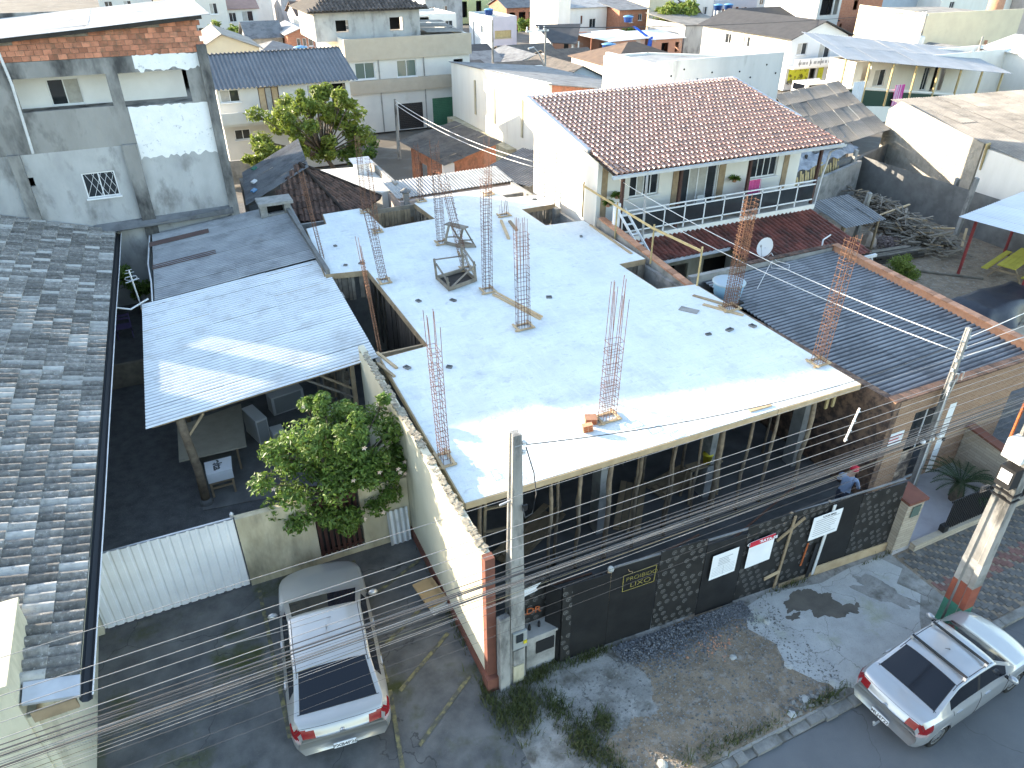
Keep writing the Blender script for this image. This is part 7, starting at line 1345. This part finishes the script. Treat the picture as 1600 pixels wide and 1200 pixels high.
    for e, rev in ((0,0),(len(xs)-1,1)):               # closed nose and tail
        for j in range(n-1):
            pts = [(X[e,j],Y[e,j],Zz[e,j]),(X[e,j+1],Y[e,j+1],Zz[e,j+1]),(X[e,j+1],-Y[e,j+1],Zz[e,j+1]),(X[e,j],-Y[e,j],Zz[e,j])]; put(('body',0), pts[::-1] if rev else pts)
    mt_ = dict(body=paint, rear_window=M_['car_glass'], windshield=M_['car_glass'], side_window_rear=M_['car_glass'], side_window_front=M_['car_glass'], pillar=M_['trim_black'], tail_light=M_['tail_red'], tail_light_inner=M_['tail_red'], tail_clear=M_['tail_clear'])
    def local(name_, b, m, par=t, smooth=False):
        me = b.mesh(name_); o_ = bpy.data.objects.new(name_, me); C.objects.link(o_); me.materials.append(m); o_.parent = par
        if smooth: me.polygons.foreach_set('use_smooth', [True]*len(me.polygons))
        return o_
    for (key, s_), quads in parts.items():
        idx = {}; vs = []; fs = []
        for q in quads:
            f = []
            for p in q:
                kk = (round(p[0],4),round(p[1],4),round(p[2],4))
                if kk not in idx: idx[kk] = len(vs); vs.append(p)
                if idx[kk] not in f: f.append(idx[kk])
            if len(f) > 2: fs.append(tuple(f))
        b = MB(); b.v = vs; b.f = fs; nm = {'side_window_rear':'side_window','side_window_front':'side_window','tail_light_inner':'tail_light_inner','tail_clear':'reversing_light'}.get(key, key); local(nm, b, mt_[key], smooth=True)
    def surf(x, q):                                    # point on the shell
        i = int(np.argmin(abs(xs-x*k))); j = int(round(q/9*(n-1))); return X[i,j], Y[i,j], Zz[i,j]
    for x0, q0, q1 in ((1.90,1.0,4.9),(1.02,3.2,4.9),(2.92,1.0,4.6)):     # door seams
        for s_ in (1,-1):
            b = MB(); pts = [surf(x0,q0+(q1-q0)*f/8) for f in range(9)]; b.tube([(p[0], s_*(p[1]+.001), p[2]) for p in pts], .006, 4); local('door_seam', b, M_['trim_black'])
    for q in (7.1,):                                   # roof drip rails
        for s_ in (1,-1): b = MB(); b.tube([(p[0], s_*p[1], p[2]+.003) for p in [surf(1.2-sh+1.35*f/10,q) for f in range(11)]], .007, 5); local('roof_rail', b, M_['trim_black'])
    for xx in (.665-sh,1.315-sh): b = MB(); b.tube([(p[0], p[1], p[2]) for p in [surf(xx,7.2+1.8*f/8) for f in range(9)]]+[(p[0], -p[1], p[2]) for p in [surf(xx,9-1.8*f/8) for f in range(1,9)]], .007, 5); local('window_seal', b, M_['trim_black'])
    for s_ in (1,-1): b = MB(); b.tube([(p[0], s_*p[1], p[2]+.002) for p in [surf(.66-sh+.65*f/10,7.25) for f in range(11)]], .007, 5); local('window_seal', b, M_['trim_black'])
    b = MB(); b.tube([(p[0]-.003, p[1], p[2]) for p in [surf(.10,4.0+5*f/8) for f in range(9)]]+[(p[0]-.003, -p[1], p[2]) for p in [surf(.10,9-5*f/8) for f in range(1,9)]], .0045, 4); local('boot_seam', b, M_['trim_black'])
    for s_ in (1,-1):
        for xx in (1.12,2.05): p = surf(xx,3.6); b = MB(); b.obox((p[0]+.06, s_*(p[1]+.015), p[2]-.03), (.085,0,0), (0,.014,0), (0,0,.014)); local('door_handle', b, paint)
        p = surf(2.78,4.6); b = MB(); b.obox((p[0],s_*(p[1]+.05),p[2]+.03), (.03,0,0), (0,.05,0), (0,0,.02)); mir = local('mirror', b, M_['trim_black']); b = MB(); c = V(p[0],s_*(p[1]+.15),p[2]+.07); b.lathe((0,0,0), [(.01,-.1),(.07,-.07),(.09,0),(.07,.07),(.01,.1)], 10); b.v = [(c.x+q[0]*.75, c.y+q[2]*1.0, c.z+q[1]*.85) for q in b.v]; local('mirror_shell', b, paint, mir, True)
    for wx, wz in wheels:
        for s_ in (1,-1):
            yc = HW*.985-.11; b = MB(); pr = [(.17,-.09),(.26,-.1),(.295,-.085),(.305,-.05),(.305,.05),(.295,.085),(.26,.1),(.19,.085)]; b.lathe((0,0,0), pr, 28, False); b.v = [(wx+q[0], s_*(yc+q[2]), wz+q[1]) for q in b.v]; whl = local('wheel', b, M_['tyre'], smooth=True)
            b = MB(); b.lathe((0,0,0), [(.02,.075),(.05,.075),(.06,.06)], 16); b.lathe((0,0,0), [(.175,.085),(.2,.09),(.205,.06),(.17,.03)], 28, False)
            for q in range(9): a_ = q*6.2832/9; b.bar((.05*math.cos(a_),.05*math.sin(a_),.065),(.185*math.cos(a_),.185*math.sin(a_),.07),.055,.02,(0,0,1))
            b.v = [(wx+q[0], s_*(yc+q[2]), wz+q[1]) for q in b.v]; local('rim', b, M_['rim'], whl)
            b = MB(); b.lathe((0,0,0), [(.01,-.02),(.175,-.02),(.175,.02),(.01,.02)], 20); b.v = [(wx+q[0], s_*(yc+q[2]), wz+q[1]) for q in b.v]; local('brake_disc', b, M_['trim_black'], whl)
            b = MB(); b.lathe((0,0,0), [(RW+.003,-.2),(RW+.003,.085)], 28, False); b.v = [(wx+q[0], s_*(yc+q[2]), max(wz+q[1],.2)) for q in b.v]; local('wheel_arch', b, M_['trim_black'])
    b = MB(); b.box(.45,-HW*.8,.19,L-.55,HW*.8,.24); local('underbody', b, M_['trim_black'])
    b = MB(); b.box(-.022,-.20,.44,-.006,.20,.57); pt_ = local('number_plate', b, M_['paper'])
    me_t = text(plate, M_['ink'], t, (0,0,0), (0,-1,0), (0,0,1), .115, bold=.003, align='CENTER'); me_t.parent = pt_; me_t.matrix_basis = Matrix(((0,0,-1,-.0235),(-1.0,0,0,0),(0,1,0,.465),(0,0,0,1)))
    if emblem: b = MB(); b.disc((.012,0,.86),.045,(1,0,.2),14,.03); local('emblem', b, M_['rim'])
    b = MB(); b.tube([(1.8*k,0,1.5),(1.76*k,0,1.53),(1.55*k,0,1.68)], [.012,.008,.004], 5); local('aerial', b, M_['trim_black'])
    if roofbars:
        for xx in (1.55-sh,2.25-sh):
            b = MB(); p = surf(xx,7.1); zz = p[2]+.075; b.bar((p[0],-p[1]-.02,zz),(p[0],p[1]+.02,zz),.055,.025); rb_ = local('roof_bar', b, M_['trim_black'])
            for s_ in (1,-1): b = MB(); b.obox((p[0],s_*p[1],p[2]+.035), (.045,0,0), (0,.03,0), (0,0,.04)); local('bar_foot', b, M_['galv'], rb_)
    if towbar: b = MB(); b.tube([(.05,0,.28),(-.12,0,.28),(-.14,0,.36)], .022, 8); b.lathe((-.14,0,.36), [(.02,0),(.03,.02),(.02,.045)], 8); local('tow_bar', b, M_['galv'])
    b = MB(); b.tube([(p[0]-.012, p[1], p[2]) for p in [(surf(.02,1.4)[0]-.004,s,.345) for s in np.linspace(-HW*.68,HW*.68,9)]], .012, 5); local('bumper_trim', b, paint)
    for s_ in (1,-1): b = MB(); b.obox((surf(.05,1.2)[0]-.012,s_*HW*.62,.40), (.006,0,0), (0,.11,0), (0,0,.02)); local('reflector', b, M_['tail_red'])
    return t
def pose(x, y, z, head):                               # rear centre on the ground, heading angle from +X
    M = Matrix.Rotation(head, 4, 'Z'); M.translation = (x,y,z); return M
sedan('parked_sedan', 'silver sedan parked nose-in towards the cream yard wall', pose(.63,8.98,.0,math.radians(90-6.6)), 4.48, .925, M_['car_beige_silver'], 'PXB4F26', .30, 1.085)
sedan('kerbside_sedan', 'silver sedan with black roof bars parked at the kerb beside the painted pole', pose(10.66,5.0,-.12,math.radians(3.6)), 4.2, .84, M_['car_silver'], 'MLJ4722', .10, roofbars=True, towbar=True)
bk_ = thing('book_stack', 'stack of old panels and a cardboard sheet leaning at the wall foot', 'panels', (3.65,12,0)); a_ = math.radians(105)
for k in range(7): c = V(3.52+.02*k*random.uniform(-1,1),12.05+.03*random.uniform(-1,1),.06+.05*k); MB().obox(c, V(.2,.03,0), V(-.06,.42,0), V(0,0,.02)).build('panel', M_['plastic_white'] if k < 5 else mat('cardboard', (.42,.28,.14), (.36,.24,.12), 3) if k == 5 else M_['cardboard'], bk_)
# ================================================================ right-hand pole, small pole, cables
pr = hpole('painted_pole', 'concrete pole with green and red painted base beside the kerbside sedan', 14.42,6.2,9.5,.34,.50,.18,.24, lean=(-.25,0))
def band(z0, z1, m, nm):
    b = MB(); h = 9.5; vs = []
    for z in (z0,z1):
        k_ = z/h; ww, dd = (.34-.16*k_)/2+.004, (.50-.26*k_)/2+.004; f = .28*ww; cx = 14.42-.25*k_; vs += [(cx-ww,6.2-dd,z),(cx+ww,6.2-dd,z),(cx+ww,6.2-dd*.5,z),(cx+ww-f,6.2-dd*.35,z),(cx+ww-f,6.2+dd*.35,z),(cx+ww,6.2+dd*.5,z),(cx+ww,6.2+dd,z),(cx-ww,6.2+dd,z),(cx-ww,6.2+dd*.5,z),(cx-ww+f,6.2+dd*.35,z),(cx-ww+f,6.2-dd*.35,z),(cx-ww,6.2-dd*.5,z)]
    b.add(vs, [(i,(i+1) % 12,12+(i+1) % 12,12+i) for i in range(12)]).build(nm, M_[m], pr)
band(0,.74,'paint_green','painted_band'); band(.74,1.42,'paint_redbrown','painted_band'); band(1.42,2.15,'concrete','painted_band')
MB().box(13.86,6.0,5.05,14.16,6.4,5.48).build('junction_box', M_['plastic_white'], pr); MB().box(13.90,6.02,4.38,14.18,6.34,4.85).build('meter', M_['black_metal'], pr); MB().box(13.885,6.06,4.52,13.899,6.30,4.78).build('meter_display', M_['paper'], pr); MB().box(14.12,5.97,3.97,14.42,6.43,4.0).build('cable_clamp', M_['black_metal'], pr); MB().box(14.12,5.97,4.12,14.42,6.43,4.15).build('cable_clamp', M_['black_metal'], pr)
MB().tube([(14.0,6.43,5.3),(14.02,6.46,7),(14.0,6.45,9)], .03, 6).build('conduit', M_['paint_orange'], pr)
for k in range(4): MB().tube([(14.05+.04*k,6.46,4.0),(13.98+.05*k,6.52,3.92),(14.0+.06*k,6.55,4.05),(14.15,6.46,4.1)], .012, 5).build('cable_coil', M_['black_cable'], pr)
for z in (7.6,6.8): MB().bar((13.6,6.2,z),(14.8,6.2,z),.07,.09).build('crossarm', M_['galv'], pr)
sp2 = hpole('service_pole', 'slim concrete service pole in front of the brick shop with white drop cables', 17.75,10.05,5.25,.16,.16,.10,.12, lean=(.12,.12))
for z, dx in ((4.95,.12),(4.65,.12),(4.35,.12),(4.3,-.1),(4.0,-.1)): MB().lathe((17.84+dx,10.12,z), [(.015,-.02),(.04,0),(.03,.03),(.04,.06),(.015,.08)], 8).build('insulator', M_['plastic_white'], sp2)
for x0 in (17.7,17.9): MB().tube([(x0-.05,10.05,3.2),(x0-.02,10.02,3.75),(x0+.06,10.0,4.0),(x0+.18,10.0,3.95),(x0+.2,10.0,3.7)], .018, 6).build('conduit', M_['plastic_white'], sp2, smooth=True)
MB().tube([(17.68,9.98,.2),(17.66,9.98,3.6)], .02, 6).build('conduit', M_['plastic_white'], sp2)
def cable(p, q, r, m, lab, sag=.15, grp=None, n=16, name='overhead_cable'):
    p, q = Vector(p), Vector(q); pts = [p.lerp(q, i/n)-V(0,0,sag*4*(i/n)*(1-i/n)) for i in range(n+1)]; return tag(MB().tube(pts, r, 5).build(name, M_[m], None, smooth=True), lab, 'cable', grp)
for i, (z, y, r_, m) in enumerate(((8.15,6.2,.0038,'grey_cable'),(7.66,6.2,.0048,'grey_cable'),(7.46,6.2,.0048,'grey_cable'),(7.30,6.2,.0042,'grey_cable'),(7.05,6.22,.0052,'grey_cable'))):
    cable((-34,y,z+.06),(14.2,y,z),r_,m,('topmost','second','third','fourth','lowest')[i]+' of the five single pale overhead wires',.10); cable((14.2,y,z),(62,y,z+.05),r_,m,('topmost','second','third','fourth','lowest')[i]+' pale overhead wire continuing right of the painted pole',.3)
rc = random.Random(11)
for i in range(28):
    z = rc.choice((rc.uniform(6.3,7.0), rc.gauss(6.75,.12), rc.uniform(5.95,7.15), rc.uniform(5.95,7.15))); y = rc.uniform(5.95,6.4); r_ = rc.choice((.0025,.003,.004,.005,.007) if 6.55 < z < 6.85 else (.002,.0025,.003)); dz = rc.uniform(-.1,.55); m = 'black_cable' if (rc.random() < .7 or r_ > .004) else 'grey_cable'
    if i in (9,): mm_ = mat('olive_cable', (.16,.14,.09), rough=.6) if 'olive_cable' not in M_ else M_['olive_cable']; m = 'olive_cable'
    cable((-34,y,z+dz*1.6),(14.2,y+rc.uniform(-.05,.05),z-.1),r_,m,'thin telecom cable in the dense overhead bundle',rc.uniform(.05,.2),'telecom cables in the overhead bundle'); 
    if i % 2: cable((14.2,y,z-.1),(62,y,z),r_,m,'thin telecom cable in the dense overhead bundle',.35,'telecom cables in the overhead bundle')
for z_, lab in ((6.78,'upper thick black cable of the overhead bundle'),(6.62,'lower thick black cable of the overhead bundle')): cable((-34,6.15,z_+.45),(14.2,6.2,z_-.08),.010,'black_cable',lab,.12)
spc = thing('cable_spacer', 'white vertical spacer clamped to the overhead wires above the hoarding end', 'cable spacer', (9.1,6.2,7.2)); MB().bar((8.86,6.2,7.72),(8.74,6.2,7.12),.02,.025).build('bar', M_['plastic_white'], spc)
for k in range(4): MB().lathe((8.86-.035*k,6.2,7.66-.17*k), [(.012,-.02),(.028,0),(.012,.02)], 8).build('clamp', M_['plastic_white'], spc)
cable((4.6,9.2,6.35),(17.7,10.1,4.9),.010,'black_cable','sagging black cable from the meter pole across the slab front',.45)
cable((17.75,10.1,4.9),(16.1,24.3,5.6),.014,'plastic_white','upper white drop cable over the corrugated roof to the balcony house',.35); cable((17.7,10.1,4.6),(16.2,24.0,4.9),.014,'plastic_white','lower white drop cable over the corrugated roof to the balcony house',.3)
for z, y, lab in ((4.95,12.5,'upper white drop cable running right from the service pole'),(4.65,11.6,'middle thin drop cable running right from the service pole'),(4.35,11.0,'lower white drop cable running right from the service pole')): cable((17.95,10.15,z),(34,y,z+.4),.013 if 'middle' not in lab else .007,'plastic_white',lab,.3)
cable((-.9,9.0,4.2),(1.0,11.2,1.6),.006,'grey_cable','loose thin wire dangling diagonally over the car park',.03)
# background poles and their wires
def bpole(x, y, h, lab, arm=True, lamp=False, z0=0, r0=.14):
    t = thing('background_pole', lab, 'utility pole', (x,y,z0)); MB().tube([(x,y,z0),(x,y,h)], [r0,r0*.6], 8).build('shaft', M_['pole_concrete'], t)
    if arm:
        MB().bar((x-1.9,y,h-.15),(x+.3,y,h-.15),.12,.12).build('crossarm', M_['plastic_white'], t)
        for k in range(4): MB().lathe((x-1.8+.55*k,y,h-.08), [(.05,0),(.09,.06),(.05,.14),(.08,.2),(.02,.3)], 7).build('insulator', M_['plastic_white'], t)
    if lamp: MB().tube([(x,y,h*.55),(x-.8,y-.3,h*.72),(x-1.4,y-.5,h*.8),(x-2.0,y-.7,h*.79)], [.06,.05,.05,.09], 6).build('lamp_arm', M_['galv'], t)
bpole(32.4,62,6.75,'concrete pole with a long white crossarm and street lamp behind the warehouse',True,True); bpole(30.9,70,6.8,'slim pole in front of the lavender house',False); bpole(34.3,55,5.6,'dark slim pole in front of the grey gable house',False,r0=.1); bpole(77.3,60,6.4,'pole with crossarms and transformer near the metal fence',True); bpole(15.3,51.5,4.1,'weathered timber pole beside the brick shack',False); bpole(73,50,5.4,'curved street lamp pole above the porch roof',False,True)
for dz in (0,.25): cable((15.3,51.5,4.0-dz),(15.9,31.5,4.6-dz),.02,'plastic_white','white drop cable sagging over the brick shack roof' if dz == 0 else 'second white drop cable sagging over the brick shack roof',.4)
for k in range(3): cable((30.6+.55*k,62,6.9),(77.3,60,6.7),.02,'black_cable','thin dark wire between the background poles',.5,'wires between background poles')
tf = thing('transformer', 'white drum transformer on the pole near the metal fence', 'transformer', (76.6,59.6,3.4)); MB().lathe((76.6,59.6,3.2), [(.5,0),(.55,.1),(.55,1.0),(.45,1.1)], 14).build('drum', M_['plastic_white'], tf, smooth=True); MB().bar((76.6,59.6,4.3),(76.6,59.6,4.6),.15,.15).build('bushing', M_['plastic_grey'], tf)
# parked white van roof near the shop
vn = thing('white_van', 'white van partly hidden behind the old workshop roof', 'van', (57.5,55.5,-.14)); b = MB(); b.prism([(56.4,54.6),(59.8,54.6),(59.9,54.9),(59.9,56.2),(59.8,56.4),(56.4,56.4)], .25, [1.7,1.7,1.5,1.5,1.7,1.7]); b.build('body', M_['white_paint'], vn); MB().box(56.385,54.75,1.0,56.398,56.25,1.55).build('rear_window', M_['car_glass'], vn); MB().box(56.8,54.585,1.0,59.4,54.598,1.5).build('side_window', M_['car_glass'], vn)
for x in (57.1,59.1):
    for y in (54.6,56.35): MB().disc((x,y,.16),.3,(0,1,0),16,.2).build('wheel', M_['tyre'], vn)
# ================================================================ person behind the hoarding
def person(lab, x, y, z0, face):
    t = thing('person', lab, 'person', (x,y,z0)); me = bpy.data.meshes.new('body')
    P = dict(pel=(0,0,.95,.14), wa=(0,.02,1.1,.13), ch=(.02,.05,1.32,.165), nk=(.04,.08,1.5,.06), hd=(.06,.12,1.62,.095), ht=(.07,.13,1.72,.085),
             sl=(-.2,.05,1.42,.065), el=(-.27,.12,1.16,.048), wl=(-.2,.34,1.06,.035), hl=(-.19,.42,1.04,.032), sr=(.22,.05,1.42,.065), er=(.3,.1,1.16,.048), wr=(.24,.32,1.02,.035), hr=(.23,.40,1.0,.032),
             ll=(-.1,0,.86,.1), kl=(-.11,.04,.48,.065), al=(-.11,-.02,.09,.045), fl=(-.12,.15,.04,.04), lr=(.1,0,.86,.1), kr=(.12,.05,.48,.065), ar=(.13,-.01,.09,.045), fr=(.14,.16,.04,.04))
    E = [('pel','wa'),('wa','ch'),('ch','nk'),('nk','hd'),('hd','ht'),('ch','sl'),('sl','el'),('el','wl'),('wl','hl'),('ch','sr'),('sr','er'),('er','wr'),('wr','hr'),('pel','ll'),('ll','kl'),('kl','al'),('al','fl'),('pel','lr'),('lr','kr'),('kr','ar'),('ar','fr')]
    for hnd in ('hl','hr'):
        hx, hy, hz, _ = P[hnd]; sg = -1 if hnd == 'hl' else 1
        for k in range(5):
            off = (k-1.5)*.02 if k < 4 else 0; a1 = hnd+'f%d' % k; a2 = a1+'b'; l = (.035,.042,.04,.032,.03)[k]
            if k < 4: P[a1] = (hx+off, hy+.02+l, hz-.005, .010); P[a2] = (hx+off*.9, hy+.02+l*1.6, hz-.035, .009)
            else: P[a1] = (hx-sg*.045, hy+.01, hz+.005, .011); P[a2] = (hx-sg*.05, hy+.045, hz-.01, .010)
            E += [(hnd,a1),(a1,a2)]
    ks = list(P); c, s_ = math.cos(face), math.sin(face)
    me.from_pydata([(P[k][0]*c-P[k][1]*s_, P[k][0]*s_+P[k][1]*c, P[k][2]) for k in ks], [(ks.index(a), ks.index(b)) for a, b in E], [])
    o = bpy.data.objects.new('body_source', me); C.objects.link(o); sk_ = o.modifiers.new('skin','SKIN'); o.modifiers.new('sub','SUBSURF').levels = 2
    for i, k in enumerate(ks): me.skin_vertices[0].data[i].radius = (P[k][3],P[k][3]*(.85 if k in ('ch','wa','pel') else 1)); me.skin_vertices[0].data[i].use_root = (k == 'pel')
    dg = bpy.context.evaluated_depsgraph_get(); dg.update(); bm = bpy.data.meshes.new_from_object(o.evaluated_get(dg)); bpy.data.objects.remove(o); bm.name = 'body'; bm.materials.clear()
    for m in (mat('skin', (.42,.25,.17), rough=.55), mat('shirt_blue', (.30,.38,.52), (.26,.33,.46), 8), mat('trousers', (.05,.055,.075))): bm.materials.append(m)
    for p in bm.polygons:
        z = p.center.z; rr = math.hypot(p.center.x, p.center.y); p.material_index = 2 if z < .98 and rr < .26 else (1 if z < 1.48 and (rr < .24 or z > 1.14) else 0); p.use_smooth = True
    b_ = bpy.data.objects.new('body', bm); C.objects.link(b_); b_.parent = t
    hx, hy = P['hd'][0]*c-P['hd'][1]*s_, P['hd'][0]*s_+P['hd'][1]*c; fd = V(-s_,c,0)
    cp_ = MB().lathe((hx,hy,1.655), [(.112,0),(.112,.04),(.09,.09),(.04,.125),(.005,.13)], 16); cp_.obox(V(hx,hy,1.662)+fd*.14, V(c,s_,0)*.075, fd*.07, (0,0,.008)); me2 = cp_.mesh('cap'); o2 = bpy.data.objects.new('cap', me2); C.objects.link(o2); me2.materials.append(M_['red_print']); o2.parent = t
    fc_ = MB(); fc_.obox(V(hx,hy,1.60)+fd*.098, V(c,s_,0)*.014, fd*.018, (0,0,.025))
    for q in (-1,1): fc_.lathe(V(hx,hy,1.625)+fd*.088+V(c,s_,0)*.036*q, [(.004,-.008),(.012,0),(.004,.008)], 8); fc_.obox(V(hx,hy,1.61)+V(c,s_,0)*.1*q, V(c,s_,0)*.012, fd*.02, (0,0,.03))
    fc_.obox(V(hx,hy,1.555)+fd*.09, V(c,s_,0)*.026, fd*.006, (0,0,.006)); me3 = fc_.mesh('face'); o3 = bpy.data.objects.new('face', me3); C.objects.link(o3); me3.materials.append(M_['skin']); o3.parent = t
    return t
person('person in a light blue shirt and red cap working behind the hoarding', 14.75,10.05,.04,math.radians(-70))
